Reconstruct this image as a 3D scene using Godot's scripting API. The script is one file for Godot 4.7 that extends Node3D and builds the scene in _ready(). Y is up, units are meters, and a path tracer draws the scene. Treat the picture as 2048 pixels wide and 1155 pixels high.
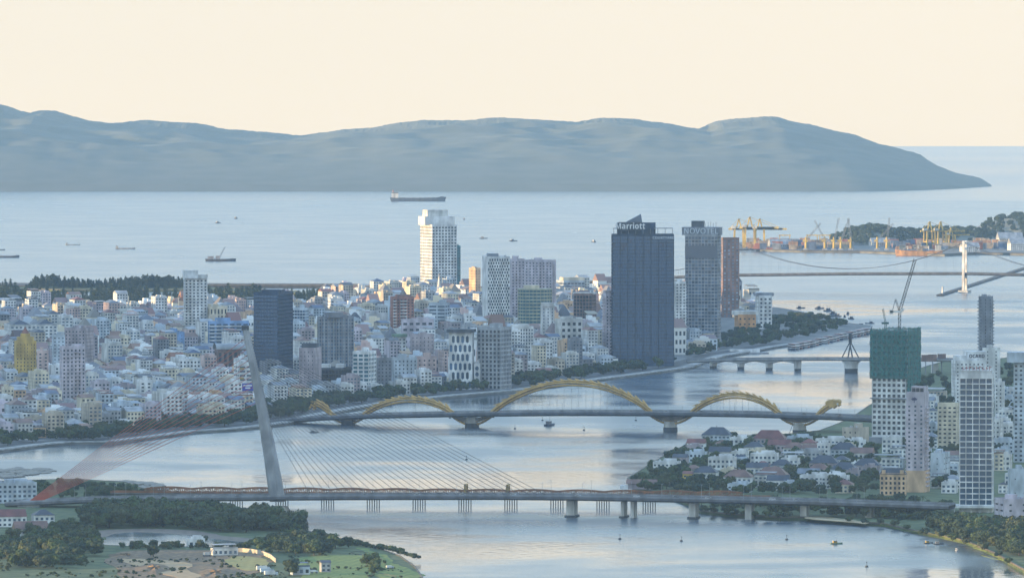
extends Node3D
# A river city at the end of the day: two banks, five bridges, a bay with mountains behind.
# Plan: x metres to the east of the line of sight, d metres north of the viewpoint. place(x, d, y) gives the scene point.

const HAZE := 0.000018
var rng := RandomNumberGenerator.new()
var mats := {}
var used := {}
var tex_weather: ImageTexture
var tex_ground: ImageTexture

class Kit:
	var v := PackedVector3Array()
	var n := PackedVector3Array()
	var c := PackedColorArray()
	var tint := Color.WHITE
	var colored := false
	func tri(a: Vector3, b: Vector3, e: Vector3) -> void:
		var m := (b - a).cross(e - a).normalized()
		v.append(a); v.append(e); v.append(b)
		n.append(m); n.append(m); n.append(m)
		if colored:
			c.append(tint); c.append(tint); c.append(tint)
	func tri_n(a: Vector3, b: Vector3, e: Vector3, na: Vector3, nb: Vector3, ne: Vector3) -> void:
		v.append(a); v.append(e); v.append(b)
		n.append(na); n.append(ne); n.append(nb)
		if colored:
			c.append(tint); c.append(tint); c.append(tint)
	func quad(a: Vector3, b: Vector3, e: Vector3, f: Vector3) -> void:
		var m := (b - a).cross(e - a).normalized()
		for p in [a, e, b, a, f, e]:
			v.append(p); n.append(m)
		if colored:
			for k in 6: c.append(tint)
	func box(o: Vector3, s: Vector3, bottom := true) -> void:   # o = middle of the base
		boxt(Transform3D(Basis.IDENTITY, o), s, bottom)
	func boxt(t: Transform3D, s: Vector3, bottom := true) -> void:
		var x := s.x / 2; var z := s.z / 2; var y := s.y
		var p := []
		for q in [Vector3(-x, 0, z), Vector3(x, 0, z), Vector3(x, 0, -z), Vector3(-x, 0, -z), Vector3(-x, y, z), Vector3(x, y, z), Vector3(x, y, -z), Vector3(-x, y, -z)]: p.append(t * q)
		quad(p[0], p[1], p[5], p[4]); quad(p[1], p[2], p[6], p[5]); quad(p[2], p[3], p[7], p[6]); quad(p[3], p[0], p[4], p[7]); quad(p[4], p[5], p[6], p[7])
		if bottom: quad(p[3], p[2], p[1], p[0])
	func bar(a: Vector3, b: Vector3, w: float, h := 0.0) -> void:   # a beam of section w by h from a to b
		var y := (b - a).normalized()
		var side := y.cross(Vector3.UP)
		side = Vector3.RIGHT if side.length() < 0.01 else side.normalized()
		boxt(Transform3D(Basis(side, y, side.cross(y)), a), Vector3(w, a.distance_to(b), h if h > 0 else w))
	func tube(pts: Array, r: Array, sides := 6, caps := true) -> void:
		var rings := []
		var up := Vector3.UP
		for i in pts.size():
			var dir: Vector3 = (pts[mini(i + 1, pts.size() - 1)] - pts[maxi(i - 1, 0)]).normalized()
			var s := dir.cross(up)
			s = dir.cross(Vector3.BACK).normalized() if s.length() < 0.05 else s.normalized()
			var q := s.cross(dir)
			var ring := []
			for k in sides:
				var a := TAU * k / sides
				var nn := s * cos(a) + q * sin(a)
				ring.append([pts[i] + nn * float(r[i]), nn])
			rings.append(ring)
		for i in pts.size() - 1:
			for k in sides:
				var a: Array = rings[i][k]; var b: Array = rings[i][(k + 1) % sides]; var e: Array = rings[i + 1][(k + 1) % sides]; var f: Array = rings[i + 1][k]
				tri_n(a[0], e[0], b[0], a[1], e[1], b[1]); tri_n(a[0], f[0], e[0], a[1], f[1], e[1])
		if caps:
			for end in [0, pts.size() - 1]:
				for k in range(1, sides - 1):
					if end == 0: tri(rings[0][0][0], rings[0][k + 1][0], rings[0][k][0])
					else: tri(rings[end][0][0], rings[end][k][0], rings[end][k + 1][0])
	func prism(poly: PackedVector2Array, y0: float, y1: float, flare := 0.0) -> void:   # poly in (x, z)
		var idx := Geometry2D.triangulate_polygon(poly)
		for i in range(0, idx.size(), 3):
			var a := poly[idx[i]]; var b := poly[idx[i + 1]]; var e := poly[idx[i + 2]]
			if (b - a).cross(e - a) > 0: tri(Vector3(a.x, y1, a.y), Vector3(e.x, y1, e.y), Vector3(b.x, y1, b.y))
			else: tri(Vector3(a.x, y1, a.y), Vector3(b.x, y1, b.y), Vector3(e.x, y1, e.y))
		var cw := Geometry2D.is_polygon_clockwise(poly)
		for i in poly.size():
			var a := poly[i]; var b := poly[(i + 1) % poly.size()]
			if cw: quad(Vector3(a.x, y0, a.y), Vector3(b.x, y0, b.y), Vector3(b.x, y1, b.y), Vector3(a.x, y1, a.y))
			else: quad(Vector3(b.x, y0, b.y), Vector3(a.x, y0, a.y), Vector3(a.x, y1, a.y), Vector3(b.x, y1, b.y))
	func mesh() -> ArrayMesh:
		var m := ArrayMesh.new()
		var arr := []
		arr.resize(Mesh.ARRAY_MAX)
		arr[Mesh.ARRAY_VERTEX] = v; arr[Mesh.ARRAY_NORMAL] = n
		if colored: arr[Mesh.ARRAY_COLOR] = c
		m.add_surface_from_arrays(Mesh.PRIMITIVE_TRIANGLES, arr)
		return m
	# One face of a building with real window openings. o: lower left corner seen from outside, r: unit vector along the face.
	# g: {f floors, c columns, wf and hf share of the cell that is opening, base and top plain strips in metres, rec recess, stag, oct, skip}
	func facade(o: Vector3, r: Vector3, w: float, h: float, g: Dictionary, panes: Array) -> void:
		var up := Vector3.UP
		var out := r.cross(up)
		var base: float = g.get("base", 0.0); var top: float = g.get("top", 0.0)
		var f: int = g.f; var cols: int = g.c
		var cw := w / cols; var ch := (h - base - top) / f
		var wf: float = g.wf; var hf: float = g.hf; var rec: float = g.get("rec", 0.35)
		if base > 0: quad(o, o + r * w, o + r * w + up * base, o + up * base)
		if top > 0: quad(o + up * (h - top), o + r * w + up * (h - top), o + r * w + up * h, o + up * h)
		for j in f:
			var y0 := base + ch * j
			var a := y0 + ch * (1 - hf) * float(g.get("sill", 0.5)); var b := a + ch * hf
			var shift := cw * 0.5 if g.get("stag", false) and j % 2 == 1 else 0.0
			var oct: bool = g.get("oct", false)
			if not oct:
				quad(o + up * y0, o + r * w + up * y0, o + r * w + up * a, o + up * a)
				if y0 + ch - b > 0.001: quad(o + up * b, o + r * w + up * b, o + r * w + up * (y0 + ch), o + up * (y0 + ch))
			var last := 0.0
			var nc := cols - 1 if shift > 0 else cols
			for i in nc:
				var x0 := shift + cw * i + cw * (1 - wf) / 2; var x1 := x0 + cw * wf
				if not oct:
					if x0 - last > 0.001: quad(o + r * last + up * a, o + r * x0 + up * a, o + r * x0 + up * b, o + r * last + up * b)
					last = x1
					var p0 := o + r * x0 + up * a; var p1 := o + r * x1 + up * a; var p2 := o + r * x1 + up * b; var p3 := o + r * x0 + up * b
					var e := -out * rec
					quad(p0, p1, p1 + e, p0 + e); quad(p1, p2, p2 + e, p1 + e); quad(p2, p3, p3 + e, p2 + e); quad(p3, p0, p0 + e, p3 + e)
					panes.append([p0 + e, p1 + e, p2 + e, p3 + e])
				else:
					var c0 := shift + cw * i; var c1 := c0 + cw
					if c0 - last > 0.001: quad(o + r * last + up * y0, o + r * c0 + up * y0, o + r * c0 + up * (y0 + ch), o + r * last + up * (y0 + ch))
					last = c1
					var k := (x1 - x0) * 0.36
					var ins := [Vector2(x0 + k, a), Vector2(x1 - k, a), Vector2(x1, a + k), Vector2(x1, b - k), Vector2(x1 - k, b), Vector2(x0 + k, b), Vector2(x0, b - k), Vector2(x0, a + k)]
					var q := []
					for s in ins: q.append(o + r * s.x + up * s.y)
					var k0 := o + r * c0 + up * y0; var k1 := o + r * c1 + up * y0; var k2 := o + r * c1 + up * (y0 + ch); var k3 := o + r * c0 + up * (y0 + ch)
					quad(k0, k1, q[1], q[0]); tri(k1, q[2], q[1]); quad(k1, k2, q[3], q[2]); tri(k2, q[4], q[3]); quad(k2, k3, q[5], q[4]); tri(k3, q[6], q[5]); quad(k3, k0, q[7], q[6]); tri(k0, q[0], q[7])
					var e := -out * rec
					for s in 8: quad(q[s], q[(s + 1) % 8], q[(s + 1) % 8] + e, q[s] + e)
					panes.append([q[7] + e, q[2] + e, q[3] + e, q[6] + e]); panes.append([q[0] + e, q[1] + e, q[2] + e, q[7] + e]); panes.append([q[6] + e, q[3] + e, q[4] + e, q[5] + e])
			if w - last > 0.001:
				if oct: quad(o + r * last + up * y0, o + r * w + up * y0, o + r * w + up * (y0 + ch), o + r * last + up * (y0 + ch))
				else: quad(o + r * last + up * a, o + r * w + up * a, o + r * w + up * b, o + r * last + up * b)

func place(x: float, d: float, y := 0.0) -> Vector3:
	return Vector3(x, y, 8000.0 - d)

func numbered(called: String) -> String:
	var k: int = used.get(called, 0)
	used[called] = k + 1
	return called if k == 0 else "%s_%03d" % [called, k]

func thing(called: String, label: String, category: String, at := Vector3.ZERO, turn := 0.0, group := "") -> Node3D:
	var o := Node3D.new()
	o.name = numbered(called)
	add_child(o, true)
	o.position = at
	o.rotation.y = turn
	o.set_meta("label", label)
	o.set_meta("category", category)
	if group: o.set_meta("group", group)
	return o

func copy(src: Node3D, label: String, at: Vector3, turn := 0.0, size := Vector3.ONE) -> Node3D:
	var o: Node3D = src.duplicate()
	o.name = numbered(String(src.name).rstrip("0123456789").rstrip("_"))
	add_child(o, true)
	o.position = at
	o.rotation.y = turn
	o.scale = size
	if label: o.set_meta("label", label)
	return o

func part(parent: Node, called: String, kit: Variant, m: Material, stuff := false) -> MeshInstance3D:
	var o := MeshInstance3D.new()
	o.name = called
	o.mesh = kit if kit is Mesh else kit.mesh()
	o.material_override = m
	parent.add_child(o, true)
	if stuff: o.set_meta("kind", "stuff")
	return o

func setting(called: String, kit: Kit, m: Material, kind := "structure") -> MeshInstance3D:
	var o := MeshInstance3D.new()
	o.name = numbered(called)
	o.mesh = kit.mesh()
	o.material_override = m
	add_child(o, true)
	o.set_meta("kind", kind)
	return o

func srgb(c: Color) -> Color:
	return c.linear_to_srgb()

func paint(key: String, c: Color, rough := 0.85, weather := true) -> StandardMaterial3D:
	if mats.has(key): return mats[key]
	var m := StandardMaterial3D.new()
	m.albedo_color = srgb(c)
	m.roughness = rough
	if weather:
		m.albedo_texture = tex_weather
		m.uv1_triplanar = true
		m.uv1_world_triplanar = true
		m.uv1_scale = Vector3(0.021, 0.009, 0.021)
	mats[key] = m
	return m

func glassy(key: String, c: Color, rough := 0.12, metal := 0.0) -> StandardMaterial3D:
	if mats.has(key): return mats[key]
	var m := StandardMaterial3D.new()
	m.albedo_color = srgb(c)
	m.roughness = rough
	m.metallic = metal
	m.metallic_specular = 0.6
	m.resource_name = key
	mats[key] = m
	return m

const WALLS := {
	"white": Color(0.74, 0.74, 0.73), "offwhite": Color(0.62, 0.61, 0.58), "cream": Color(0.68, 0.60, 0.46), "pale": Color(0.50, 0.56, 0.62),
	"grey": Color(0.36, 0.37, 0.39), "midgrey": Color(0.24, 0.25, 0.28), "dark": Color(0.07, 0.08, 0.10), "pink": Color(0.60, 0.44, 0.40), "mauve": Color(0.40, 0.34, 0.36),
	"beige": Color(0.52, 0.45, 0.36), "gold": Color(0.56, 0.38, 0.10), "brown": Color(0.24, 0.15, 0.13), "brick": Color(0.36, 0.17, 0.13), "peach": Color(0.66, 0.44, 0.27),
	"blue": Color(0.22, 0.36, 0.60), "navy": Color(0.025, 0.05, 0.10), "orange": Color(0.58, 0.30, 0.12), "lilac": Color(0.56, 0.50, 0.55), "teal": Color(0.05, 0.26, 0.30), "green": Color(0.15, 0.24, 0.17),
}
const PANES := {
	"dark": Color(0.02, 0.026, 0.036), "blue": Color(0.035, 0.07, 0.12), "teal": Color(0.03, 0.10, 0.13), "mid": Color(0.06, 0.085, 0.12), "black": Color(0.012, 0.014, 0.018), "pale": Color(0.14, 0.19, 0.25), "navy": Color(0.05, 0.105, 0.20),
}
func wall(k: String) -> StandardMaterial3D: return paint("wall_" + k, WALLS[k])
func pane(k: String) -> StandardMaterial3D: return glassy("pane_" + k, PANES[k], 0.18 if k == "navy" else 0.12, 0.35 if k == "navy" else 0.0)

func noise_image(size: int, freq: float, seed_: int, kind := FastNoiseLite.TYPE_SIMPLEX_SMOOTH, oct := 4) -> Image:
	var f := FastNoiseLite.new()
	f.seed = seed_
	f.noise_type = kind
	f.frequency = freq
	f.fractal_octaves = oct
	return f.get_seamless_image(size, size)

func ramp_image(src: Image, lo: Color, hi: Color, contrast := 1.0) -> Image:
	var im := Image.create(src.get_width(), src.get_height(), false, Image.FORMAT_RGB8)
	for y in src.get_height():
		for x in src.get_width():
			var t := clampf((src.get_pixel(x, y).r - 0.5) * contrast + 0.5, 0, 1)
			im.set_pixel(x, y, lo.lerp(hi, t))
	return im

# ---------------------------------------------------------------- buildings
func add_panes(t: Node3D, panes: Array, m: Material, single: bool) -> void:
	if panes.is_empty(): return
	if single and panes.size() <= 300:
		var shared := {}
		for q in panes:
			var w: float = q[0].distance_to(q[1]); var h: float = q[0].distance_to(q[3])
			var key := "%.2f/%.2f" % [w, h]
			if not shared.has(key):
				var k := Kit.new()
				k.quad(Vector3.ZERO, Vector3(w, 0, 0), Vector3(w, h, 0), Vector3(0, h, 0))
				shared[key] = k.mesh()
			var o := part(t, "window", shared[key], m)
			var r: Vector3 = (q[1] - q[0]).normalized()
			o.transform = Transform3D(Basis(r, Vector3.UP, r.cross(Vector3.UP)), q[0])
	else:
		var ks := [Kit.new(), Kit.new(), Kit.new()]   # blinds drawn, rooms dark, rooms pale
		var n := 0
		for q in panes:
			n += 1
			var z := hash(n * 131 + panes.size()) % 17
			ks[0 if z < (11 if m.metallic < 0.1 else 16) else 1 if z < 14 or m.metallic > 0.1 else 2].quad(q[0], q[1], q[2], q[3])
		for i in 3:
			if ks[i].v.size() > 0: part(t, "glazing", ks[i], m if i == 0 else glassy("%s_room%d" % [m.resource_name, i], m.albedo_color.srgb_to_linear() * (0.5 if i == 1 else 1.8), 0.12), true)

func rooftop(t: Node3D, w: float, dep: float, h: float, wm: Material, rich: bool) -> void:
	var k := Kit.new()
	var e := 0.3
	for s in [-1, 1]:
		k.box(Vector3(0, h, s * (dep / 2 - e / 2)), Vector3(w, 1.0, e))
		k.box(Vector3(s * (w / 2 - e / 2), h, 0), Vector3(e, 1.0, dep - 2 * e - 0.02))
	part(t, "parapet", k, wm)
	if rich:
		var b := Kit.new()
		b.box(Vector3(w * rng.randf_range(-0.2, 0.2), h + 0.02, -dep * 0.1), Vector3(w * rng.randf_range(0.25, 0.45), rng.randf_range(2.6, 4.5), dep * 0.4))
		part(t, "stair_house", b, wm)
		for q in rng.randi_range(1, 3):
			var c := Kit.new()
			var px := w * rng.randf_range(-0.4, 0.4); var pz := dep * rng.randf_range(0.2, 0.4)
			c.tube([Vector3(px, h + 0.8, pz), Vector3(px, h + 2.4, pz)], [0.75, 0.75], 8)
			part(t, "water_tank", c, paint("steel", Color(0.5, 0.52, 0.55), 0.35))

# s: n name, l label, k category, x, d, y ground, w front width, t depth, h height, a turn (degrees), f floors, c columns, sc side columns,
# wf, hf opening shares, wall, pane, base, top, roof rich or not, one: panes are single parts
func tower(s: Dictionary) -> Node3D:
	var t := thing(s.n, s.l, s.get("k", "building"), place(s.x, s.d, s.get("y", 2.5)), deg_to_rad(s.a), s.get("g", ""))
	var w: float = s.w; var dep: float = s.t; var h: float = s.h
	var wm := wall(s.wall)
	var k := Kit.new()
	var panes := []
	var side_panes := []
	var g := {"f": s.f, "c": s.c, "wf": s.wf, "hf": s.hf, "base": s.get("base", 0.0), "top": s.get("top", 1.2), "stag": s.get("stag", false), "oct": s.get("oct", false), "rec": s.get("rec", 0.4)}
	k.facade(Vector3(-w / 2, 0, dep / 2), Vector3.RIGHT, w, h, g, panes)
	var gs := g.duplicate()
	gs.c = s.get("sc", maxi(1, roundi(s.c * dep / w)))
	if s.has("swf"): gs.wf = s.swf
	k.facade(Vector3(w / 2, 0, dep / 2), Vector3.FORWARD, dep, h, gs, side_panes)
	k.facade(Vector3(-w / 2, 0, -dep / 2), Vector3.BACK, dep, h, gs, side_panes)
	k.quad(Vector3(w / 2, 0, -dep / 2), Vector3(-w / 2, 0, -dep / 2), Vector3(-w / 2, h, -dep / 2), Vector3(w / 2, h, -dep / 2))
	k.quad(Vector3(-w / 2, h, dep / 2), Vector3(w / 2, h, dep / 2), Vector3(w / 2, h, -dep / 2), Vector3(-w / 2, h, -dep / 2))
	part(t, "walls", k, wm)
	add_panes(t, panes, pane(s.pane), s.get("one", false))
	add_panes(t, side_panes, pane(s.pane), false)
	rooftop(t, w, dep, h, wm, s.get("roof", true))
	if s.has("bal"):   # balcony slabs over these columns of the front
		for b in s.bal:
			var bk := Kit.new()
			var cw := w / float(s.c)
			var fh := (h - float(g.base) - float(g.top)) / float(s.f)
			for j in range(1, int(s.f)):
				var y := float(g.base) + fh * j
				var px: float = -w / 2 + cw * (b[0] + b[1]) / 2.0
				bk.box(Vector3(px, y - 0.15, dep / 2 + 0.62), Vector3(cw * (b[1] - b[0]), 0.22, 1.2))
				bk.box(Vector3(px, y + 0.07, dep / 2 + 1.14), Vector3(cw * (b[1] - b[0]), 0.85, 0.14))
			part(t, "balconies", bk, wall(s.get("balwall", s.wall)), true)
	if s.has("sidebal"):
		for sx in [-1, 1]:
			var bk := Kit.new()
			var fh := (h - float(g.base) - float(g.top)) / float(s.f)
			for j in range(1, int(s.f)):
				var y := float(g.base) + fh * j
				bk.box(Vector3(sx * (w / 2 + 0.72), y - 0.15, 0), Vector3(1.4, 1.0, dep * 0.7))
			part(t, "balconies", bk, wall(s.get("balwall", s.wall)), true)
	if s.has("fin"):
		var fk := Kit.new()
		for i in int(s.fin) + 1: fk.box(Vector3(-w / 2 + w * i / float(s.fin), 0.2, dep / 2 + 0.3), Vector3(0.5, h - 0.2, 0.56))
		part(t, "fins", fk, wall(s.get("finwall", s.wall)), true)
	if s.has("crown"):
		for q in s.crown:   # boxes on the roof: x, z, w, h, d, wall, lift
			var ck := Kit.new()
			ck.box(Vector3(q[0], h + 0.03 + (q[6] if q.size() > 6 else 0.0), q[1]), Vector3(q[2], q[3], q[4]))
			part(t, "roof_block", ck, wall(q[5]))
	return t

func lettering(t: Node3D, called: String, text: String, height: float, at: Vector3, m: Material, bold := true, turn := 0.0, squeeze := 1.0) -> void:
	var tm := TextMesh.new()
	var sf := SystemFont.new()
	sf.font_names = PackedStringArray(["Droid Sans"])
	sf.font_weight = 700 if bold else 400
	tm.font = sf
	tm.text = text
	tm.font_size = 64
	tm.pixel_size = height / 46.0
	tm.depth = 0.35
	tm.curve_step = 4.0
	var o := part(t, called, tm, m)
	o.position = at
	o.rotation.y = turn
	o.scale.x = squeeze

func house_kit(w: float, dep: float, h: float, storeys: int, cols: int, style: int, roof: Kit, panes: Array) -> Kit:
	var k := Kit.new()
	var g := {"f": storeys, "c": cols, "wf": 0.55, "hf": 0.5, "base": 0.0, "top": 0.6, "rec": 0.3}
	k.facade(Vector3(-w / 2, 0, dep / 2), Vector3.RIGHT, w, h, g, panes)
	var gs := g.duplicate(); gs.c = maxi(2, roundi(dep / 5.0)); gs.wf = 0.3
	for s in [[Vector3(w / 2, 0, dep / 2), Vector3.FORWARD, style % 3 == 0], [Vector3(-w / 2, 0, -dep / 2), Vector3.BACK, style % 2 == 0]]:
		if s[2]: k.facade(s[0], s[1], dep, h, gs, panes)
		else: k.quad(s[0], s[0] + s[1] * dep, s[0] + s[1] * dep + Vector3.UP * h, s[0] + Vector3.UP * h)
	k.quad(Vector3(w / 2, 0, -dep / 2), Vector3(-w / 2, 0, -dep / 2), Vector3(-w / 2, h, -dep / 2), Vector3(w / 2, h, -dep / 2))
	k.quad(Vector3(-w / 2, h, dep / 2), Vector3(w / 2, h, dep / 2), Vector3(w / 2, h, -dep / 2), Vector3(-w / 2, h, -dep / 2))
	match style % 5:
		0, 3:   # flat roof with parapet, a stair head and an awning
			for s in [-1, 1]:
				roof.box(Vector3(0, h, s * (dep / 2 - 0.12)), Vector3(w, 0.9, 0.24))
				roof.box(Vector3(s * (w / 2 - 0.12), h, 0), Vector3(0.24, 0.9, dep - 0.5))
			roof.box(Vector3(w * 0.1, h + 0.02, -dep * 0.2), Vector3(w * 0.5, 2.7, dep * 0.3))
			roof.tube([Vector3(-w * 0.28, h, dep * 0.1), Vector3(-w * 0.28, h + 2.2, dep * 0.1)], [0.8, 0.8], 6)
			roof.box(Vector3(w * 0.22, h + 0.02, dep * 0.25), Vector3(w * 0.4, 2.2, dep * 0.14))
		1:   # gable
			roof_gable(roof, w + 0.8, dep + 0.8, h + 0.02, w * 0.24)
		2:   # tin sheet on posts over the roof
			roof.boxt(Transform3D(Basis(Vector3.RIGHT, 0.06), Vector3(0, h + 2.3, -dep * 0.1)), Vector3(w * 0.96, 0.12, dep * 0.72))
			for sx in [-1, 1]:
				for sz in [-1, 1]: roof.box(Vector3(sx * w * 0.44, h, sz * dep * 0.24 - dep * 0.1), Vector3(0.25, 2.6, 0.25))
			roof.box(Vector3(0, h, dep / 2 - 0.12), Vector3(w, 0.9, 0.24))
		4:   # hipped
			roof_hip(roof, w + 1.0, dep + 1.0, h + 0.02, w * 0.26)
	return k

func roof_gable(k: Kit, w: float, dep: float, y: float, rise: float) -> void:
	var a := Vector3(-w / 2, y, dep / 2); var b := Vector3(w / 2, y, dep / 2); var c := Vector3(w / 2, y, -dep / 2); var d := Vector3(-w / 2, y, -dep / 2)
	var e := Vector3(-w / 2, y + rise, 0); var f := Vector3(w / 2, y + rise, 0)
	k.quad(a, b, f, e); k.quad(c, d, e, f); k.tri(b, c, f); k.tri(d, a, e); k.quad(d, c, b, a)

func roof_hip(k: Kit, w: float, dep: float, y: float, rise: float) -> void:
	var a := Vector3(-w / 2, y, dep / 2); var b := Vector3(w / 2, y, dep / 2); var c := Vector3(w / 2, y, -dep / 2); var d := Vector3(-w / 2, y, -dep / 2)
	var e: Vector3; var f: Vector3
	if w >= dep:
		e = Vector3(-w / 2 + dep * 0.45, y + rise, 0); f = Vector3(w / 2 - dep * 0.45, y + rise, 0)
		k.quad(a, b, f, e); k.quad(c, d, e, f); k.tri(b, c, f); k.tri(d, a, e)
	else:
		e = Vector3(0, y + rise, dep / 2 - w * 0.45); f = Vector3(0, y + rise, -dep / 2 + w * 0.45)
		k.tri(a, b, e); k.tri(c, d, f); k.quad(b, c, f, e); k.quad(d, a, e, f)
	k.quad(d, c, b, a)

func house(called: String, label: String, cat: String, group: String, at: Vector3, turn: float, w: float, dep: float, h: float, style: int, wk: String, rk: String, pk := "dark") -> Node3D:
	var t := thing(called, label, cat, at, turn, group)
	var roof := Kit.new()
	var panes := []
	var k := house_kit(w, dep, h, maxi(1, roundi(h / 3.5)), maxi(1, roundi(w / 3.4)), style, roof, panes)
	part(t, "walls", k, wall(wk))
	part(t, "roof", roof, wall(wk) if style % 5 in [0, 3] else paint("roof_" + rk, ROOFS[rk], 0.6))
	add_panes(t, panes, pane(pk), false)
	return t

const ROOFS := {"red": Color(0.20, 0.065, 0.05), "grey": Color(0.22, 0.24, 0.27), "blue": Color(0.07, 0.11, 0.19), "rust": Color(0.22, 0.12, 0.09), "slate": Color(0.06, 0.07, 0.09), "tin": Color(0.36, 0.37, 0.38), "green": Color(0.07, 0.17, 0.14)}

# ---------------------------------------------------------------- plants
func crown_kit(r: RandomNumberGenerator, lobes: int, spread: float, height: float, faces: int, leaf: float, flat_ := 0.75) -> Kit:
	# leaf clumps on and in several lobes; every face about a leaf spray across
	var k := Kit.new()
	for l in lobes:
		var ang := r.randf() * TAU
		var rad := spread * sqrt(r.randf()) * 0.62
		var c := Vector3(cos(ang) * rad, height * r.randf_range(0.30, 0.78), sin(ang) * rad)
		var lr := spread * r.randf_range(0.34, 0.58)
		for i in faces:
			var dir := Vector3(r.randfn(), r.randfn(), r.randfn()).normalized()
			var p := c + Vector3(dir.x, dir.y * flat_, dir.z) * lr * (0.62 + 0.42 * r.randf())
			var nn := (dir + Vector3(r.randfn(), r.randfn(), r.randfn()) * 0.35).normalized()
			var s := nn.cross(Vector3(r.randfn(), r.randfn(), r.randfn())).normalized()
			var q := nn.cross(s)
			var z := leaf * r.randf_range(0.6, 1.3)
			k.tri(p - s * z - q * z * 0.5, p + s * z * 0.9 - q * z * 0.4, p + q * z * 0.9)
			k.tri(p + s * z * 0.9 - q * z * 0.4, p + s * z * 0.7 + q * z * 0.8, p + q * z * 0.9)
	return k

func trunk_kit(r: RandomNumberGenerator, h: float, rad: float, limbs := 4) -> Kit:
	var k := Kit.new()
	var top := Vector3(r.randf_range(-0.3, 0.3), h * 0.55, r.randf_range(-0.3, 0.3))
	k.tube([Vector3(0, -0.4, 0), Vector3(0, h * 0.25, 0), top], [rad * 1.25, rad * 0.9, rad * 0.6], 6)
	for i in limbs:
		var a := TAU * i / limbs + r.randf()
		k.tube([top - Vector3(0, h * 0.12, 0), top + Vector3(cos(a) * h * 0.24, h * 0.2, sin(a) * h * 0.24)], [rad * 0.5, rad * 0.15], 4)
	return k

var tree_kinds := {}
func leaf_mat(key: String, c: Color) -> StandardMaterial3D:
	if mats.has(key): return mats[key]
	var m := StandardMaterial3D.new()
	m.albedo_color = srgb(c)
	m.roughness = 0.8
	m.backlight_enabled = true
	m.backlight = srgb(Color(c.r * 1.5, c.g * 1.5, c.b))
	m.albedo_texture = tex_weather
	m.uv1_triplanar = true
	m.uv1_world_triplanar = true
	m.uv1_scale = Vector3(0.07, 0.07, 0.07)
	mats[key] = m
	return m

func make_tree_kinds() -> void:
	var r := RandomNumberGenerator.new()
	r.seed = 77
	var greens := [Color(0.030, 0.072, 0.024), Color(0.058, 0.098, 0.028), Color(0.022, 0.052, 0.026), Color(0.078, 0.098, 0.040)]
	for i in 6:
		tree_kinds["round%d" % i] = [crown_kit(r, 10, 5.4, 10.0, 110, 0.66).mesh(), trunk_kit(r, 9.0, 0.32).mesh(), leaf_mat("leaf%d" % (i % 4), greens[i % 4])]
	for i in 3:
		tree_kinds["shrub%d" % i] = [crown_kit(r, 6, 2.8, 3.0, 70, 0.45, 0.6).mesh(), trunk_kit(r, 2.2, 0.12).mesh(), leaf_mat("leaf%d" % ((i + 1) % 4), greens[(i + 1) % 4])]
	for i in 2:   # narrow upright
		var k := Kit.new()
		for l in 420:
			var y := 2.0 + 11.0 * r.randf()
			var rad := 1.7 * sqrt(maxf(0.02, 1.0 - absf(y - 6.0) / 8.0)) * r.randf_range(0.5, 1.0)
			var a := r.randf() * TAU
			var p := Vector3(cos(a) * rad, y, sin(a) * rad)
			var z := r.randf_range(0.35, 0.7)
			k.tri(p, p + Vector3(r.randfn() * z, z, r.randfn() * z), p + Vector3(r.randfn() * z, -z * 0.3, r.randfn() * z))
		tree_kinds["slim%d" % i] = [k.mesh(), trunk_kit(r, 13.0, 0.2, 2).mesh(), leaf_mat("leaf2", greens[2])]
	for i in 2:   # palms
		var k := Kit.new()
		for f in 13:
			var a := TAU * f / 13 + r.randf() * 0.3
			var o := Vector3(cos(a), 0, sin(a))
			var s := Vector3(-sin(a), 0, cos(a))
			var lift := r.randf_range(0.1, 1.0)
			var last := Vector3(0, 7.2, 0)
			for j in 4:
				var tt := (j + 1) / 4.0
				var p := Vector3(0, 7.2, 0) + o * 3.1 * tt + Vector3.UP * (lift * 2.2 * tt - 2.6 * tt * tt)
				var wd := 0.5 * (1.0 - tt * 0.75)
				k.quad(last - s * wd, p - s * wd * 0.8 - Vector3(0, 0.25, 0), p, last)
				k.quad(last, p, p + s * wd * 0.8 - Vector3(0, 0.25, 0), last + s * wd)
				last = p
		var tk := Kit.new()
		tk.tube([Vector3(0, -0.3, 0), Vector3(0.15, 4, 0), Vector3(0, 7.3, 0)], [0.24, 0.17, 0.15], 6)
		tree_kinds["palm%d" % i] = [k.mesh(), tk.mesh(), leaf_mat("leaf1", greens[1])]
	for i in 3:   # casuarina pines
		var k := Kit.new()
		for l in 360:
			var y := 2.5 + 13.0 * pow(r.randf(), 1.2)
			var rad := (3.4 * (1.0 - (y - 2.5) / 14.0) + 0.3) * r.randf_range(0.3, 1.0)
			var a := r.randf() * TAU
			var p := Vector3(cos(a) * rad, y, sin(a) * rad)
			var z := r.randf_range(0.6, 1.2)
			k.tri(p, p + Vector3(r.randfn() * z * 0.6, z, r.randfn() * z * 0.6), p + Vector3(r.randfn() * z, -z * 0.2, r.randfn() * z))
		tree_kinds["pine%d" % i] = [k.mesh(), trunk_kit(r, 14.0, 0.25, 3).mesh(), leaf_mat("leaf2", greens[2])]

func tree(called: String, kind: String, label: String, group: String, at: Vector3, size: float, turn: float) -> Node3D:
	var q: Array = tree_kinds[kind]
	var t := thing(called, label, "tree" if not kind.begins_with("shrub") else "shrub", at, turn, group)
	part(t, "crown", q[0], q[2])
	part(t, "trunk", q[1], paint("bark", Color(0.09, 0.07, 0.055), 0.9))
	t.scale = Vector3.ONE * size
	return t

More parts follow.
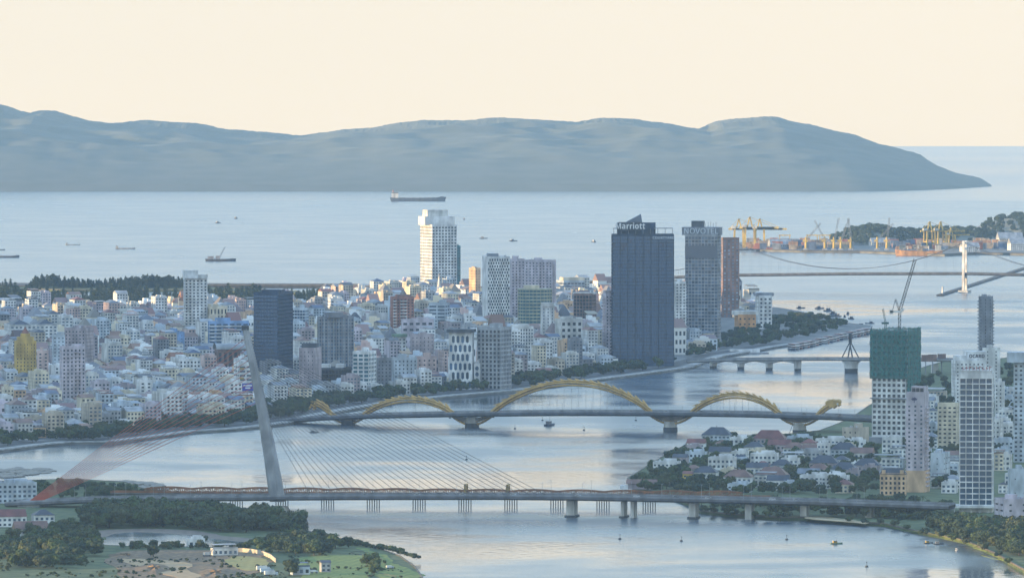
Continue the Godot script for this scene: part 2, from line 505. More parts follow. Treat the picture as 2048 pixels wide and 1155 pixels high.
func grove(called: String, kind_names: Array, spots: Array) -> void:   # a far wood that reads as one mass: spots [x, y, z, size]
	var t := Node3D.new()
	t.name = numbered(called)
	add_child(t, true)
	t.set_meta("kind", "stuff")
	for q in kind_names.size():
		var mine := []
		for i in range(q, spots.size(), kind_names.size()): mine.append(spots[i])
		if mine.is_empty(): continue
		var mm := MultiMesh.new()
		mm.transform_format = MultiMesh.TRANSFORM_3D
		mm.mesh = tree_kinds[kind_names[q]][0]
		mm.instance_count = mine.size()
		for i in mine.size():
			var s: float = mine[i][3]
			mm.set_instance_transform(i, Transform3D(Basis(Vector3.UP, i * 2.4).scaled(Vector3(s, s * (0.85 + 0.3 * fmod(i * 0.618, 1.0)), s)), Vector3(mine[i][0], mine[i][1], mine[i][2])))
		var o := MultiMeshInstance3D.new()
		o.name = "foliage"
		o.multimesh = mm
		o.material_override = tree_kinds[kind_names[q]][2]
		t.add_child(o, true)
		o.set_meta("kind", "stuff")

# ---------------------------------------------------------------- setting
func light_and_view() -> void:
	var cam := Camera3D.new()
	cam.name = "camera"
	add_child(cam)
	cam.position = Vector3(0, 310, 8000)
	cam.rotation.x = -0.028492
	cam.fov = 4.40960
	cam.near = 1.0
	cam.far = 400000.0
	cam.current = true
	# evening sky: cream over the horizon, passing into pale blue higher up
	var w := 512; var h := 512
	var im := Image.create(w, h, false, Image.FORMAT_RGBF)
	var wisps := noise_image(512, 0.012, 4)
	for y in h:
		var el := 90.0 - (y + 0.5) / h * 180.0
		var t := smoothstep(1.4, 9.0, el)
		var t2 := smoothstep(10.0, 80.0, el)
		var c := Color(0.565, 0.428, 0.25).lerp(Color(0.435, 0.585, 0.66), t).lerp(Color(0.14, 0.285, 0.60), t2)
		for x in w:
			var n := (wisps.get_pixel(x, y).r - 0.5) * 0.10
			im.set_pixel(x, y, Color(c.r * (1 + n), c.g * (1 + n * 0.8), c.b * (1 + n * 0.6)))
	var pan := PanoramaSkyMaterial.new()
	pan.panorama = ImageTexture.create_from_image(im)
	var sky := Sky.new()
	sky.sky_material = pan
	var env := Environment.new()
	env.background_mode = Environment.BG_SKY
	env.sky = sky
	env.tonemap_mode = Environment.TONE_MAPPER_LINEAR
	env.tonemap_exposure = 2.4
	env.sdfgi_enabled = true
	env.ssao_enabled = true
	env.ssil_enabled = true
	env.fog_enabled = true
	env.fog_density = HAZE
	env.fog_light_color = Color(0.66, 0.83, 1.0)
	var we := WorldEnvironment.new()
	we.name = "evening_air"
	we.environment = env
	add_child(we)
	var sun := DirectionalLight3D.new()
	sun.name = "evening_sun"
	var e := deg_to_rad(5.0); var b := deg_to_rad(15.0)
	var s := Vector3(-cos(b) * cos(e), sin(e), sin(b) * cos(e))
	sun.basis = Basis.looking_at(-s)
	sun.light_energy = 1.5
	sun.light_color = Color(1.0, 0.84, 0.60)
	sun.light_angular_distance = 0.5
	sun.shadow_enabled = true
	add_child(sun)

func outline(a: Array) -> PackedVector2Array:   # x, d pairs to the plan of Kit.prism
	var p := PackedVector2Array()
	for i in range(0, a.size(), 2): p.append(Vector2(a[i], 8000.0 - a[i + 1]))
	return p

func ground_mat(key: String, lo: Color, hi: Color, scale: float, rough := 0.95, contrast := 1.6, seed_ := 3) -> StandardMaterial3D:
	var m := StandardMaterial3D.new()
	m.albedo_texture = ImageTexture.create_from_image(ramp_image(noise_image(256, 0.02, seed_, FastNoiseLite.TYPE_SIMPLEX_SMOOTH, 5), srgb(lo), srgb(hi), contrast))
	m.roughness = rough
	m.uv1_triplanar = true
	m.uv1_world_triplanar = true
	m.uv1_scale = Vector3(scale, scale, scale)
	mats[key] = m
	return m

func water() -> void:
	var m := StandardMaterial3D.new()
	m.albedo_color = srgb(Color(0.018, 0.050, 0.085))
	m.metallic_specular = 0.5
	m.roughness = 1.0
	# slick and ruffled patches of water
	var a := noise_image(1024, 0.0042, 11, FastNoiseLite.TYPE_SIMPLEX_SMOOTH, 5)
	var b := noise_image(1024, 0.021, 12, FastNoiseLite.TYPE_SIMPLEX_SMOOTH, 4)
	var im := Image.create(1024, 1024, false, Image.FORMAT_RGB8)
	for y in 1024:
		for x in 1024:
			var t := clampf((a.get_pixel(x, y).r * 0.7 + b.get_pixel(x, y).r * 0.3 - 0.5) * 2.6 + 0.5, 0, 1)
			var v := lerpf(0.08, 0.34, t)
			im.set_pixel(x, y, Color(v, v, v))
	m.roughness_texture = ImageTexture.create_from_image(im)
	m.roughness_texture_channel = BaseMaterial3D.TEXTURE_CHANNEL_RED
	var hn := noise_image(2048, 0.11, 21, FastNoiseLite.TYPE_SIMPLEX_SMOOTH, 3)
	hn.convert(Image.FORMAT_RGBA8)
	hn.bump_map_to_normal_map(1.6)
	m.normal_enabled = true
	m.normal_texture = ImageTexture.create_from_image(hn)
	m.normal_scale = 0.06
	m.uv1_triplanar = true
	m.uv1_world_triplanar = true
	m.uv1_scale = Vector3(1, 1, 1) / 2900.0
	mats["water"] = m
	var k := Kit.new()
	var p := []
	for q in [[-4000, 1500], [4000, 1500], [6000, 18532.1], [-6000, 18532.1], [5000, 10332.9], [-5000, 10332.9]]: p.append(place(q[0], q[1]))
	k.quad(p[0], p[1], p[4], p[5])
	setting("water", k, m)
	var bay: StandardMaterial3D = m.duplicate()
	bay.roughness_texture = ImageTexture.create_from_image(ramp_image(noise_image(512, 0.02, 13), Color(0.21, 0.21, 0.21), Color(0.29, 0.29, 0.29)))
	bay.normal_scale = 0.03
	k = Kit.new()
	k.quad(p[5], p[4], p[2], p[3])
	setting("bay", k, bay)
	# the open sea beyond the bay lies calmer and more even
	var sea: StandardMaterial3D = m.duplicate()
	sea.normal_enabled = false
	sea.roughness_texture = ImageTexture.create_from_image(ramp_image(noise_image(256, 0.012, 14), Color(0.17, 0.17, 0.17), Color(0.23, 0.23, 0.23)))
	sea.uv1_scale = Vector3(1, 1, 1) / 9000.0
	k = Kit.new()
	k.quad(p[3], p[2], place(9000, 32764.2), place(-9000, 32764.2))
	setting("open_sea", k, sea)

func land(called: String, pts: Array, top: float, m: Material, wallm: Material) -> void:
	var k := Kit.new()
	k.prism(outline(pts), -1.0, top)
	setting(called, k, m)
	# stone quay edge, a little proud of the land
	var q := Kit.new()
	var o := outline(pts)
	for i in o.size():
		var a := Vector3(o[i].x, top - 0.15, o[i].y); var b := Vector3(o[(i + 1) % o.size()].x, top - 0.15, o[(i + 1) % o.size()].y)
		if a.distance_to(b) < 1500: q.bar(a, b, 1.2, 1.1)
	setting(called + "_quay", q, wallm)

func sheet(called: String, pts: Array, y: float, m: Material, kind := "structure") -> void:
	var k := Kit.new()
	k.prism(rough_edge(outline(pts)), y - 0.3, y)
	setting(called, k, m, kind)

func rough_edge(o: PackedVector2Array) -> PackedVector2Array:   # a natural outline: corners rounded and wandering
	var r := RandomNumberGenerator.new()
	r.seed = o.size() * 31 + int(absf(o[0].x))
	var p := o
	for it in 2:
		var q := PackedVector2Array()
		for i in p.size():
			var a := p[i]; var b := p[(i + 1) % p.size()]
			var w := a.distance_to(b) * 0.04
			q.append(a.lerp(b, 0.25) + Vector2(r.randfn(), r.randfn()) * w)
			q.append(a.lerp(b, 0.75) + Vector2(r.randfn(), r.randfn()) * w)
		p = q
	return p

func crest_at(ridge: Array, x: float) -> float:
	for j in range(0, ridge.size() - 2, 2):
		if x >= ridge[j] and x <= ridge[j + 2]:
			var t: float = (x - ridge[j]) / (ridge[j + 2] - ridge[j])
			return lerpf(ridge[j + 1], ridge[j + 3], t * t * (3 - 2 * t) * 0.5 + t * 0.5)
	return 0.0

func mountains() -> void:
	var ridge := [-1908.4, 197.1, -1789.4, 228.3, -1670.5, 241.7, -1581.3, 235.7, -1521.9, 220.9, -1477.3, 203, -1432.8, 194.1, -1373.3, 204.5, -1328.7, 189.7, -1284.2, 174.8, -1195, 164.4, -1091, 176.3, -1031.5, 170.3, -949.8, 167.4, -853.2, 148.1, -734.3, 139.1, -645.1, 127.2, -570.8, 137.6, -496.4, 148.1, -422.1, 152.5, -332.9, 167.4, -258.6, 176.3, -154.6, 174.8, -20.8, 182.2, 83.2, 176.3, 187.3, 170.3, 269, 182.2, 350.8, 180.7, 440, 168.9, 566.3, 148.1, 610.9, 171.8, 662.9, 180.7, 774.4, 185.2, 856.1, 167.4, 989.9, 137.6, 1108.9, 102, 1205.6, 79.7, 1254.7, 42.5, 1296.4, 5.4, 1339.5, -15.5]   # x and height along the crest
	var f := FastNoiseLite.new()
	f.seed = 9; f.frequency = 0.0012; f.fractal_octaves = 3
	var g := FastNoiseLite.new()
	g.seed = 19; g.frequency = 0.02; g.fractal_octaves = 3
	var k := Kit.new()
	var nx := 420; var nz := 46
	var x0: float = ridge[0]; var x1: float = ridge[ridge.size() - 2]
	var pts := []
	for i in nx + 1:
		var x := lerpf(x0, x1, float(i) / nx)
		var hh := crest_at(ridge, x)
		var soft := 0.0
		for q in 9: soft += crest_at(ridge, clampf(x + (q - 4) * 75.0, x0, x1)) / 9.0
		var col := []
		for j in nz + 1:
			var t := float(j) / nz
			var d := 19964.5 + 4700.0 * t + (900.0 if i > nx - 60 else 0.0) * pow(maxf(0, (i - nx + 60) / 60.0), 2) * (1 - t)
			var pr := sin(clampf(t / 0.5, 0, 1) * PI / 2) if t < 0.5 else cos((t - 0.5) * PI)
			pr = pow(maxf(pr, 0.0), 0.8)
			var spur := f.get_noise_2d(x * 1.7, d * 1.7) * 48.0 * sin(PI * clampf(t / 0.5, 0, 1)) * clampf(hh / 250.0, 0.1, 1)
			var tuft := g.get_noise_2d(x * 2.0, d * 0.7) * 3.0 * smoothstep(0.3, 0.5, t) * clampf(hh / 80.0, 0, 1)
			var y := maxf(-3.0 if j == 0 else 0.5, lerpf(soft, hh, pow(pr, 6.0)) * pr + spur * pr + tuft)
			col.append(place(x, d, -4.0 if j == 0 else y))
		pts.append(col)
	for i in nx:
		for j in nz: k.quad(pts[i][j], pts[i + 1][j], pts[i + 1][j + 1], pts[i][j + 1])
	setting("mountain_range", k, ground_mat("forest", Color(0.105, 0.12, 0.095), Color(0.14, 0.145, 0.12), 0.0012, 1.0, 1.2, 8))
	# the hills west of the city, beyond the edge of view, that the low sun stands behind
	var w := Kit.new()
	var rows := []
	for i in 41:
		var d := -100.0 + 8400.0 * i / 40.0
		var crest := 720.0 * smoothstep(0.40, 0.46, i / 40.0) * (1.0 - smoothstep(0.88, 1.0, i / 40.0)) + f.get_noise_1d(d) * 50.0
		var col := []
		for j in 13:
			var t := j / 12.0
			col.append(place(-8000.0 + 4400.0 * t, d, maxf(0.0, crest) * pow(sin(PI * t), 1.3) + f.get_noise_2d(d, t * 900) * 18.0 * sin(PI * t)))
		rows.append(col)
	for i in 40:
		for j in 12: w.quad(rows[i][j], rows[i][j + 1], rows[i + 1][j + 1], rows[i + 1][j])
	setting("west_hills", w, mats["forest"])

func grounds() -> void:
	var city := ground_mat("city_ground", Color(0.07, 0.075, 0.075), Color(0.20, 0.20, 0.19), 0.006)
	var quay := paint("quay", Color(0.34, 0.35, 0.35))
	var park := ground_mat("park_ground", Color(0.030, 0.060, 0.018), Color(0.095, 0.115, 0.045), 0.012, 0.95, 1.6, 5)
	land("west_bank", [-547.7, 5972.9, -420.6, 6155.1, -387.8, 6254.7, -371, 6288.6, -335.8, 6297.1, -308, 6374.9, -274.2, 6481.8, -241.3, 6527.4, -221.1, 6573.6, -197, 6648.9, -174.1, 6794.9, -140.9, 6947.5, -105.7, 7074.5, -59.5, 7195.2, -26.2, 7262.7, 12.7, 7343.1, 52.9, 7473.1, 78.7, 7558.3, 110.4, 7658, 148.3, 7773.4, 190.4, 7905.8, 206, 8042.7, 233.8, 8227.9, 265, 8346.2, 294.8, 8483.5, 330.8, 8609.3, 373.6, 8805.1, 434.5, 9098.4, 442.8, 9206.6, 419.3, 9298.7, 414.3, 9469.3, 385.1, 9686.5, 354.4, 9913.9, 305.4, 10042.5, 187.3, 10174.5, 52, 10264.4, -85.6, 10355.9, -128.5, 10472.6, -227.3, 10520.1, -320.5, 10355.9, -423.5, 10174.5, -559.2, 10174.5, -705.7, 10332.9, -946.9, 10332.9], 2.5, city, quay)
	land("east_bank", [340.4, 4487.6, 319.2, 4668.3, 311.4, 4828.8, 299.9, 4957.8, 286.7, 5016.8, 275.4, 5055.1, 256.2, 5144.8, 233.5, 5173.5, 207.7, 5220.1, 186.8, 5220.1, 166.6, 5243.7, 149.8, 5267.6, 133.7, 5297.6, 131.5, 5352.7, 115.8, 5492.1, 92.1, 5611.7, 88.6, 5722.4, 103.4, 5867.1, 123.9, 6066.6, 149, 6271.6, 168, 6357.5, 194.5, 6392.5, 225, 6410.2, 247.8, 6445.8, 266.8, 6490.9, 290.2, 6629.9, 310.1, 6775.1, 333.9, 6989.3, 371.2, 7262.7, 391.9, 7521.5, 420.1, 7812.6, 439.8, 7932.8, 473.3, 8098.8, 523.7, 8127.1, 633.6, 8361.3, 879.1, 8361.3, 472.2, 4487.6], 2.4, park, paint("bank", Color(0.14, 0.12, 0.09)))
	land("near_shore", [-410, 5666.5, -366.4, 5694.3, -333, 5708.3, -292.7, 5666.5, -267.9, 5544.6, -248.4, 5440.6, -224.2, 5383.7, -177.8, 5285.6, -161.7, 5220.1, -144.2, 5094, -128.3, 5006, -110.5, 4957.8, -89.4, 4884.7, -71.7, 4793.8, -60.7, 4687.2, -54.4, 4576.2, -48.1, 4183.8, -425.8, 4183.8, -575, 5652.7], 2.4, park, paint("bank", Color(0.14, 0.12, 0.09)))
	land("port_quay", [352.3, 13174.7, 436.4, 13193.4, 503.2, 13100.4, 606.3, 13063.6, 670.4, 12954.3, 740.9, 12829.2, 799.9, 12954.3, 987.6, 12811.5, 1120.3, 14534.2, 833.3, 14266.6, 627.7, 13924.6, 365.8, 13678.7], 4.0, city, paint("quay_dark", Color(0.05, 0.05, 0.05)))
	land("outer_spit", [-801.8, 10889.9, -700.1, 10889.9, -528.3, 10941.2, -338.2, 10928.4, -235.9, 10915.5, -125.5, 10813.9, -126.4, 10889.9, -237.3, 10980, -340.2, 10993, -532.1, 11019.1, -811.3, 11019.1], 4.5, paint("darkstone", Color(0.05, 0.055, 0.06)), paint("bank", Color(0.14, 0.12, 0.09)))
	land("inner_spit", [-787.1, 10689.5, -693.6, 10788.8, -647.5, 10738.9, -468.4, 10738.9, -298.8, 10567.9, -301.6, 10665, -476.1, 10915.5, -705.1, 10967.1, -803.7, 10915.5], 3.0, park, paint("bank", Color(0.14, 0.12, 0.09)))
	# promenade along the west bank
	var prom := Kit.new()
	var o := [-420.6, 6155.1, -387.8, 6254.7, -371, 6288.6, -335.8, 6297.1, -308, 6374.9, -274.2, 6481.8, -241.3, 6527.4, -221.1, 6573.6, -197, 6648.9, -174.1, 6794.9, -140.9, 6947.5, -105.7, 7074.5, -59.5, 7195.2, -26.2, 7262.7, 12.7, 7343.1, 52.9, 7473.1, 78.7, 7558.3, 110.4, 7658, 148.3, 7773.4, 190.4, 7905.8, 206, 8042.7, 233.8, 8227.9, 265, 8346.2, 294.8, 8483.5, 330.8, 8609.3]
	for i in range(0, o.size() - 2, 2):
		var a := place(o[i], o[i + 1], 2.56); var b := place(o[i + 2], o[i + 3], 2.56)
		var s := (b - a).normalized().cross(Vector3.UP) * -11.0
		prom.quad(a, b, b + s, a + s)
	setting("promenade", prom, paint("promenade", Color(0.40, 0.39, 0.37)))
	var rd := Kit.new()
	for i in range(0, o.size() - 2, 2):
		var a := place(o[i], o[i + 1], 2.6); var b := place(o[i + 2], o[i + 3], 2.6)
		var s := (b - a).normalized().cross(Vector3.UP)
		rd.quad(a - s * 15.0, b - s * 15.0, b - s * 30.0, a - s * 30.0)
	setting("river_road", rd, paint("asphalt", Color(0.06, 0.062, 0.066), 0.9))
	# near shore: pond, bare earth, grass, river road
	sheet("pond", [-275.1, 4911, -270.4, 5007.3, -257.3, 5045.7, -233, 5029.2, -211.5, 4996.4, -189.6, 4948, -165.6, 4921.5, -177.4, 4884.9, -203.5, 4884.9, -226.8, 4895.3, -252.9, 4895.3], 2.62, mats["water"])
	var earth := ground_mat("earth", Color(0.09, 0.06, 0.035), Color(0.23, 0.155, 0.085), 0.03, 0.95, 1.8, 15)
	sheet("bare_earth", [-257.6, 4828.5, -234.9, 4859.1, -195.7, 4854, -168.7, 4823.4, -152.2, 4758.5, -151.9, 4652.6, -167.3, 4606, -177.3, 4471.6, -237.1, 4471.6, -238, 4606, -259.9, 4724.3], 2.6, earth)
	sheet("mud_shore", [-288, 5051.3, -259.3, 5084.8, -224.9, 5073.6, -184.4, 4985.6, -153.4, 4953.3, -164.9, 4900.5, -206.8, 4964, -257.1, 5040.2, -273.1, 4964, -286.5, 4911, -294.9, 4996.4], 2.56, ground_mat("mud", Color(0.09, 0.07, 0.055), Color(0.17, 0.13, 0.10), 0.03, 0.8, 1.5, 25))
	sheet("sand_track", [-255.6, 4761.9, -240, 4766.9, -216.8, 4747.2, -195.7, 4660.5, -188.1, 4514, -216.1, 4470.1, -205.2, 4558.8, -215.9, 4660.5, -240.9, 4722.8], 2.74, ground_mat("sand", Color(0.30, 0.20, 0.105), Color(0.42, 0.29, 0.16), 0.03, 0.95, 1.4, 35))
	var grass := ground_mat("grass", Color(0.065, 0.115, 0.02), Color(0.18, 0.22, 0.05), 0.03, 0.95, 1.8, 45)
	sheet("grass_field", [-139.6, 4763.5, -120.1, 4808.3, -91, 4798.3, -84.3, 4748.7, -82.4, 4537.8, -84, 4428.5, -122.4, 4428.5, -133.5, 4606], 2.6, grass)
	sheet("yellow_grass", [-182.5, 4761.9, -167.8, 4796.7, -151.5, 4737.4, -150.3, 4651.1, -168.9, 4651.1, -183.6, 4708.3], 2.7, ground_mat("drygrass", Color(0.20, 0.17, 0.05), Color(0.32, 0.27, 0.09), 0.03, 0.95, 1.5, 55))
	sheet("road_bank", [-105.8, 4891.7, -85, 4819.9, -70.9, 4740.5, -60.7, 4635.3, -54.9, 4517, -69.9, 4473, -74.3, 4654.1, -80.7, 4760.1, -95, 4840.2], 2.55, grass)
	sheet("near_road", [-102.8, 4840.6, -91.5, 4825.4, -81.5, 4770.3, -75.7, 4687.5, -73, 4557.3, -72.1, 4425.6, -79.2, 4425.6, -81.7, 4603, -86, 4735.8, -94.3, 4805.2, -102.8, 4810.2], 2.9, paint("asphalt_pale", Color(0.13, 0.13, 0.135), 0.9))
	for q in [[-260.2, 4788.3, -254.3, 4828.5, -242.5, 4818.4, -234.2, 4778.3, -245.4, 4748.7], [-237.1, 4709.8, -225.9, 4738.9, -211.8, 4671.5, -213.4, 4606, -228.8, 4606], [-196.5, 4643.2, -186, 4690.6, -171.7, 4643.2, -175.1, 4569.4, -190.4, 4569.4]]:
		mound(q, 1.7, earth)
	# mudflats in the river
	var flatm := ground_mat("mudflat", Color(0.035, 0.033, 0.03), Color(0.12, 0.11, 0.10), 0.05, 0.55, 2.2, 65)
	for q in [[-419.2, 5793.9, -405.9, 5882, -388.2, 5912, -372, 5904.5, -359.6, 5882, -367.3, 5830.3, -382.9, 5772.3, -401.2, 5757.9], [-318.4, 5652.7, -303.3, 5722.4, -286.4, 5729.5, -268.8, 5680.4, -254.3, 5611.7, -277.7, 5591.4, -303.8, 5591.4], [-250.8, 5415.1, -233.9, 5440.6, -218.8, 5427.8, -223.8, 5390, -241.9, 5377.5]]:
		mudflat(q, flatm)
	# east shore path in the evening light
	sheet("shore_path", [205.1, 5226.8, 221.4, 5214.9, 246.7, 5162.3, 244.7, 5133.5, 219.9, 5179.7, 204, 5197.3], 2.6, ground_mat("path", Color(0.36, 0.27, 0.15), Color(0.50, 0.40, 0.25), 0.05, 0.95, 1.4, 75))
	sheet("shore_grass", [252.8, 5145, 274.4, 5099.4, 293.6, 5021.5, 307.1, 4914.2, 322.3, 4751.8, 318.9, 4665.1, 310.9, 4821.5, 299.1, 4945.9, 278.1, 5043.5, 255.1, 5122.1], 2.56, grass)
	# the low jetty and the thin breakwater off the river mouth
	var j := Kit.new()
	j.bar(place(600.6, 10520.1, 1.0), place(851.4, 12205.8, 1.0), 9.0, 2.6)
	var jt := thing("breakwater", "long dark stone breakwater slanting through the river mouth behind the white bridge pylon", "breakwater")
	part(jt, "stone_bank", j, paint("darkstone", Color(0.05, 0.055, 0.06)))
	var lk := Kit.new()
	lk.tube([place(607.6, 10567.9, 3.0), place(607.6, 10567.9, 12.0)], [1.6, 1.2], 8)
	part(jt, "beacon", lk, wall("white"))

func mound(q: Array, h: float, m: Material) -> void:
	var o := rough_edge(outline(q))
	var c := Vector2.ZERO
	for p in o: c += p / o.size()
	var k := Kit.new()
	for r in 3:
		var a0 := 1.0 - r * 0.33; var a1 := 1.0 - (r + 1) * 0.33
		for i in o.size():
			var p := o[i] - c; var n := o[(i + 1) % o.size()] - c
			var y0 := 2.4 + h * (1 - a0 * a0) * (0.8 + 0.2 * sin(i * 1.7)); var y1 := 2.4 + h * (1 - a1 * a1) * (0.8 + 0.2 * sin(i * 1.7))
			var y2 := 2.4 + h * (1 - a0 * a0) * (0.8 + 0.2 * sin((i + 1) % o.size() * 1.7)); var y3 := 2.4 + h * (1 - a1 * a1) * (0.8 + 0.2 * sin((i + 1) % o.size() * 1.7))
			k.quad(Vector3(c.x + p.x * a0, y0, c.y + p.y * a0), Vector3(c.x + p.x * a1, y1, c.y + p.y * a1), Vector3(c.x + n.x * a1, y3, c.y + n.y * a1), Vector3(c.x + n.x * a0, y2, c.y + n.y * a0))
	setting("earth_mound", k, m)

func mudflat(q: Array, m: Material) -> void:
	var k := Kit.new()
	var o := outline(q)
	var r := RandomNumberGenerator.new()
	r.seed = 40 + int(absf(o[0].x))
	var lo := o[0]; var hi := o[0]
	for p in o: lo = lo.min(p); hi = hi.max(p)
	for i in 130:
		var p := Vector2(r.randf_range(lo.x, hi.x), r.randf_range(lo.y, hi.y))
		if not Geometry2D.is_point_in_polygon(p, o): continue
		var pg := PackedVector2Array()
		for s in 9: pg.append(p + Vector2(cos(s * TAU / 9) * r.randf_range(2.5, 7.5), sin(s * TAU / 9) * r.randf_range(5, 22)))
		k.prism(pg, -0.5, r.randf_range(0.25, 0.9))
	setting("mudflat", k, m)

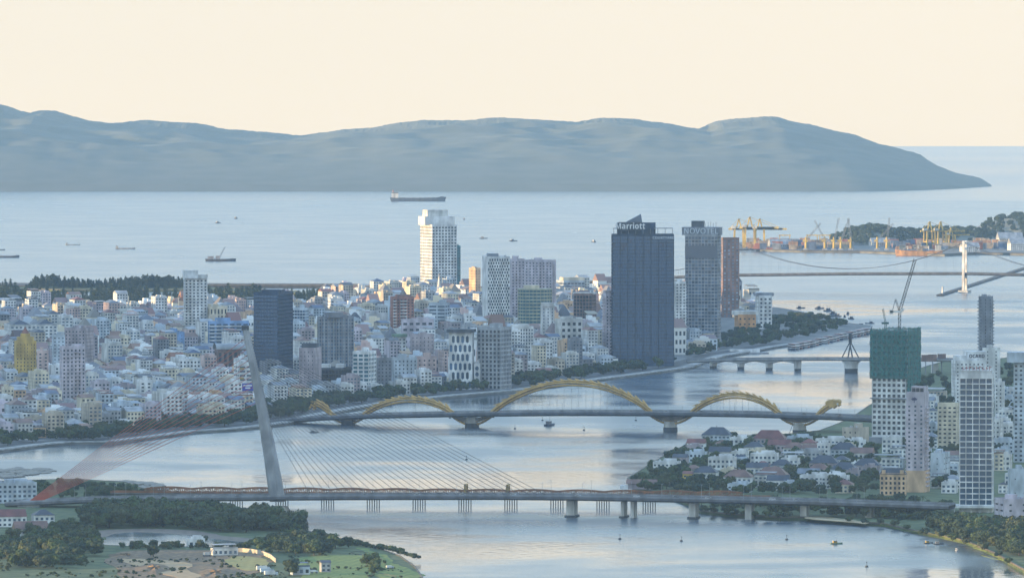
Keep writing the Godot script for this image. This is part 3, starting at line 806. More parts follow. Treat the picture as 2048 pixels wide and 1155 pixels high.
# ---------------------------------------------------------------- west city
var BUILDINGS := [
	{"n":"hotel","l":"long white five-storey hotel with a dark mansard roof, behind the gold tower","x":-535.2,"d":8328,"w":52.9,"t":39.7,"h":30.5,"a":14,"f":8,"c":11,"wf":0.55,"hf":0.45,"wall":"white","pane":"mid","roof":false,"top":0.6},
	{"n":"gold_tower","l":"gold-painted tower block with stepped crown and dome","x":-483.8,"d":7443.2,"w":20.5,"t":13.2,"h":43.1,"a":12,"f":12,"c":6,"wf":0.3,"hf":0.45,"wall":"gold","pane":"dark","roof":false,"crown":[[0,0,16,5,10,"gold"],[0,0,9,3,7,"gold",5.1]]},
	{"n":"gold_annex","l":"low cream wing at the foot of the gold tower, on its near corner","x":-499.8,"d":7463,"w":5.7,"t":4.3,"h":18.9,"a":12,"f":5,"c":2,"wf":0.35,"hf":0.5,"wall":"cream","pane":"dark"},
	{"n":"apartment_tower","l":"slim grey apartment tower with dark recessed balcony column, beside the gold tower","x":-409.2,"d":6971.3,"w":21.8,"t":14.2,"h":54.8,"a":14,"f":15,"c":6,"wf":0.42,"hf":0.5,"wall":"lilac","pane":"dark","bal":[[3,5]]},
	{"n":"apartment_tower","l":"broad grey-pink tower with dark roof garden, rising behind the slim grey apartment tower","x":-437.7,"d":7573,"w":21.8,"t":29.2,"h":51.9,"a":-14,"f":14,"c":6,"wf":0.4,"hf":0.42,"wall":"mauve","pane":"dark"},
	{"n":"apartment_block","l":"blue-grey narrow slab block between the gold tower and the broad grey-pink tower","x":-454.3,"d":7500.6,"w":12.2,"t":6.7,"h":47.5,"a":14,"f":13,"c":3,"wf":0.3,"hf":0.4,"wall":"pale","pane":"dark"},
	{"n":"office_block","l":"white office block with slanting dark window strips behind the slim grey tower","x":-508,"d":8519.6,"w":13.5,"t":23.2,"h":34,"a":14,"f":9,"c":3,"wf":0.6,"hf":0.4,"wall":"white","pane":"mid"},
	{"n":"glass_office","l":"low green-blue glass office with stepped roof behind the broad grey-pink tower","x":-470.5,"d":8471.9,"w":30.6,"t":21.7,"h":28.8,"a":14,"f":8,"c":8,"wf":0.86,"hf":0.7,"wall":"pale","pane":"teal"},
	{"n":"school_block","l":"cream block with stair turret standing against the dark pine wood","x":-502.8,"d":9656.9,"w":17,"t":17,"h":16.1,"a":14,"f":3,"c":2,"wf":0.2,"hf":0.25,"wall":"cream","pane":"dark","crown":[[5,0,7,7,7,"cream"]],"roof":false},
	{"n":"school_block","l":"cream double block with flat roofs beside the tall white balcony tower","x":-439.2,"d":9710.5,"w":16.4,"t":43.8,"h":17.4,"a":14,"f":5,"c":3,"wf":0.45,"hf":0.45,"wall":"cream","pane":"mid"},
	{"n":"apartment_tower","l":"tall white apartment tower with stacked balconies rising above the pine wood","x":-358.4,"d":8479.8,"w":26.5,"t":5.9,"h":78,"a":16,"f":22,"c":6,"wf":0.5,"hf":0.5,"wall":"white","pane":"dark","bal":[[0,2]],"crown":[[-6,0,15,9,14,"white"],[7,0,12,4,12,"offwhite"]]},
	{"n":"office_block","l":"cream office block with tall arcaded window bays beside the tall white tower","x":-337.3,"d":8495.3,"w":20.3,"t":38,"h":45.2,"a":16,"f":6,"c":5,"wf":0.42,"hf":0.75,"wall":"cream","pane":"dark"},
	{"n":"office_block","l":"blue office block with white horizontal bands, behind the leaning bridge pylon","x":-308.6,"d":8149.8,"w":44.5,"t":5.5,"h":39.6,"a":14,"f":10,"c":6,"wf":0.7,"hf":0.5,"wall":"blue","pane":"blue","bal":[[0,4],[4,12]],"balwall":"white","one":true},
	{"n":"apartment_block","l":"plain light blue block with bare walls next to the blue striped office","x":-369.5,"d":8212.1,"w":6.2,"t":74.4,"h":26.7,"a":14,"f":7,"c":1,"wf":0.2,"hf":0.2,"wall":"blue","pane":"dark"},
	{"n":"hall","l":"brown brick hall with tall window bays and a grey curved roof, behind the bridge cables","x":-288.9,"d":7717.8,"w":32.9,"t":14.7,"h":24.7,"a":14,"f":2,"c":6,"wf":0.55,"hf":0.8,"wall":"brown","pane":"dark","roof":false},
	{"n":"office_tower","l":"white rounded office block with yellow trim and blue billboard behind the bridge pylon","x":-249.4,"d":6954.6,"w":13.4,"t":23,"h":40.3,"a":14,"f":10,"c":2,"wf":0.8,"hf":0.42,"wall":"white","pane":"mid","one":true},
	{"n":"apartment_block","l":"white six-storey block with blank side wall, below the plain blue block","x":-345.5,"d":7035.9,"w":12,"t":16,"h":21.1,"a":14,"f":6,"c":2,"wf":0.4,"hf":0.45,"wall":"white","pane":"dark"},
	{"n":"apartment_block","l":"white wide block with arched windows below the blue striped office","x":-324.2,"d":7435.1,"w":21.2,"t":45.8,"h":26.7,"a":14,"f":7,"c":6,"wf":0.5,"hf":0.5,"wall":"white","pane":"dark"},
	{"n":"apartment_block","l":"cream seven-storey block at the river bank, below the gold tower","x":-461.3,"d":6847.7,"w":8.9,"t":15.3,"h":22.3,"a":14,"f":6,"c":3,"wf":0.42,"hf":0.5,"wall":"cream","pane":"dark"},
	{"n":"apartment_block","l":"pale pink block touching the gold tower","x":-462.5,"d":7380,"w":10.9,"t":5.7,"h":35.9,"a":12,"f":10,"c":2,"wf":0.4,"hf":0.4,"wall":"pink","pane":"dark"},
	{"n":"dark_glass_tower","l":"dark blue glass tower of two joined slabs beside the leaning bridge pylon","x":-237.1,"d":7440,"w":24.8,"t":55.9,"h":91.9,"a":-14,"f":25,"c":8,"wf":0.93,"hf":0.6,"wall":"navy","pane":"navy","crown":[[0,0,20,3,14,"navy"]],"roof":false},
	{"n":"glass_office","l":"blue glass office slab half hidden behind the dark blue glass tower","x":-237.2,"d":8392,"w":15.7,"t":15.7,"h":46.4,"a":-14,"f":13,"c":5,"wf":0.9,"hf":0.7,"wall":"pale","pane":"blue"},
	{"n":"apartment_block","l":"white block with grouped windows, standing before the far pine trees","x":-221.4,"d":9330.4,"w":16.1,"t":27.7,"h":29.2,"a":14,"f":7,"c":3,"wf":0.55,"hf":0.45,"wall":"white","pane":"mid"},
	{"n":"apartment_block","l":"narrow cream block with bare sunlit side at the far edge of the city","x":-211.5,"d":9778.5,"w":9.4,"t":16.3,"h":27.4,"a":30,"f":7,"c":2,"wf":0.25,"hf":0.3,"wall":"cream","pane":"dark"},
	{"n":"office_tower","l":"dark grey-blue office tower with pale vertical strips and curved roof crown","x":-175.9,"d":7464.5,"w":35.6,"t":7.5,"h":66.7,"a":14,"f":19,"c":12,"wf":0.62,"hf":0.62,"wall":"midgrey","pane":"blue","fin":7,"finwall":"pale","crown":[[-2,0,16,5,16,"midgrey"]]},
	{"n":"apartment_block","l":"pink-brown ten-storey block with dark rooftop room, beside the dark grey-blue tower","x":-193.8,"d":7194.3,"w":15.2,"t":26.1,"h":45.5,"a":-14,"f":11,"c":4,"wf":0.22,"hf":0.35,"wall":"mauve","pane":"dark","crown":[[0,0,14,5,12,"dark"]],"roof":false},
	{"n":"dark_glass_office","l":"low black glass office in front of the dark grey-blue tower","x":-172.9,"d":7244.1,"w":26.8,"t":35.8,"h":24.6,"a":-14,"f":6,"c":8,"wf":0.92,"hf":0.85,"wall":"dark","pane":"black","crown":[[-7,2,8,4,8,"white"],[8,2,8,4,8,"white"]],"roof":false,"one":true},
	{"n":"warehouse_block","l":"building whose broad blank white wall faces the river, behind the teal glass office","x":-154,"d":8509.8,"w":24.4,"t":3,"h":36.9,"a":14,"f":1,"c":1,"wf":0.05,"hf":0.04,"wall":"white","pane":"dark"},
	{"n":"apartment_tower","l":"red-brown apartment tower with white balconies, at the rear of the city centre","x":-124.4,"d":8483.5,"w":24.6,"t":13.5,"h":56.5,"a":14,"f":16,"c":6,"wf":0.4,"hf":0.45,"wall":"brick","pane":"dark","bal":[[0,1],[2,4]],"balwall":"white","crown":[[2,0,14,3,12,"brown"]]},
	{"n":"office_block","l":"beige slab office with plain top and dark window bands, before the red-brown tower","x":-101.5,"d":8035.6,"w":34.8,"t":4.3,"h":45.5,"a":14,"f":7,"c":5,"wf":0.6,"hf":0.4,"wall":"lilac","pane":"dark","one":true},
	{"n":"apartment_block","l":"mauve block with small punched windows in front of the beige slab","x":-92.6,"d":7713.2,"w":24.2,"t":5.1,"h":40.6,"a":14,"f":10,"c":6,"wf":0.25,"hf":0.3,"wall":"mauve","pane":"dark"},
	{"n":"apartment_block","l":"white narrow block with green roof between the teal glass office and the mauve block","x":-116.5,"d":7752.4,"w":12.9,"t":5.8,"h":37.2,"a":14,"f":10,"c":3,"wf":0.5,"hf":0.45,"wall":"white","pane":"dark","crown":[[0,0,14,3,12,"green"]],"roof":false},
	{"n":"glass_office","l":"teal and white glass office block behind the river bank trees","x":-142.6,"d":7240.4,"w":16.3,"t":28.1,"h":40.5,"a":-14,"f":10,"c":3,"wf":0.75,"hf":0.6,"wall":"white","pane":"teal","one":true},
	{"n":"apartment_block","l":"dark grey block between the teal glass office and the pale blue-grey block","x":-124.4,"d":7274.8,"w":14.3,"t":5,"h":32.5,"a":14,"f":9,"c":4,"wf":0.4,"hf":0.4,"wall":"midgrey","pane":"dark"},
	{"n":"apartment_block","l":"pale blue-grey block with square windows behind the river bank trees","x":-105.4,"d":7335.3,"w":23.1,"t":10.3,"h":30.8,"a":14,"f":8,"c":6,"wf":0.35,"hf":0.45,"wall":"pale","pane":"dark"},
	{"n":"apartment_block","l":"salmon pink block with roof terrace left of the honeycomb tower","x":-85.8,"d":7465.2,"w":19.8,"t":8.8,"h":26.9,"a":14,"f":6,"c":4,"wf":0.35,"hf":0.35,"wall":"pink","pane":"dark"},
	{"n":"office_block","l":"white office with dark horizontal window bands, at the rear of the city centre","x":-82.6,"d":8486.5,"w":19.6,"t":19.6,"h":49.2,"a":-14,"f":12,"c":2,"wf":0.85,"hf":0.5,"wall":"pale","pane":"mid","one":true},
	{"n":"apartment_block","l":"small white block dotted with square windows behind the honeycomb tower","x":-47.1,"d":8314.1,"w":11,"t":11,"h":42.7,"a":14,"f":12,"c":3,"wf":0.45,"hf":0.45,"wall":"white","pane":"dark"},
	{"n":"honeycomb_tower","l":"white hotel tower with honeycomb of tall eight-sided windows","x":-49.7,"d":7347.6,"w":23.3,"t":11.5,"h":55.8,"a":-10,"f":6,"c":5,"wf":0.62,"hf":0.8,"wall":"white","pane":"blue","oct":true,"stag":true,"crown":[[0,0,26,3,20,"dark"]],"roof":false,"top":2.5},
	{"n":"honeycomb_annex","l":"low white annex with honeycomb windows, touching the honeycomb tower","x":-34,"d":7343.8,"w":5.8,"t":3.7,"h":24.5,"a":-10,"f":4,"c":1,"wf":0.6,"hf":0.8,"wall":"white","pane":"blue","oct":true,"one":true},
	{"n":"grid_tower","l":"grey hotel tower with a square window grid and dark glass flank","x":-17.4,"d":7355.3,"w":24.8,"t":28.8,"h":59.7,"a":-22,"f":14,"c":6,"wf":0.62,"hf":0.62,"wall":"grey","pane":"dark","roof":true,"rec":0.8},
	{"n":"tall_white_tower","l":"tallest white tower of the city, stepped top and one sunlit narrow side","x":-102,"d":10411.4,"w":36.5,"t":49.4,"h":99.7,"a":20,"f":23,"c":8,"wf":0.6,"hf":0.56,"wall":"white","pane":"dark","crown":[[-3,0,44,12,28,"white"],[-5,0,30,9,20,"offwhite",12.1]],"roof":false},
	{"n":"glass_slab","l":"thin green glass slab standing against the tallest white tower","x":-76,"d":10415.8,"w":6.6,"t":8.8,"h":70.1,"a":18,"f":20,"c":2,"wf":0.9,"hf":0.7,"wall":"teal","pane":"teal"},
	{"n":"hotel_tower","l":"sunlit peach-coloured narrow tower between the tallest white tower and the chequered tower","x":-48.6,"d":9778,"w":8,"t":15.6,"h":55.4,"a":32,"f":15,"c":2,"wf":0.3,"hf":0.35,"wall":"peach","pane":"dark"},
	{"n":"chequered_tower","l":"tall white tower with chequered narrow windows and a plain white edge strip","x":-18.1,"d":8494.9,"w":25.7,"t":36.5,"h":101.7,"a":10,"f":28,"c":9,"wf":0.55,"hf":0.75,"wall":"white","pane":"dark","stag":true,"swf":0.05,"crown":[[-4,0,12,4,10,"midgrey"]]},
	{"n":"apartment_tower","l":"pale apartment tower with side balconies joined to the chequered tower","x":5.2,"d":8643.7,"w":16.1,"t":16.2,"h":95,"a":14,"f":27,"c":4,"wf":0.42,"hf":0.45,"wall":"lilac","pane":"dark","bal":[[1,2]]},
	{"n":"apartment_tower","l":"pale wide apartment tower with dark centre strip, next to the pale twin tower","x":33.7,"d":8877.5,"w":33.2,"t":18.2,"h":88.1,"a":-14,"f":25,"c":8,"wf":0.42,"hf":0.45,"wall":"lilac","pane":"dark","bal":[[4,6]],"sidebal":true},
	{"n":"apartment_tower","l":"slim white slab tower with two blank vertical strips before the round glass tower","x":38.3,"d":8092.9,"w":14,"t":6.2,"h":58.2,"a":14,"f":16,"c":3,"wf":0.25,"hf":0.6,"wall":"white","pane":"mid","crown":[[0,0,12,4,9,"offwhite"]]},
	{"n":"dark_glass_tower","l":"maroon and dark glass tower with white roof edge, left of the slim balcony tower","x":82.6,"d":8487.4,"w":21.4,"t":21.5,"h":59.9,"a":-14,"f":15,"c":6,"wf":0.8,"hf":0.75,"wall":"brown","pane":"dark","crown":[[0,0,24,2,16,"offwhite"]],"roof":false},
	{"n":"apartment_tower","l":"slim pale apartment tower with a column of balconies against the largest dark glass hotel","x":104.8,"d":7957.3,"w":14.4,"t":14.5,"h":75.3,"a":14,"f":21,"c":4,"wf":0.4,"hf":0.45,"wall":"lilac","pane":"dark","sidebal":true,"crown":[[0,0,14,4,10,"mauve"]]},
	{"n":"glass_hotel","l":"largest dark blue glass hotel with wedge roof and white lettering on its crown","x":138.2,"d":7929.2,"w":65.1,"t":12.6,"h":138.9,"a":6,"f":37,"c":25,"wf":0.94,"hf":0.72,"wall":"navy","pane":"navy","fin":8,"finwall":"navy","roof":false},
	{"n":"office_block","l":"white office block with large dark square openings and a sunlit narrow side","x":60.4,"d":7986.7,"w":24.3,"t":18.8,"h":47.3,"a":20,"f":7,"c":4,"wf":0.55,"hf":0.5,"wall":"offwhite","pane":"dark","swf":0.25,"one":true},
	{"n":"office_block","l":"white office with tall narrow window grid below the round glass tower","x":10.2,"d":7845.9,"w":23.3,"t":8.1,"h":43.9,"a":14,"f":12,"c":8,"wf":0.5,"hf":0.62,"wall":"white","pane":"dark","crown":[[-2,0,18,3,10,"white"]]},
	{"n":"glass_office","l":"low glass office with lit side wall far behind the maroon glass tower","x":78.3,"d":9997.7,"w":29.9,"t":30.7,"h":33.3,"a":18,"f":8,"c":6,"wf":0.8,"hf":0.6,"wall":"pale","pane":"mid","crown":[[2,0,30,5,16,"cream"]]},
	{"n":"apartment_tower","l":"white apartment slab with projecting balconies between the two tallest hotels","x":189.5,"d":8482.9,"w":12.1,"t":12.1,"h":73.5,"a":14,"f":21,"c":3,"wf":0.5,"hf":0.5,"wall":"white","pane":"dark","sidebal":true},
	{"n":"grid_hotel","l":"tall hotel with pale fine grid facade, lettering on top and white podium","x":218.1,"d":8554.3,"w":37.4,"t":29.2,"h":125.3,"a":-9,"f":32,"c":10,"wf":0.84,"hf":0.74,"wall":"grey","pane":"mid","roof":true,"crown":[[-1,0,44,9,20,"midgrey"],[-6,-2,14,16,10,"dark"]]},
	{"n":"bronze_tower","l":"dark bronze tower with glinting window rows behind the pale grid hotel","x":277.7,"d":9532.9,"w":21.6,"t":8.1,"h":100.4,"a":13,"f":24,"c":4,"wf":0.45,"hf":0.5,"wall":"brown","pane":"pale","roof":false},
	{"n":"apartment_tower","l":"white tower with big square dark windows and chamfered top near the river mouth","x":306,"d":9107.3,"w":15.8,"t":22.4,"h":39.4,"a":10,"f":8,"c":3,"wf":0.5,"hf":0.5,"wall":"white","pane":"dark","crown":[[0,0,22,4,16,"midgrey"]],"roof":false},
	{"n":"club_building","l":"orange low building with white colonnade beside the white square-windowed tower","x":279.7,"d":8982.9,"w":21.7,"t":21.7,"h":20.3,"a":10,"f":3,"c":4,"wf":0.4,"hf":0.3,"wall":"orange","pane":"dark","crown":[[0,0,30,5,16,"offwhite"]],"roof":false},
	{"n":"tower_under_construction","l":"unfinished tower wrapped in green netting above white window grid","x":321.4,"d":6276.8,"w":30.7,"t":29.6,"h":93.1,"a":-24,"f":19,"c":7,"wf":0.62,"hf":0.55,"wall":"white","pane":"dark","base":6,"roof":false,"top":2,"one":true},
	{"n":"flower_tower","l":"pale pink slim tower with dark flower emblem, in front of the netted tower","x":299.7,"d":5533.6,"w":13.7,"t":15.1,"h":72.9,"a":-16,"f":20,"c":3,"wf":0.36,"hf":0.42,"wall":"lilac","pane":"mid","top":8,"roof":false,"sidebal":true,"base":1},
	{"n":"glass_grid_tower","l":"nearest tall tower, dark glass in a white frame grid","x":327.8,"d":5281.2,"w":23.5,"t":16.6,"h":97,"a":-7,"f":22,"c":5,"wf":0.88,"hf":0.8,"wall":"white","pane":"blue","roof":false,"top":2.5,"base":5,"rec":0.7,"one":true},
	{"n":"dark_slim_tower","l":"slim dark tower with small balconies along one edge, alone above the water","x":493.1,"d":7793.4,"w":14.5,"t":9,"h":76.9,"a":-8,"f":22,"c":3,"wf":0.16,"hf":0.5,"wall":"midgrey","pane":"dark","sidebal":true},
	{"n":"hotel_tower","l":"white stepped hotel with dark lettering on its topmost block, behind the white-framed glass tower","x":429.1,"d":7049.6,"w":27.3,"t":21.6,"h":38.9,"a":8,"f":11,"c":7,"wf":0.36,"hf":0.4,"wall":"white","pane":"dark","crown":[[8,-4,20,9,14,"white"],[-7,-4,10,5,12,"white"]]},
	{"n":"hotel_block","l":"plain white block with a dark stair strip behind the stepped white hotel","x":464.9,"d":7264,"w":16.7,"t":6.3,"h":42.6,"a":8,"f":12,"c":2,"wf":0.15,"hf":0.4,"wall":"white","pane":"dark"},
	{"n":"apartment_tower","l":"blue-grey apartment tower cut by the right picture edge","x":409.3,"d":5960.3,"w":19.7,"t":9.9,"h":79.4,"a":-6,"f":22,"c":5,"wf":0.5,"hf":0.45,"wall":"pale","pane":"dark","crown":[[0,0,30,8,20,"pale"]],"roof":false},
	{"n":"apartment_block","l":"cream block with gabled top and bay windows left of the white-framed glass tower","x":356.3,"d":6111.9,"w":15.9,"t":13.2,"h":39.5,"a":-12,"f":11,"c":4,"wf":0.55,"hf":0.4,"wall":"cream","pane":"dark","roof":false},
	{"n":"apartment_block","l":"beige block with a few small windows and a grey blank flank, below the netted tower","x":283.7,"d":6179.8,"w":14.4,"t":20.4,"h":16.5,"a":-30,"f":4,"c":3,"wf":0.25,"hf":0.4,"wall":"beige","pane":"dark","swf":0.04},
	{"n":"apartment_block","l":"lilac low block with cream bay windows by the right picture edge","x":343.1,"d":5130.9,"w":19.2,"t":21.7,"h":17.1,"a":14,"f":4,"c":2,"wf":0.18,"hf":0.3,"wall":"lilac","pane":"dark","swf":0.6},
	{"n":"apartment_block","l":"white and blue-grey block between the flower-emblem tower and the white-framed glass tower","x":324.4,"d":5668.3,"w":10,"t":26.8,"h":21.5,"a":-14,"f":5,"c":1,"wf":0.1,"hf":0.2,"wall":"pale","pane":"dark","swf":0.5},
	{"n":"school_wing","l":"orange four-storey wing with dark mansard roof and arched windows","x":279.6,"d":5489.6,"w":19.1,"t":5.7,"h":15.4,"a":-10,"f":4,"c":6,"wf":0.5,"hf":0.55,"wall":"peach","pane":"dark","roof":false},
	{"n":"apartment_block","l":"white block with rows of small windows right of the white-framed glass tower","x":402,"d":6197.6,"w":6.6,"t":20.6,"h":23.5,"a":-12,"f":6,"c":2,"wf":0.45,"hf":0.4,"wall":"white","pane":"dark"},
	{"n":"apartment_block","l":"blue-grey blank block behind the lilac corner block","x":367.2,"d":5426.4,"w":13.9,"t":8.7,"h":21.7,"a":10,"f":2,"c":2,"wf":0.1,"hf":0.1,"wall":"pale","pane":"dark"},
	{"n":"apartment_block","l":"white cube house with terraces right of the stepped white hotel","x":442.1,"d":6786.9,"w":7.1,"t":14.3,"h":29.4,"a":-12,"f":8,"c":2,"wf":0.4,"hf":0.4,"wall":"white","pane":"dark"}]
func buildings() -> Dictionary:
	var by := {}
	for s in BUILDINGS:
		rng.seed = int(s.x * 7 + s.d)
		by[s.l] = tower(s)
	return by

func find_building(starts: String) -> Dictionary:
	for s in BUILDINGS:
		if s.l.begins_with(starts): return s
	return {}

func round_glass_tower() -> void:
	var t := thing("round_glass_tower", "round-fronted glass tower with yellow-green floor rings beneath the pale wide tower", "building", place(25.6, 8354, 2.5), deg_to_rad(8))
	var r := 19.7; var h := 68.5
	var n := 28
	var floors := roundi(h / 3.9)
	for f in floors + 1:
		var k := Kit.new()
		var pg := PackedVector2Array()
		for i in n: pg.append(Vector2(cos(TAU * i / n) * r, sin(TAU * i / n) * r * 0.8))
		var y := h * f / floors
		k.prism(pg, y, y + 1.15)
		part(t, "floor_ring", k, paint("ring", Color(0.42, 0.43, 0.30)))
	var c := Kit.new()
	var pg2 := PackedVector2Array()
	for i in n: pg2.append(Vector2(cos(TAU * i / n) * (r - 0.7), sin(TAU * i / n) * (r - 0.7) * 0.8))
	c.prism(pg2, 0, h)
	part(t, "glass_drum", c, pane("teal"))
	var m := Kit.new()
	for i in n: m.box(Vector3(cos(TAU * i / n) * (r - 0.5), 0, sin(TAU * i / n) * (r - 0.5) * 0.8), Vector3(0.35, h, 0.35))
	part(t, "mullions", m, paint("ring", Color.WHITE), true)
	var top := Kit.new()
	top.box(Vector3(-4, h + 1.2, 0), Vector3(16, 4, 12))
	part(t, "roof_room", top, wall("cream"))

func details(by: Dictionary) -> void:
	# signs and crowns of the two large hotels
	var s := find_building("largest dark blue glass hotel")
	var t: Node3D = by[s.l]
	var h: float = s.h; var w: float = s.w; var dp: float = s.t
	var k := Kit.new()
	k.box(Vector3(-w * 0.1, h + 0.05, -2), Vector3(w * 0.62, 12.8, dp * 0.6))
	part(t, "roof_block", k, wall("navy"))
	var wd := Kit.new()   # the wedge
	var a := -w * 0.30; var b := -w * 0.035; var y0 := h + 12.8 + 0.1; var y1 := y0 + 9.1
	for z in [[-6.0, 4.0]]:
		var p := [Vector3(a, y0, z[1]), Vector3(b + 1.5, y0, z[1]), Vector3(b, y1, z[1]), Vector3(a, y0, z[0]), Vector3(b + 1.5, y0, z[0]), Vector3(b, y1, z[0])]
		wd.tri(p[0], p[1], p[2]); wd.tri(p[4], p[3], p[5]); wd.quad(p[1], p[4], p[5], p[2]); wd.quad(p[3], p[0], p[2], p[5]); wd.quad(p[0], p[3], p[4], p[1])
	part(t, "roof_wedge", wd, glassy("wedge", Color(0.05, 0.09, 0.15), 0.25))
	var bd := Kit.new()
	bd.box(Vector3(-w * 0.215, h + 4.5, dp * 0.3 + 2.0), Vector3(w * 0.37, 9.0, 0.5))
	var board := part(t, "sign_board", bd, wall("dark"))
	var sign_white := paint("sign_white", Color(0.62, 0.62, 0.62), 0.6, false)
	lettering(board, "lettering", "Marriott", 6.0, Vector3(-w * 0.215, h + 9.2, dp * 0.3 + 2.5), sign_white, true, 0, 0.95)
	lettering(t, "lettering", "COURTYARD", 2.9, Vector3(w * 0.33, h - 3.2, dp / 2 + 0.75), paint("sign_grey", Color(0.40, 0.44, 0.50), 0.6, false))
	var pg := Kit.new()   # pergola frame along the roof
	for i in 9: pg.box(Vector3(w * (-0.48 + 0.12 * i), h, dp * 0.4), Vector3(0.5, 6.5, 0.5))
	pg.box(Vector3(w * 0.33, h + 6.5, dp * 0.4), Vector3(w * 0.3, 0.8, 5))
	pg.box(Vector3(-w * 0.45, h + 6.5, dp * 0.4), Vector3(w * 0.08, 0.8, 5))
	part(t, "roof_pergola", pg, wall("midgrey"))
	s = find_building("tall hotel with pale fine grid")
	t = by[s.l]; h = s.h; w = s.w; dp = s.t
	lettering(t, "lettering", "NOVOTEL", 6.2, Vector3(-1, h + 4.6, 10.8), paint("sign_grey2", Color(0.55, 0.58, 0.62), 0.6, false), false, 0, 1.08)
	k = Kit.new()
	k.box(Vector3(-3, 0, dp / 2 + 9), Vector3(w * 0.95, 14, 17.9))
	part(t, "podium", k, wall("white"))
	var pw := Kit.new()
	for i in 3: pw.box(Vector3(-w * 0.38 + i * w * 0.17, 3, dp / 2 + 18.1), Vector3(w * 0.1, 8, 0.3))
	pw.box(Vector3(w * 0.25, 6, dp / 2 + 18.1), Vector3(w * 0.32, 5, 0.3))
	part(t, "podium_windows", pw, pane("dark"), true)
	var band := Kit.new()
	band.box(Vector3(0, h - 26, dp / 2 + 0.25), Vector3(w, 14, 0.4))
	part(t, "glass_band", band, pane("mid"))
	var mast := Kit.new()
	for i in 5: mast.box(Vector3(w * (0.1 + 0.08 * i), h + 9, 6), Vector3(0.4, 5.0 + i % 3, 0.4))
	part(t, "roof_masts", mast, wall("midgrey"), true)
	# slim spire of the small church in front of the tallest white tower
	t = thing("church", "small white church with a slender pointed spire before the tallest white tower", "church", place(-96.6, 9918.6, 2.5))
	k = Kit.new()
	k.box(Vector3(0, 0, 0), Vector3(8, 14, 8))
	roof_gable(k, 12, 26, 10, 6)
	part(t, "walls", k, wall("white"))
	k = Kit.new()
	k.tube([Vector3(0, 14, 0), Vector3(0, 22, 0), Vector3(0, 46, 0)], [4.6, 3.2, 0.15], 8)
	part(t, "spire", k, wall("offwhite"))
	# dark mansard of the long white hotel
	s = find_building("long white five-storey hotel")
	t = by[s.l]; h = s.h; w = s.w; dp = s.t
	k = Kit.new()
	for q in [-0.27, 0.27]:
		var rk := Kit.new()
		roof_hip(rk, w * 0.44, dp + 1, h + 0.05, 6)
		var ro := part(t, "roof", rk, paint("roof_slate", ROOFS["slate"], 0.6))
		ro.position.x = w * q
	# curved roof of the brown hall
	s = find_building("brown brick hall")
	t = by[s.l]; h = s.h; w = s.w; dp = s.t
	k = Kit.new()
	for i in 12:
		var a0 := PI * i / 12.0; var a1 := PI * (i + 1) / 12.0
		var p0 := Vector2(-cos(a0) * (dp / 2 + 2), sin(a0) * 6.0 + h + 1.1); var p1 := Vector2(-cos(a1) * (dp / 2 + 2), sin(a1) * 6.0 + h + 1.1)
		k.quad(Vector3(w * 0.55, p0.y, p0.x), Vector3(-w * 0.55, p0.y, p0.x), Vector3(-w * 0.55, p1.y, p1.x), Vector3(w * 0.55, p1.y, p1.x))
	part(t, "curved_roof", k, paint("roof_tin", ROOFS["tin"], 0.6))
	# billboard
	s = find_building("white rounded office block")
	t = by[s.l]; h = s.h; w = s.w; dp = s.t
	k = Kit.new()
	k.box(Vector3(w * 0.1, h * 0.38, dp / 2 + 0.9), Vector3(w * 0.85, h * 0.17, 0.5))
	var bb := part(t, "billboard", k, paint("billboard", Color(0.03, 0.03, 0.30), 0.5, false))
	k = Kit.new()
	for i in 2: k.box(Vector3(w * 0.1, h * (0.43 + 0.055 * i), dp / 2 + 1.2), Vector3(w * (0.6 - 0.25 * (1 - i)), 1.3, 0.1))
	part(bb, "print_lines", k, sign_white, true)
	k = Kit.new()
	for i in 3: k.box(Vector3(-w * 0.3, h * (0.1 + 0.22 * i) + h * 0.33, dp / 2 + 0.3), Vector3(w * 0.3, 1.6, 0.5))
	part(t, "yellow_trim", k, wall("gold"), true)
	# gold tower dome
	s = find_building("gold-painted tower")
	t = by[s.l]
	k = Kit.new()
	k.tube([Vector3(0, s.h + 8.2, 0), Vector3(0, s.h + 10, 0), Vector3(0, s.h + 12, 0), Vector3(0, s.h + 15, 0)], [3.6, 3.4, 1.8, 0.1], 10)
	part(t, "dome", k, wall("brick"))
	k = Kit.new()
	for i in 9: k.box(Vector3(-s.w / 2 + s.w * (i + 0.5) / 9, s.h - 15, s.t / 2 + 0.3), Vector3(1.0, 14, 0.56))
	part(t, "pilasters", k, wall("gold"), true)
	# the flower emblem and roof garden of the slim pink tower
	s = find_building("pale pink slim tower")
	t = by[s.l]; h = s.h; w = s.w; dp = s.t
	k = Kit.new()
	for i in 5:
		var an := deg_to_rad(-60 + 30 * i)
		var c := Vector3(-w * 0.05, h - 5.0, dp / 2 + 0.2)
		var tip := c + Vector3(sin(an) * 2.9, cos(an) * 2.6, 0)
		var sd := Vector3(cos(an), -sin(an), 0) * 0.75
		k.quad(c, (c + tip) / 2 + sd, tip, (c + tip) / 2 - sd)
	k.box(Vector3(-w * 0.05, h - 6.8, dp / 2 + 0.15), Vector3(0.5, 1.8, 0.12))
	part(t, "flower_emblem", k, paint("emblem", Color(0.06, 0.05, 0.12), 0.6, false))
	k = Kit.new()
	k.box(Vector3(w * 0.12, h, 0), Vector3(w * 0.72, 5.4, dp * 0.8))
	var room := part(t, "roof_room", k, wall("lilac"))
	k = Kit.new()
	for i in 3: k.box(Vector3(w * (-0.1 + 0.22 * i), h + 1.2, dp * 0.4 + 0.15), Vector3(2.6, 2.8, 0.2))
	part(room, "window_band", k, pane("dark"), true)
	var r := RandomNumberGenerator.new()
	r.seed = 61
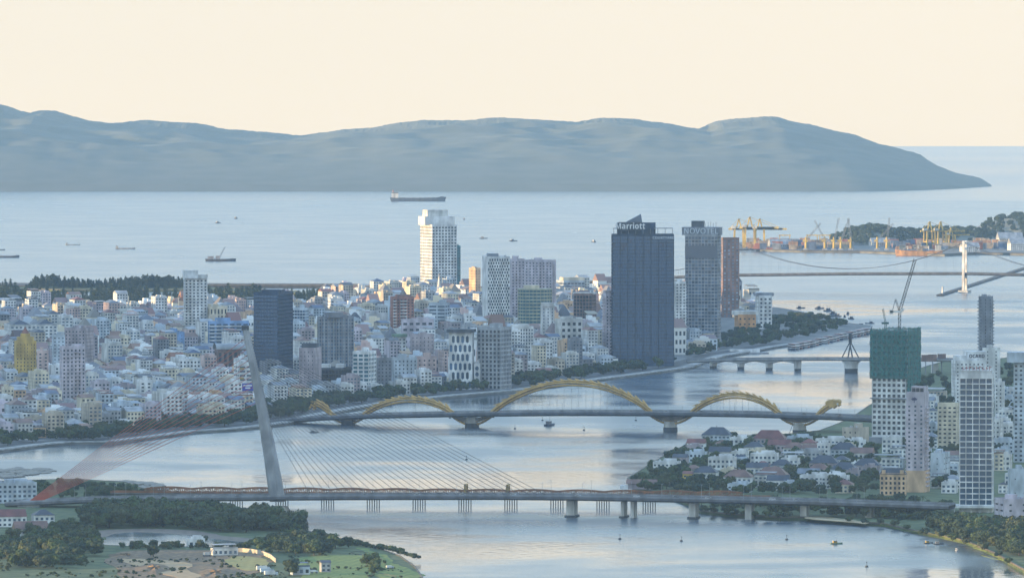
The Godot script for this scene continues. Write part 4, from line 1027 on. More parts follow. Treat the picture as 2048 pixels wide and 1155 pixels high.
	var gk := crown_kit(r, 7, 5.0, 2.6, 60, 0.5, 0.5)
	var garden := part(t, "roof_garden", gk, leaf_mat("leaf0", Color(0.03, 0.062, 0.028)))
	garden.position = Vector3(w * 0.12, h + 5.0, 0)
	garden.scale = Vector3(1.1, 0.9, 0.8)
	k = Kit.new()
	k.box(Vector3(0, 0.01, 0), Vector3(w + 1.2, 16, dp + 1.2))
	part(t, "orange_base", k, wall("peach"))
	# mansard of the orange wing
	s = find_building("orange four-storey wing")
	t = by[s.l]; h = s.h; w = s.w; dp = s.t
	k = Kit.new()
	roof_hip(k, w + 1, dp + 1, h + 0.05, 4.5)
	part(t, "roof", k, paint("roof_slate", ROOFS["slate"], 0.6))
	for q in [-0.35, 0.35]:
		k = Kit.new()
		k.box(Vector3(w * q, h + 0.3, dp / 2), Vector3(2.6, 2.8, 1.6))
		part(t, "dormer", k, wall("peach"))
	# nearest glass tower: canopy at its foot, white roof frame and red letter frame
	s = find_building("nearest tall tower")
	t = by[s.l]; h = s.h; w = s.w; dp = s.t
	k = Kit.new()
	k.box(Vector3(-3, 3.4, 2), Vector3(w + 12, 1.4, dp + 10))
	part(t, "canopy", k, wall("offwhite"))
	for i in 5:
		k = Kit.new()
		k.box(Vector3(-w * 0.5 + i * w * 0.25 - 3, 0, dp / 2 + 5), Vector3(0.6, 3.4, 0.6))
		part(t, "column", k, wall("offwhite"))
	k = Kit.new()
	k.box(Vector3(0, h, 0), Vector3(w * 0.9, 3.0, dp * 0.8))
	part(t, "roof_block", k, wall("offwhite"))
	k = Kit.new()
	for i in 9:
		var px := w * (-0.40 + 0.1 * i)
		k.box(Vector3(px, h + 3.0, dp * 0.38), Vector3(0.35, 2.8, 0.3))
		k.box(Vector3(px + w * 0.03, h + 3.4 + (i % 3) * 0.8, dp * 0.38), Vector3(w * 0.06, 0.4, 0.3))
	part(t, "red_roof_sign", k, paint("signred", Color(0.30, 0.04, 0.05), 0.6, false), true)
	s = find_building("white stepped hotel")
	t = by[s.l]; h = s.h; w = s.w; dp = s.t
	lettering(t, "lettering", "OCARO", 3.2, Vector3(8, h + 4.6, 3.2), paint("sign_dark", Color(0.03, 0.03, 0.05), 0.6, false))
	s = find_building("tallest white tower")
	t = by[s.l]
	# edge strip of the chequered tower is its plain left flank; netting on the unfinished tower
	s = find_building("unfinished tower")
	t = by[s.l]; h = s.h; w = s.w; dp = s.t
	var net := StandardMaterial3D.new()
	net.albedo_color = srgb(Color(0.008, 0.15, 0.14))
	net.roughness = 0.9
	net.transparency = BaseMaterial3D.TRANSPARENCY_ALPHA
	net.albedo_color.a = 0.78
	net.albedo_texture = tex_weather
	net.uv1_triplanar = true
	net.uv1_world_triplanar = true
	net.uv1_scale = Vector3(0.08, 0.05, 0.08)
	var low := h * 0.58
	var n0: Kit
	for q in [[Vector3(-w / 2 - 1.2, low, dp / 2 + 1.3), Vector3.RIGHT, w + 2.4, h - low + 2.5], [Vector3(w / 2 + 1.3, h * 0.26, dp / 2 + 1.2), Vector3.FORWARD, dp + 2.4, h * 0.74 + 3.5], [Vector3(-w / 2 - 1.3, low, -dp / 2 - 1.2), Vector3.BACK, dp + 2.4, h - low + 2.0], [Vector3(w / 2 + 1.2, h * 0.3, -dp / 2 - 1.3), Vector3.LEFT, w + 2.4, h * 0.7 + 3.0]]:
		n0 = Kit.new()
		drape(n0, q[0], q[1], q[2], q[3])
		part(t, "netting", n0, net)
	n0 = Kit.new()
	for i in 7: n0.box(Vector3(-w / 2 + w * i / 6.0, low, dp / 2 + 1.1), Vector3(0.2, h - low + 3, 0.2))
	for i in 14: n0.box(Vector3(0, low + (h - low) * i / 13.0, dp / 2 + 1.1), Vector3(w, 0.18, 0.18))
	part(t, "scaffold", n0, paint("scaffold", Color(0.12, 0.16, 0.16)), true)
	for y in [0.0, 0.36]:
		n0 = Kit.new(); n0.box(Vector3(0.5, h * y + 3.5, 0), Vector3(w + 3.4, 0.9, dp + 3.0)); part(t, "ledge", n0, wall("midgrey"))
	n0 = Kit.new(); n0.box(Vector3(0, 0.02, 2), Vector3(w * 1.25, 5.0, dp * 1.2)); part(t, "podium", n0, wall("midgrey"))
	# luffing crane on its roof and a folded one
	var top := t.to_global(Vector3(w * 0.12, h, 0))
	var c1 := thing("tower_crane", "tall luffing tower crane with raised lattice jib on the netted tower", "crane", top)
	k = Kit.new(); lattice(k, Vector3(0, 0, 0), Vector3(0, 16.8, 0), 2.0); part(c1, "mast", k, paint("crane_dark", Color(0.06, 0.06, 0.06)))
	var jy := 16.8
	k = Kit.new(); lattice(k, Vector3(0, jy, 0), Vector3(13.0, jy + 43.8, 0), 2.1); part(c1, "jib", k, paint("crane_dark", Color(0.06, 0.06, 0.06)))
	k = Kit.new(); lattice(k, Vector3(0, jy, 0), Vector3(-3.5, jy + 10, 0), 1.2); k.bar(Vector3(-3.5, jy + 10, 0), Vector3(-6, jy + 1, 0), 0.4); part(c1, "a_frame", k, paint("crane_dark", Color(0.06, 0.06, 0.06)))
	k = Kit.new(); k.box(Vector3(-3, jy - 1, 0), Vector3(10, 1.6, 3)); k.box(Vector3(-7, jy - 2.2, 0), Vector3(3, 3.4, 3)); part(c1, "counter_jib", k, wall("offwhite"))
	k = Kit.new(); k.box(Vector3(2.2, jy, 1.2), Vector3(2.2, 2.4, 2)); part(c1, "cab", k, wall("white"))
	var c2 := thing("folded_crane", "green folded crane mast on the netted tower, beside the luffing crane", "crane", t.to_global(Vector3(-w * 0.3, h, 0)))
	k = Kit.new(); lattice(k, Vector3.ZERO, Vector3(0.5, 8, 0), 1.6); part(c2, "mast", k, paint("crane_green", Color(0.02, 0.10, 0.09)))
	k = Kit.new(); lattice(k, Vector3(0, 8, 0), Vector3(-2, 19, 0), 1.2); part(c2, "jib", k, paint("crane_green", Color(0.02, 0.10, 0.09)))
	k = Kit.new(); k.box(Vector3(0, 6, 0), Vector3(6, 1.6, 2.4)); part(c2, "slewing_deck", k, paint("crane_green", Color(0.02, 0.10, 0.09)))

func drape(k: Kit, o: Vector3, r: Vector3, w: float, h: float) -> void:   # hung cloth: strips that sag and fold between the floors
	var nx := maxi(3, roundi(w / 1.6)); var ny := maxi(3, roundi(h / 2.4))
	var out := r.cross(Vector3.UP)
	var g := RandomNumberGenerator.new()
	g.seed = int(w * 100 + h)
	var pts := []
	for i in nx + 1:
		var col := []
		for j in ny + 1: col.append(o + r * w * i / nx + Vector3.UP * (h * j / ny + (g.randf_range(-0.9, 0.5) if j == ny else 0.0)) + out * (g.randf_range(-0.3, 0.45) + 0.25 * sin(i * 1.3)))
		pts.append(col)
	for i in nx:
		for j in ny: k.quad(pts[i][j], pts[i + 1][j], pts[i + 1][j + 1], pts[i][j + 1])

func lattice(k: Kit, a: Vector3, b: Vector3, w: float) -> void:
	var y := (b - a).normalized()
	var s := y.cross(Vector3.BACK)
	s = s.normalized() if s.length() > 0.05 else Vector3.RIGHT
	var q := s.cross(y)
	var n := maxi(2, roundi(a.distance_to(b) / (w * 1.6)))
	for c in [[-1, -1], [1, -1], [1, 1], [-1, 1]]: k.bar(a + (s * c[0] + q * c[1]) * w / 2, b + (s * c[0] + q * c[1]) * w / 2, w * 0.2)
	for i in n:
		var p := a.lerp(b, float(i) / n); var p2 := a.lerp(b, float(i + 1) / n)
		for z in [-1, 1]:
			k.bar(p + (-s + q * z) * w / 2, p2 + (s + q * z) * w / 2, w * 0.15)
			k.bar(p + (s + q * z) * w / 2, p + (-s + q * z) * w / 2, w * 0.15)

func hsh(i: int, j: int, k: int) -> float:
	var h := ((i * 73856093) ^ (j * 19349663) ^ (k * 83492791)) & 0x7fffffff
	for n in 2:
		h = (h * 1103515245 + 12345) & 0x7fffffff
		h ^= h >> 13
	return (h % 10007) / 10007.0

var HOUSES := [
	[-13,15,"beige seven-storey house, parapet roof, before the blank-sided white block"],
	[-7,19,"white seven-storey house, stair-head roof, before the billboard block"],
	[-16,13,"beige six-storey house, parapet roof, before the slim grey apartment tower"],
	[-9,17,"pale lilac six-storey house, parapet roof, before the blank-sided white block"],
	[5,28,"cream five-storey house, rust-brown roof canopy, east of the billboard block"],
	[3,27,"white six-storey house, grey gable roof, east of the billboard block"],
	[-10,17,"cream four-storey house, pale tin gable roof, before the blank-sided white block"],
	[5,50,"dull white eight-storey house, stair-head roof, behind the broad grey-pink tower"],
	[-7,34,"cream seven-storey house, parapet roof, before the pink block"],
	[-18,12,"dull white four-storey house, rust-brown gable roof, before the slim grey apartment tower"],
	[-5,19,"cream four-storey house, parapet roof, before the billboard block"],
	[16,35,"white six-storey house, parapet roof, west of the honeycomb tower"],
	[31,45,"dull white six-storey house, stair-head roof, before the gold-edged white block"],
	[36,51,"white tall-storey house, red hipped roof, west of the slim balcony tower"],
	[11,64,"pale blue-grey tall-storey house, stair-head roof, before the green glass office"],
	[21,47,"pale lilac ten-storey house, dark gable roof, west of the green-roofed block"],
	[9,31,"dull white four-storey house, stair-head roof, before the low black glass office"],
	[32,46,"dark grey ten-storey house, parapet roof, before the gold-edged white block"],
	[29,45,"cream nine-storey house, pale tin hipped roof, before the white pier-front office"],
	[1,32,"pale blue-grey six-storey house, dark hipped roof, behind the blank-sided white block"],
	[14,34,"dull white three-storey house, parapet roof, east of the teal glass office"],
	[8,50,"dark grey ten-storey house, red hipped roof, west of the brown hall"],
	[-16,17,"pale blue-grey six-storey house, rust-brown hipped roof, before the slim grey apartment tower"],
	[18,64,"white ten-storey house, pale tin gable roof, behind the plain blue block"],
	[10,32,"mauve six-storey house, stair-head roof, before the teal glass office"],
	[21,41,"pink nine-storey house, dark roof canopy, east of the salmon block"],
	[30,94,"white eight-storey house, parapet roof, before the cream block by the pine wood"],
	[0,26,"white seven-storey house, parapet roof, west of the billboard block"],
	[-7,18,"dark grey two-storey house, stair-head roof, before the billboard block"],
	[15,54,"white nine-storey house, parapet roof, behind the brown hall"],
	[3,42,"white seven-storey house, blue roof canopy, west of the arcaded white block"],
	[-2,22,"dull white five-storey house, blue gable roof, before the billboard block"],
	[12,33,"dull white three-floor, parapet between teal glass office and low black glass office"],
	[35,48,"pale blue-grey four-storey house, parapet roof, before the slim balcony tower"],
	[9,39,"dark grey seven-storey house, stair-head roof, west of the dark blue glass tower"],
	[7,30,"pale blue-grey three-storey house, stair-head roof, before the pink-brown block"],
	[5,60,"beige nine-storey house, dark hipped roof, before the long white hotel"],
	[8,44,"pink seven-storey house, stair-head roof, behind the arcaded white block"],
	[-19,12,"pale lilac four-storey house, stair-head roof, before the slim grey apartment tower"],
	[21,49,"white ten-storey house, grey gable roof, west of the green-roofed block"],
	[-9,22,"pale blue-grey six-storey house, red roof canopy, before the blank-sided white block"],
	[17,50,"white nine-storey house, rust-brown hipped roof, behind the brown hall"],
	[-14,14,"pink two-storey house, parapet roof, before the slim grey apartment tower"],
	[-16,16,"white five-storey house, dark roof canopy, before the slim grey apartment tower"],
	[8,36,"dull white seven-storey house, grey hipped roof, behind the pink-brown block"],
	[-5,31,"pale lilac five-storey house, parapet roof, west of the blank-sided white block"],
	[21,57,"mauve ten-storey house, stair-head roof, before the blue striped office"],
	[25,41,"dull white six-storey house, stair-head roof, behind the grey grid tower"],
	[47,85,"cream tall-storey house, pale tin hipped roof, behind the pale wide tower"],
	[15,55,"white ten-storey house, red roof canopy, before the blue striped office"],
	[30,45,"beige four-storey house, stair-head roof, before the white pier-front office"],
	[12,57,"beige nine-storey house, pale tin roof canopy, before the plain blue block"],
	[18,74,"white nine-storey house, pale tin roof canopy, behind the green glass office"],
	[23,87,"pink nine-storey house, grey hipped roof, before the cream block by the pine wood"],
	[-2,36,"pale blue-grey seven-storey house, red roof canopy, behind the slim grey apartment tower"],
	[14,81,"pale lilac nine-storey house, stair-head roof, behind the long white hotel"],
	[30,46,"white nine-storey house, parapet roof, before the white pier-front office"],
	[15,35,"dull white four-storey house, pale tin gable roof, east of the teal glass office"],
	[54,102,"cream nine-storey house, stair-head roof, west of the sunlit peach tower"],
	[-14,16,"dull white five-storey house, grey hipped roof, before the slim grey apartment tower"],
	[-4,20,"cream four-storey house, parapet roof, between the billboard block and the blank-sided white block"],
	[-12,16,"grey four-storey house, parapet roof, before the blank-sided white block"],
	[-12,18,"cream seven-storey house, rust-brown gable roof, before the slim grey apartment tower"],
	[-10,18,"pale blue-grey six-storey house, stair-head roof, before the blank-sided white block"],
	[-11,16,"white two-storey house, stair-head roof, before the blank-sided white block"],
	[14,66,"white seven-storey house, stair-head roof, before the green glass office"],
	[26,42,"mauve seven-storey house, grey hipped roof, before the white pier-front office"],
	[18,72,"white seven-storey house, parapet roof, behind the green glass office"],
	[36,50,"white six-storey house, pale tin hipped roof, west of the slim balcony tower"],
	[28,96,"white nine-storey house, pale tin gable roof, before the cream block by the pine wood"],
	[17,64,"pale lilac five-storey house, rust-brown gable roof, behind the plain blue block"],
	[30,64,"beige nine-storey house, blue gable roof, before the blank white wall"],
	[52,65,"pale blue-grey five-storey house, parapet roof, east of the white balcony slab"],
	[45,90,"beige tall-storey house, stair-head roof, before the sunlit peach tower"],
	[47,88,"grey tall-storey house, parapet roof, before the sunlit peach tower"],
	[29,48,"white tall-storey house, parapet roof, west of the white pier-front office"],
	[-3,21,"white three-storey house, stair-head roof, before the billboard block"],
	[8,31,"grey four-storey house, stair-head roof, before the pink-brown block"],
	[36,83,"pale blue-grey eight-storey house, blue gable roof, behind the blank white wall"],
	[47,99,"beige tall-storey house, dark gable roof, before the sunlit peach tower"],
	[-14,20,"white six-storey house, rust-brown hipped roof, before the slim grey apartment tower"],
	[15,76,"pink tall-storey house, rust-brown roof canopy, behind the green glass office"],
	[0,25,"cream four-storey house, red roof canopy, before the billboard block"],
	[-17,13,"peach two-storey house, grey roof canopy, before the slim grey apartment tower"],
	[2,37,"cream six-storey house, grey roof canopy, before the arcaded white block"],
	[5,37,"white six-storey house, parapet roof, before the arcaded white block"],
	[-6,40,"white five-storey house, pale tin gable roof, before the gold tower"],
	[28,44,"white four-storey house, parapet roof, before the white pier-front office"],
	[44,70,"grey ten-storey house, pale tin roof canopy, east of the pale twin tower"],
	[-3,22,"white five-storey house, parapet roof, before the billboard block"],
	[32,47,"peach nine-storey house, stair-head roof, before the white pier-front office"],
	[18,89,"white ten-storey house, dark roof canopy, before the cream block by the pine wood"],
	[17,36,"white four-storey house, red roof canopy, west of the honeycomb tower"],
	[16,88,"white ten-storey house, pale tin roof canopy, before the cream block by the pine wood"],
	[0,24,"beige two-storey house, blue gable roof, before the billboard block"],
	[-7,23,"cream five-storey house, pale tin roof canopy, before the blank-sided white block"],
	[39,65,"beige ten-storey house, dark gable roof, before the chequered tower"],
	[22,60,"pale blue-grey tall-storey house, parapet roof, east of the blue striped office"],
	[38,65,"beige ten-storey house, red hipped roof, before the chequered tower"],
	[33,47,"dark grey four-storey house, grey hipped roof, before the gold-edged white block"],
	[-5,32,"dull white seven-storey house, stair-head roof, behind the slim grey apartment tower"],
	[-14,15,"dark grey two-storey house, pale tin hipped roof, before the slim grey apartment tower"],
	[28,43,"grey two-storey house, red gable roof, before the white pier-front office"],
	[18,81,"cream nine-storey house, stair-head roof, behind the green glass office"],
	[29,82,"white nine-storey house, grey hipped roof, behind the cream colonnade block"],
	[-3,40,"white six-storey house, stair-head roof, east of the pink block"],
	[24,100,"pale lilac nine-storey house, parapet roof, before the cream block by the pine wood"],
	[-13,21,"cream six-storey house, pale tin hipped roof, before the slim grey apartment tower"],
	[16,71,"white seven-storey house, grey roof canopy, behind the green glass office"],
	[72,89,"white six-storey house, grey roof canopy, before the bronze tower"],
	[25,49,"white nine-storey house, pale tin hipped roof, behind the mauve block"],
	[-11,28,"peach five-storey house, pale tin gable roof, west of the slim grey apartment tower"],
	[23,89,"mauve eight-storey house, pale tin roof canopy, before the cream block by the pine wood"],
	[22,90,"white nine-storey house, red hipped roof, before the cream block by the pine wood"],
	[16,73,"dull white ten-storey house, red hipped roof, behind the green glass office"],
	[33,50,"white nine-storey house, blue gable roof, east of the white pier-front office"],
	[33,61,"mauve ten-storey house, pale tin roof canopy, before the white banded office"],
	[64,114,"pale blue-grey eight-storey house, parapet roof, before the tallest white tower"],
	[22,97,"white ten-storey house, rust-brown roof canopy, before the cream block by the pine wood"],
	[17,57,"beige eight-storey house, blue hipped roof, before the blue striped office"],
	[-6,22,"dull white seven-storey house, parapet roof, before the blank-sided white block"],
	[5,53,"mauve ten-storey house, blue roof canopy, behind the broad grey-pink tower"],
	[4,30,"dull white five-storey house, stair-head roof, behind the billboard block"],
	[0,52,"white nine-storey house, blue roof canopy, behind the gold tower"],
	[1,36,"white five-storey house, grey roof canopy, behind the blank-sided white block"],
	[-3,32,"mauve four-storey house, parapet roof, west of the blank-sided white block"],
	[42,80,"beige ten-storey house, stair-head roof, behind the pale wide tower"],
	[38,84,"cream eight-storey house, grey roof canopy, behind the blank white wall"],
	[57,110,"dull white nine-storey house, parapet roof, before the tallest white tower"],
	[36,94,"pink seven-storey house, parapet roof, before the cream block by the pine wood"],
	[42,94,"grey eight-storey house, stair-head roof, before the sunlit peach tower"],
	[38,80,"cream ten-storey house, parapet roof, behind the blank white wall"],
	[22,93,"beige six-storey house, stair-head roof, before the cream block by the pine wood"],
	[-11,17,"grey four-storey house, grey gable roof, before the blank-sided white block"],
	[-11,22,"grey four-storey house, parapet roof, before the slim grey apartment tower"],
	[22,53,"pale lilac tall-storey house, stair-head roof, before the beige slab"],
	[49,61,"grey two-storey house, grey hipped roof, before the white balcony slab"],
	[-6,38,"beige four-storey house, dark hipped roof, before the pink block"],
	[54,107,"white ten-storey house, blue hipped roof, behind the sunlit peach tower"],
	[8,49,"white six-storey house, parapet roof, west of the brown hall"],
	[10,57,"white six-storey house, parapet roof, before the plain blue block"],
	[15,86,"pale lilac eight-storey house, grey hipped roof, before the cream block by the pine wood"],
	[28,94,"dull white six-storey house, parapet roof, before the cream block by the pine wood"],
	[-11,24,"pale blue-grey six-storey house, blue gable roof, before the slim grey apartment tower"],
	[-5,22,"dull white seven-storey house, stair-head roof, before the billboard block"],
	[40,73,"white tall-storey house, blue gable roof, behind the white banded office"],
	[29,47,"white seven-storey house, dark roof canopy, before the white pier-front office"],
	[1,25,"dark grey two-storey house, grey hipped roof, before the billboard block"],
	[12,42,"white seven-storey house, stair-head roof, behind the dark blue glass tower"],
	[8,56,"white eight-storey house, rust-brown gable roof, before the plain blue block"],
	[56,86,"white tall-storey house, pale tin hipped roof, behind the pale wide tower"],
	[25,97,"white nine-storey house, rust-brown gable roof, before the cream block by the pine wood"],
	[8,46,"cream seven-storey house, blue hipped roof, before the brown hall"],
	[26,52,"white tall-storey house, grey roof canopy, before the beige slab"],
	[11,61,"cream six-storey house, parapet roof, west of the plain blue block"],
	[72,90,"beige four-storey house, pale tin roof canopy, before the bronze tower"],
	[72,91,"dull white four-storey house, parapet roof, west of the bronze tower"],
	[12,73,"white ten-storey house, dark hipped roof, behind the long white hotel"],
	[10,49,"white seven-storey house, blue gable roof, west of the brown hall"],
	[4,42,"cream six-storey house, pale tin hipped roof, west of the arcaded white block"],
	[-2,32,"dull white six-storey house, dark gable roof, behind the blank-sided white block"],
	[59,108,"white nine-storey house, grey gable roof, behind the sunlit peach tower"],
	[39,80,"white nine-storey house, stair-head roof, behind the blank white wall"],
	[4,45,"dull white six-storey house, red hipped roof, east of the broad grey-pink tower"],
	[9,74,"dark grey ten-storey house, grey gable roof, behind the long white hotel"],
	[7,33,"pale blue-grey four-storey house, stair-head roof, west of the pink-brown block"],
	[47,82,"white nine-storey house, dark hipped roof, behind the pale wide tower"],
	[54,106,"cream eight-storey house, parapet roof, behind the sunlit peach tower"],
	[30,81,"peach seven-storey house, stair-head roof, behind the cream colonnade block"],
	[1,33,"dull white six-storey house, blue gable roof, behind the blank-sided white block"],
	[-3,33,"white five-storey house, stair-head roof, behind the blank-sided white block"],
	[24,40,"beige nine-storey house, rust-brown gable roof, behind the grey grid tower"],
	[-2,26,"white five-storey house, dark roof canopy, before the billboard block"],
	[-12,23,"pale blue-grey six-storey house, parapet roof, before the slim grey apartment tower"],
	[1,39,"dull white four-storey house, pale tin roof canopy, before the arcaded white block"],
	[72,109,"dull white ten-storey house, pale tin gable roof, behind the sunlit peach tower"],
	[46,100,"dull white eight-storey house, red gable roof, before the sunlit peach tower"],
	[39,55,"cream nine-storey house, grey gable roof, behind the slim balcony tower"],
	[30,54,"grey tall-storey house, stair-head roof, east of the beige slab"],
	[29,44,"dull white two-storey house, parapet roof, before the white pier-front office"],
	[54,93,"dull white nine-storey house, blue hipped roof, before the sunlit peach tower"],
	[12,52,"pale lilac seven-storey house, grey gable roof, behind the brown hall"],
	[42,68,"white seven-storey house, parapet roof, before the pale twin tower"],
	[52,64,"dull white three-storey house, stair-head roof, east of the white balcony slab"],
	[50,88,"pale blue-grey nine-storey house, rust-brown gable roof, before the sunlit peach tower"],
	[2,35,"cream six-storey house, parapet roof, before the arcaded white block"],
	[57,106,"white nine-storey house, grey hipped roof, behind the sunlit peach tower"],
	[-14,23,"white five-storey house, stair-head roof, before the slim grey apartment tower"],
	[15,65,"mauve five-storey house, pale tin hipped roof, behind the plain blue block"],
	[52,79,"peach ten-storey house, parapet roof, behind the pale wide tower"],
	[-6,20,"pale blue-grey six-storey house, pale tin hipped roof, before the billboard block"],
	[-9,32,"beige four-storey house, blue hipped roof, behind the slim grey apartment tower"],
	[23,83,"grey eight-storey house, rust-brown gable roof, behind the green glass office"],
	[18,66,"pink seven-storey house, pale tin gable roof, before the tall white balcony tower"],
	[-4,45,"dull white six-storey house, grey gable roof, behind the gold tower"],
	[11,72,"cream nine-storey house, pale tin roof canopy, behind the long white hotel"],
	[44,95,"pale blue-grey nine-storey house, grey hipped roof, before the sunlit peach tower"],
	[37,72,"beige ten-storey house, grey hipped roof, behind the red-brown tower"],
	[5,32,"dull white five-storey house, pale tin gable roof, before the pink-brown block"],
	[53,65,"cream four-storey house, grey hipped roof, east of the pale grid hotel"],
	[9,50,"white six-storey house, pale tin roof canopy, west of the brown hall"],
	[11,46,"white five-storey house, stair-head roof, before the brown hall"],
	[45,96,"pale lilac nine-storey house, stair-head roof, before the sunlit peach tower"],
	[2,26,"white two-storey house, parapet roof, east of the billboard block"],
	[65,100,"white nine-storey house, dark hipped roof, east of the sunlit peach tower"],
	[36,66,"white ten-storey house, parapet roof, east of the white banded office"],
	[30,56,"grey nine-storey house, parapet roof, east of the beige slab"],
	[61,114,"pale blue-grey nine-storey house, pale tin roof canopy, before the tallest white tower"],
	[53,96,"cream ten-storey house, stair-head roof, before the sunlit peach tower"],
	[7,50,"white five-storey house, dark roof canopy, west of the brown hall"],
	[-16,15,"beige four-storey house, stair-head roof, before the slim grey apartment tower"],
	[37,94,"white seven-storey house, dark roof canopy, before the cream block by the pine wood"],
	[31,60,"pale blue-grey tall-storey house, pale tin hipped roof, behind the beige slab"],
	[10,71,"cream nine-storey house, parapet roof, behind the long white hotel"],
	[-4,22,"beige four-storey house, grey hipped roof, before the billboard block"],
	[28,64,"pale blue-grey ten-storey house, parapet roof, before the blank white wall"],
	[47,72,"grey tall-storey house, dark gable roof, behind the pale twin tower"],
	[5,49,"pale blue-grey four-storey house, blue gable roof, behind the broad grey-pink tower"],
	[51,103,"dull white eight-storey house, parapet roof, west of the sunlit peach tower"],
	[-7,33,"white three-storey house, pale tin gable roof, behind the slim grey apartment tower"],
	[12,47,"white six-storey house, grey gable roof, east of the brown hall"],
	[28,60,"grey seven-storey house, stair-head roof, behind the beige slab"],
	[33,62,"mauve nine-storey house, rust-brown gable roof, before the white banded office"],
	[0,29,"dull white four-storey house, stair-head roof, west of the billboard block"],
	[45,72,"cream tall-storey house, pale tin gable roof, east of the pale twin tower"],
	[32,77,"cream seven-storey house, grey roof canopy, behind the blank white wall"],
	[49,62,"dull white three-storey house, pale tin hipped roof, before the white balcony slab"],
	[-17,16,"white four-storey house, pale tin gable roof, before the slim grey apartment tower"],
	[59,103,"white eight-storey house, rust-brown hipped roof, behind the sunlit peach tower"],
	[-2,24,"peach five-storey house, stair-head roof, before the billboard block"],
	[1,55,"pale blue-grey seven-storey house, pale tin hipped roof, before the long white hotel"],
	[50,62,"cream two-storey house, grey gable roof, before the white balcony slab"],
	[-3,23,"white five-storey house, stair-head roof, before the billboard block"],
	[30,69,"white ten-storey house, rust-brown hipped roof, west of the blank white wall"],
	[29,64,"dark grey seven-storey house, pale tin hipped roof, before the blank white wall"],
	[-6,27,"beige four-storey house, grey gable roof, before the blank-sided white block"],
	[2,31,"pale blue-grey four-storey house, grey hipped roof, behind the billboard block"],
	[-4,30,"cream three-storey house, stair-head roof, west of the blank-sided white block"],
	[32,50,"white nine-storey house, red hipped roof, east of the white pier-front office"],
	[29,90,"dull white four-storey house, parapet roof, before the cream block by the pine wood"],
	[8,35,"white four-storey house, rust-brown roof canopy, west of the pink-brown block"],
	[35,75,"white nine-storey house, parapet roof, behind the blank white wall"],
	[8,32,"dark grey four-storey house, parapet roof, east of the pink-brown block"],
	[3,34,"white four-storey house, grey hipped roof, west of the pink-brown block"],
	[36,78,"cream nine-storey house, blue hipped roof, behind the blank white wall"],
	[60,113,"cream seven-storey house, parapet roof, before the tallest white tower"],
	[36,86,"beige nine-storey house, parapet roof, behind the cream colonnade block"],
	[-5,20,"dark grey two-storey house, pale tin hipped roof, before the billboard block"],
	[18,37,"dark grey three-storey house, blue gable roof, west of the honeycomb tower"],
	[35,50,"white four-storey house, stair-head roof, before the gold-edged white block"],
	[1,35,"pink four-storey house, pale tin roof canopy, behind the blank-sided white block"],
	[47,96,"white eight-storey house, dark hipped roof, before the sunlit peach tower"],
	[-11,25,"mauve six-storey house, parapet roof, before the slim grey apartment tower"],
	[3,45,"dark grey four-storey house, rust-brown hipped roof, east of the broad grey-pink tower"],
	[51,63,"white two-storey house, stair-head roof, before the white balcony slab"],
	[61,92,"dark grey tall-storey house, rust-brown roof canopy, before the bronze tower"],
	[-5,36,"white four-storey house, pale tin gable roof, before the pink block"],
	[40,57,"beige ten-storey house, pale tin gable roof, behind the slim white slab"],
	[46,72,"pink tall-storey house, stair-head roof, behind the pale twin tower"],
	[4,36,"dull white four-storey house, pale tin hipped roof, before the arcaded white block"],
	[70,103,"dull white eight-storey house, rust-brown roof canopy, behind the sunlit peach tower"],
	[26,86,"mauve five-storey house, grey hipped roof, behind the green glass office"],
	[45,78,"beige nine-storey house, rust-brown hipped roof, west of the pale wide tower"],
	[33,58,"peach tall-storey house, stair-head roof, behind the slim white slab"],
	[38,60,"mauve nine-storey house, rust-brown gable roof, behind the slim white slab"],
	[18,68,"beige seven-storey house, rust-brown gable roof, west of the tall white balcony tower"],
	[25,90,"dull white seven-storey house, red roof canopy, before the cream block by the pine wood"],
	[42,61,"pale lilac ten-storey house, parapet roof, before the maroon glass tower"],
	[42,66,"cream nine-storey house, stair-head roof, west of the maroon glass tower"],
	[61,91,"pale blue-grey tall-storey house, dark gable roof, before the bronze tower"],
	[45,93,"pale lilac seven-storey house, red hipped roof, before the sunlit peach tower"],
	[8,51,"white six-storey house, rust-brown roof canopy, behind the brown hall"],
	[-6,29,"white four-storey house, stair-head roof, east of the slim grey apartment tower"],
	[2,51,"mauve seven-storey house, dark roof canopy, behind the broad grey-pink tower"],
	[49,70,"pale blue-grey tall-storey house, stair-head roof, behind the maroon glass tower"],
	[17,44,"pale blue-grey ten-storey house, grey gable roof, behind the dark grey-blue tower"],
	[17,48,"white nine-storey house, pale tin roof canopy, west of the green-roofed block"],
	[28,58,"white nine-storey house, parapet roof, behind the beige slab"],
	[14,74,"white seven-storey house, stair-head roof, behind the green glass office"],
	[39,81,"grey ten-storey house, grey hipped roof, behind the blank white wall"],
	[10,38,"dull white four-storey house, dark gable roof, before the dark blue glass tower"],
	[0,34,"pale blue-grey three-storey house, parapet roof, behind the blank-sided white block"],
	[11,33,"white three-storey house, stair-head roof, west of the teal glass office"],
	[-3,47,"dull white six-floor, grey gable between gold tower and broad grey-pink tower"],
	[47,100,"pink ten-storey house, grey gable roof, before the sunlit peach tower"]]
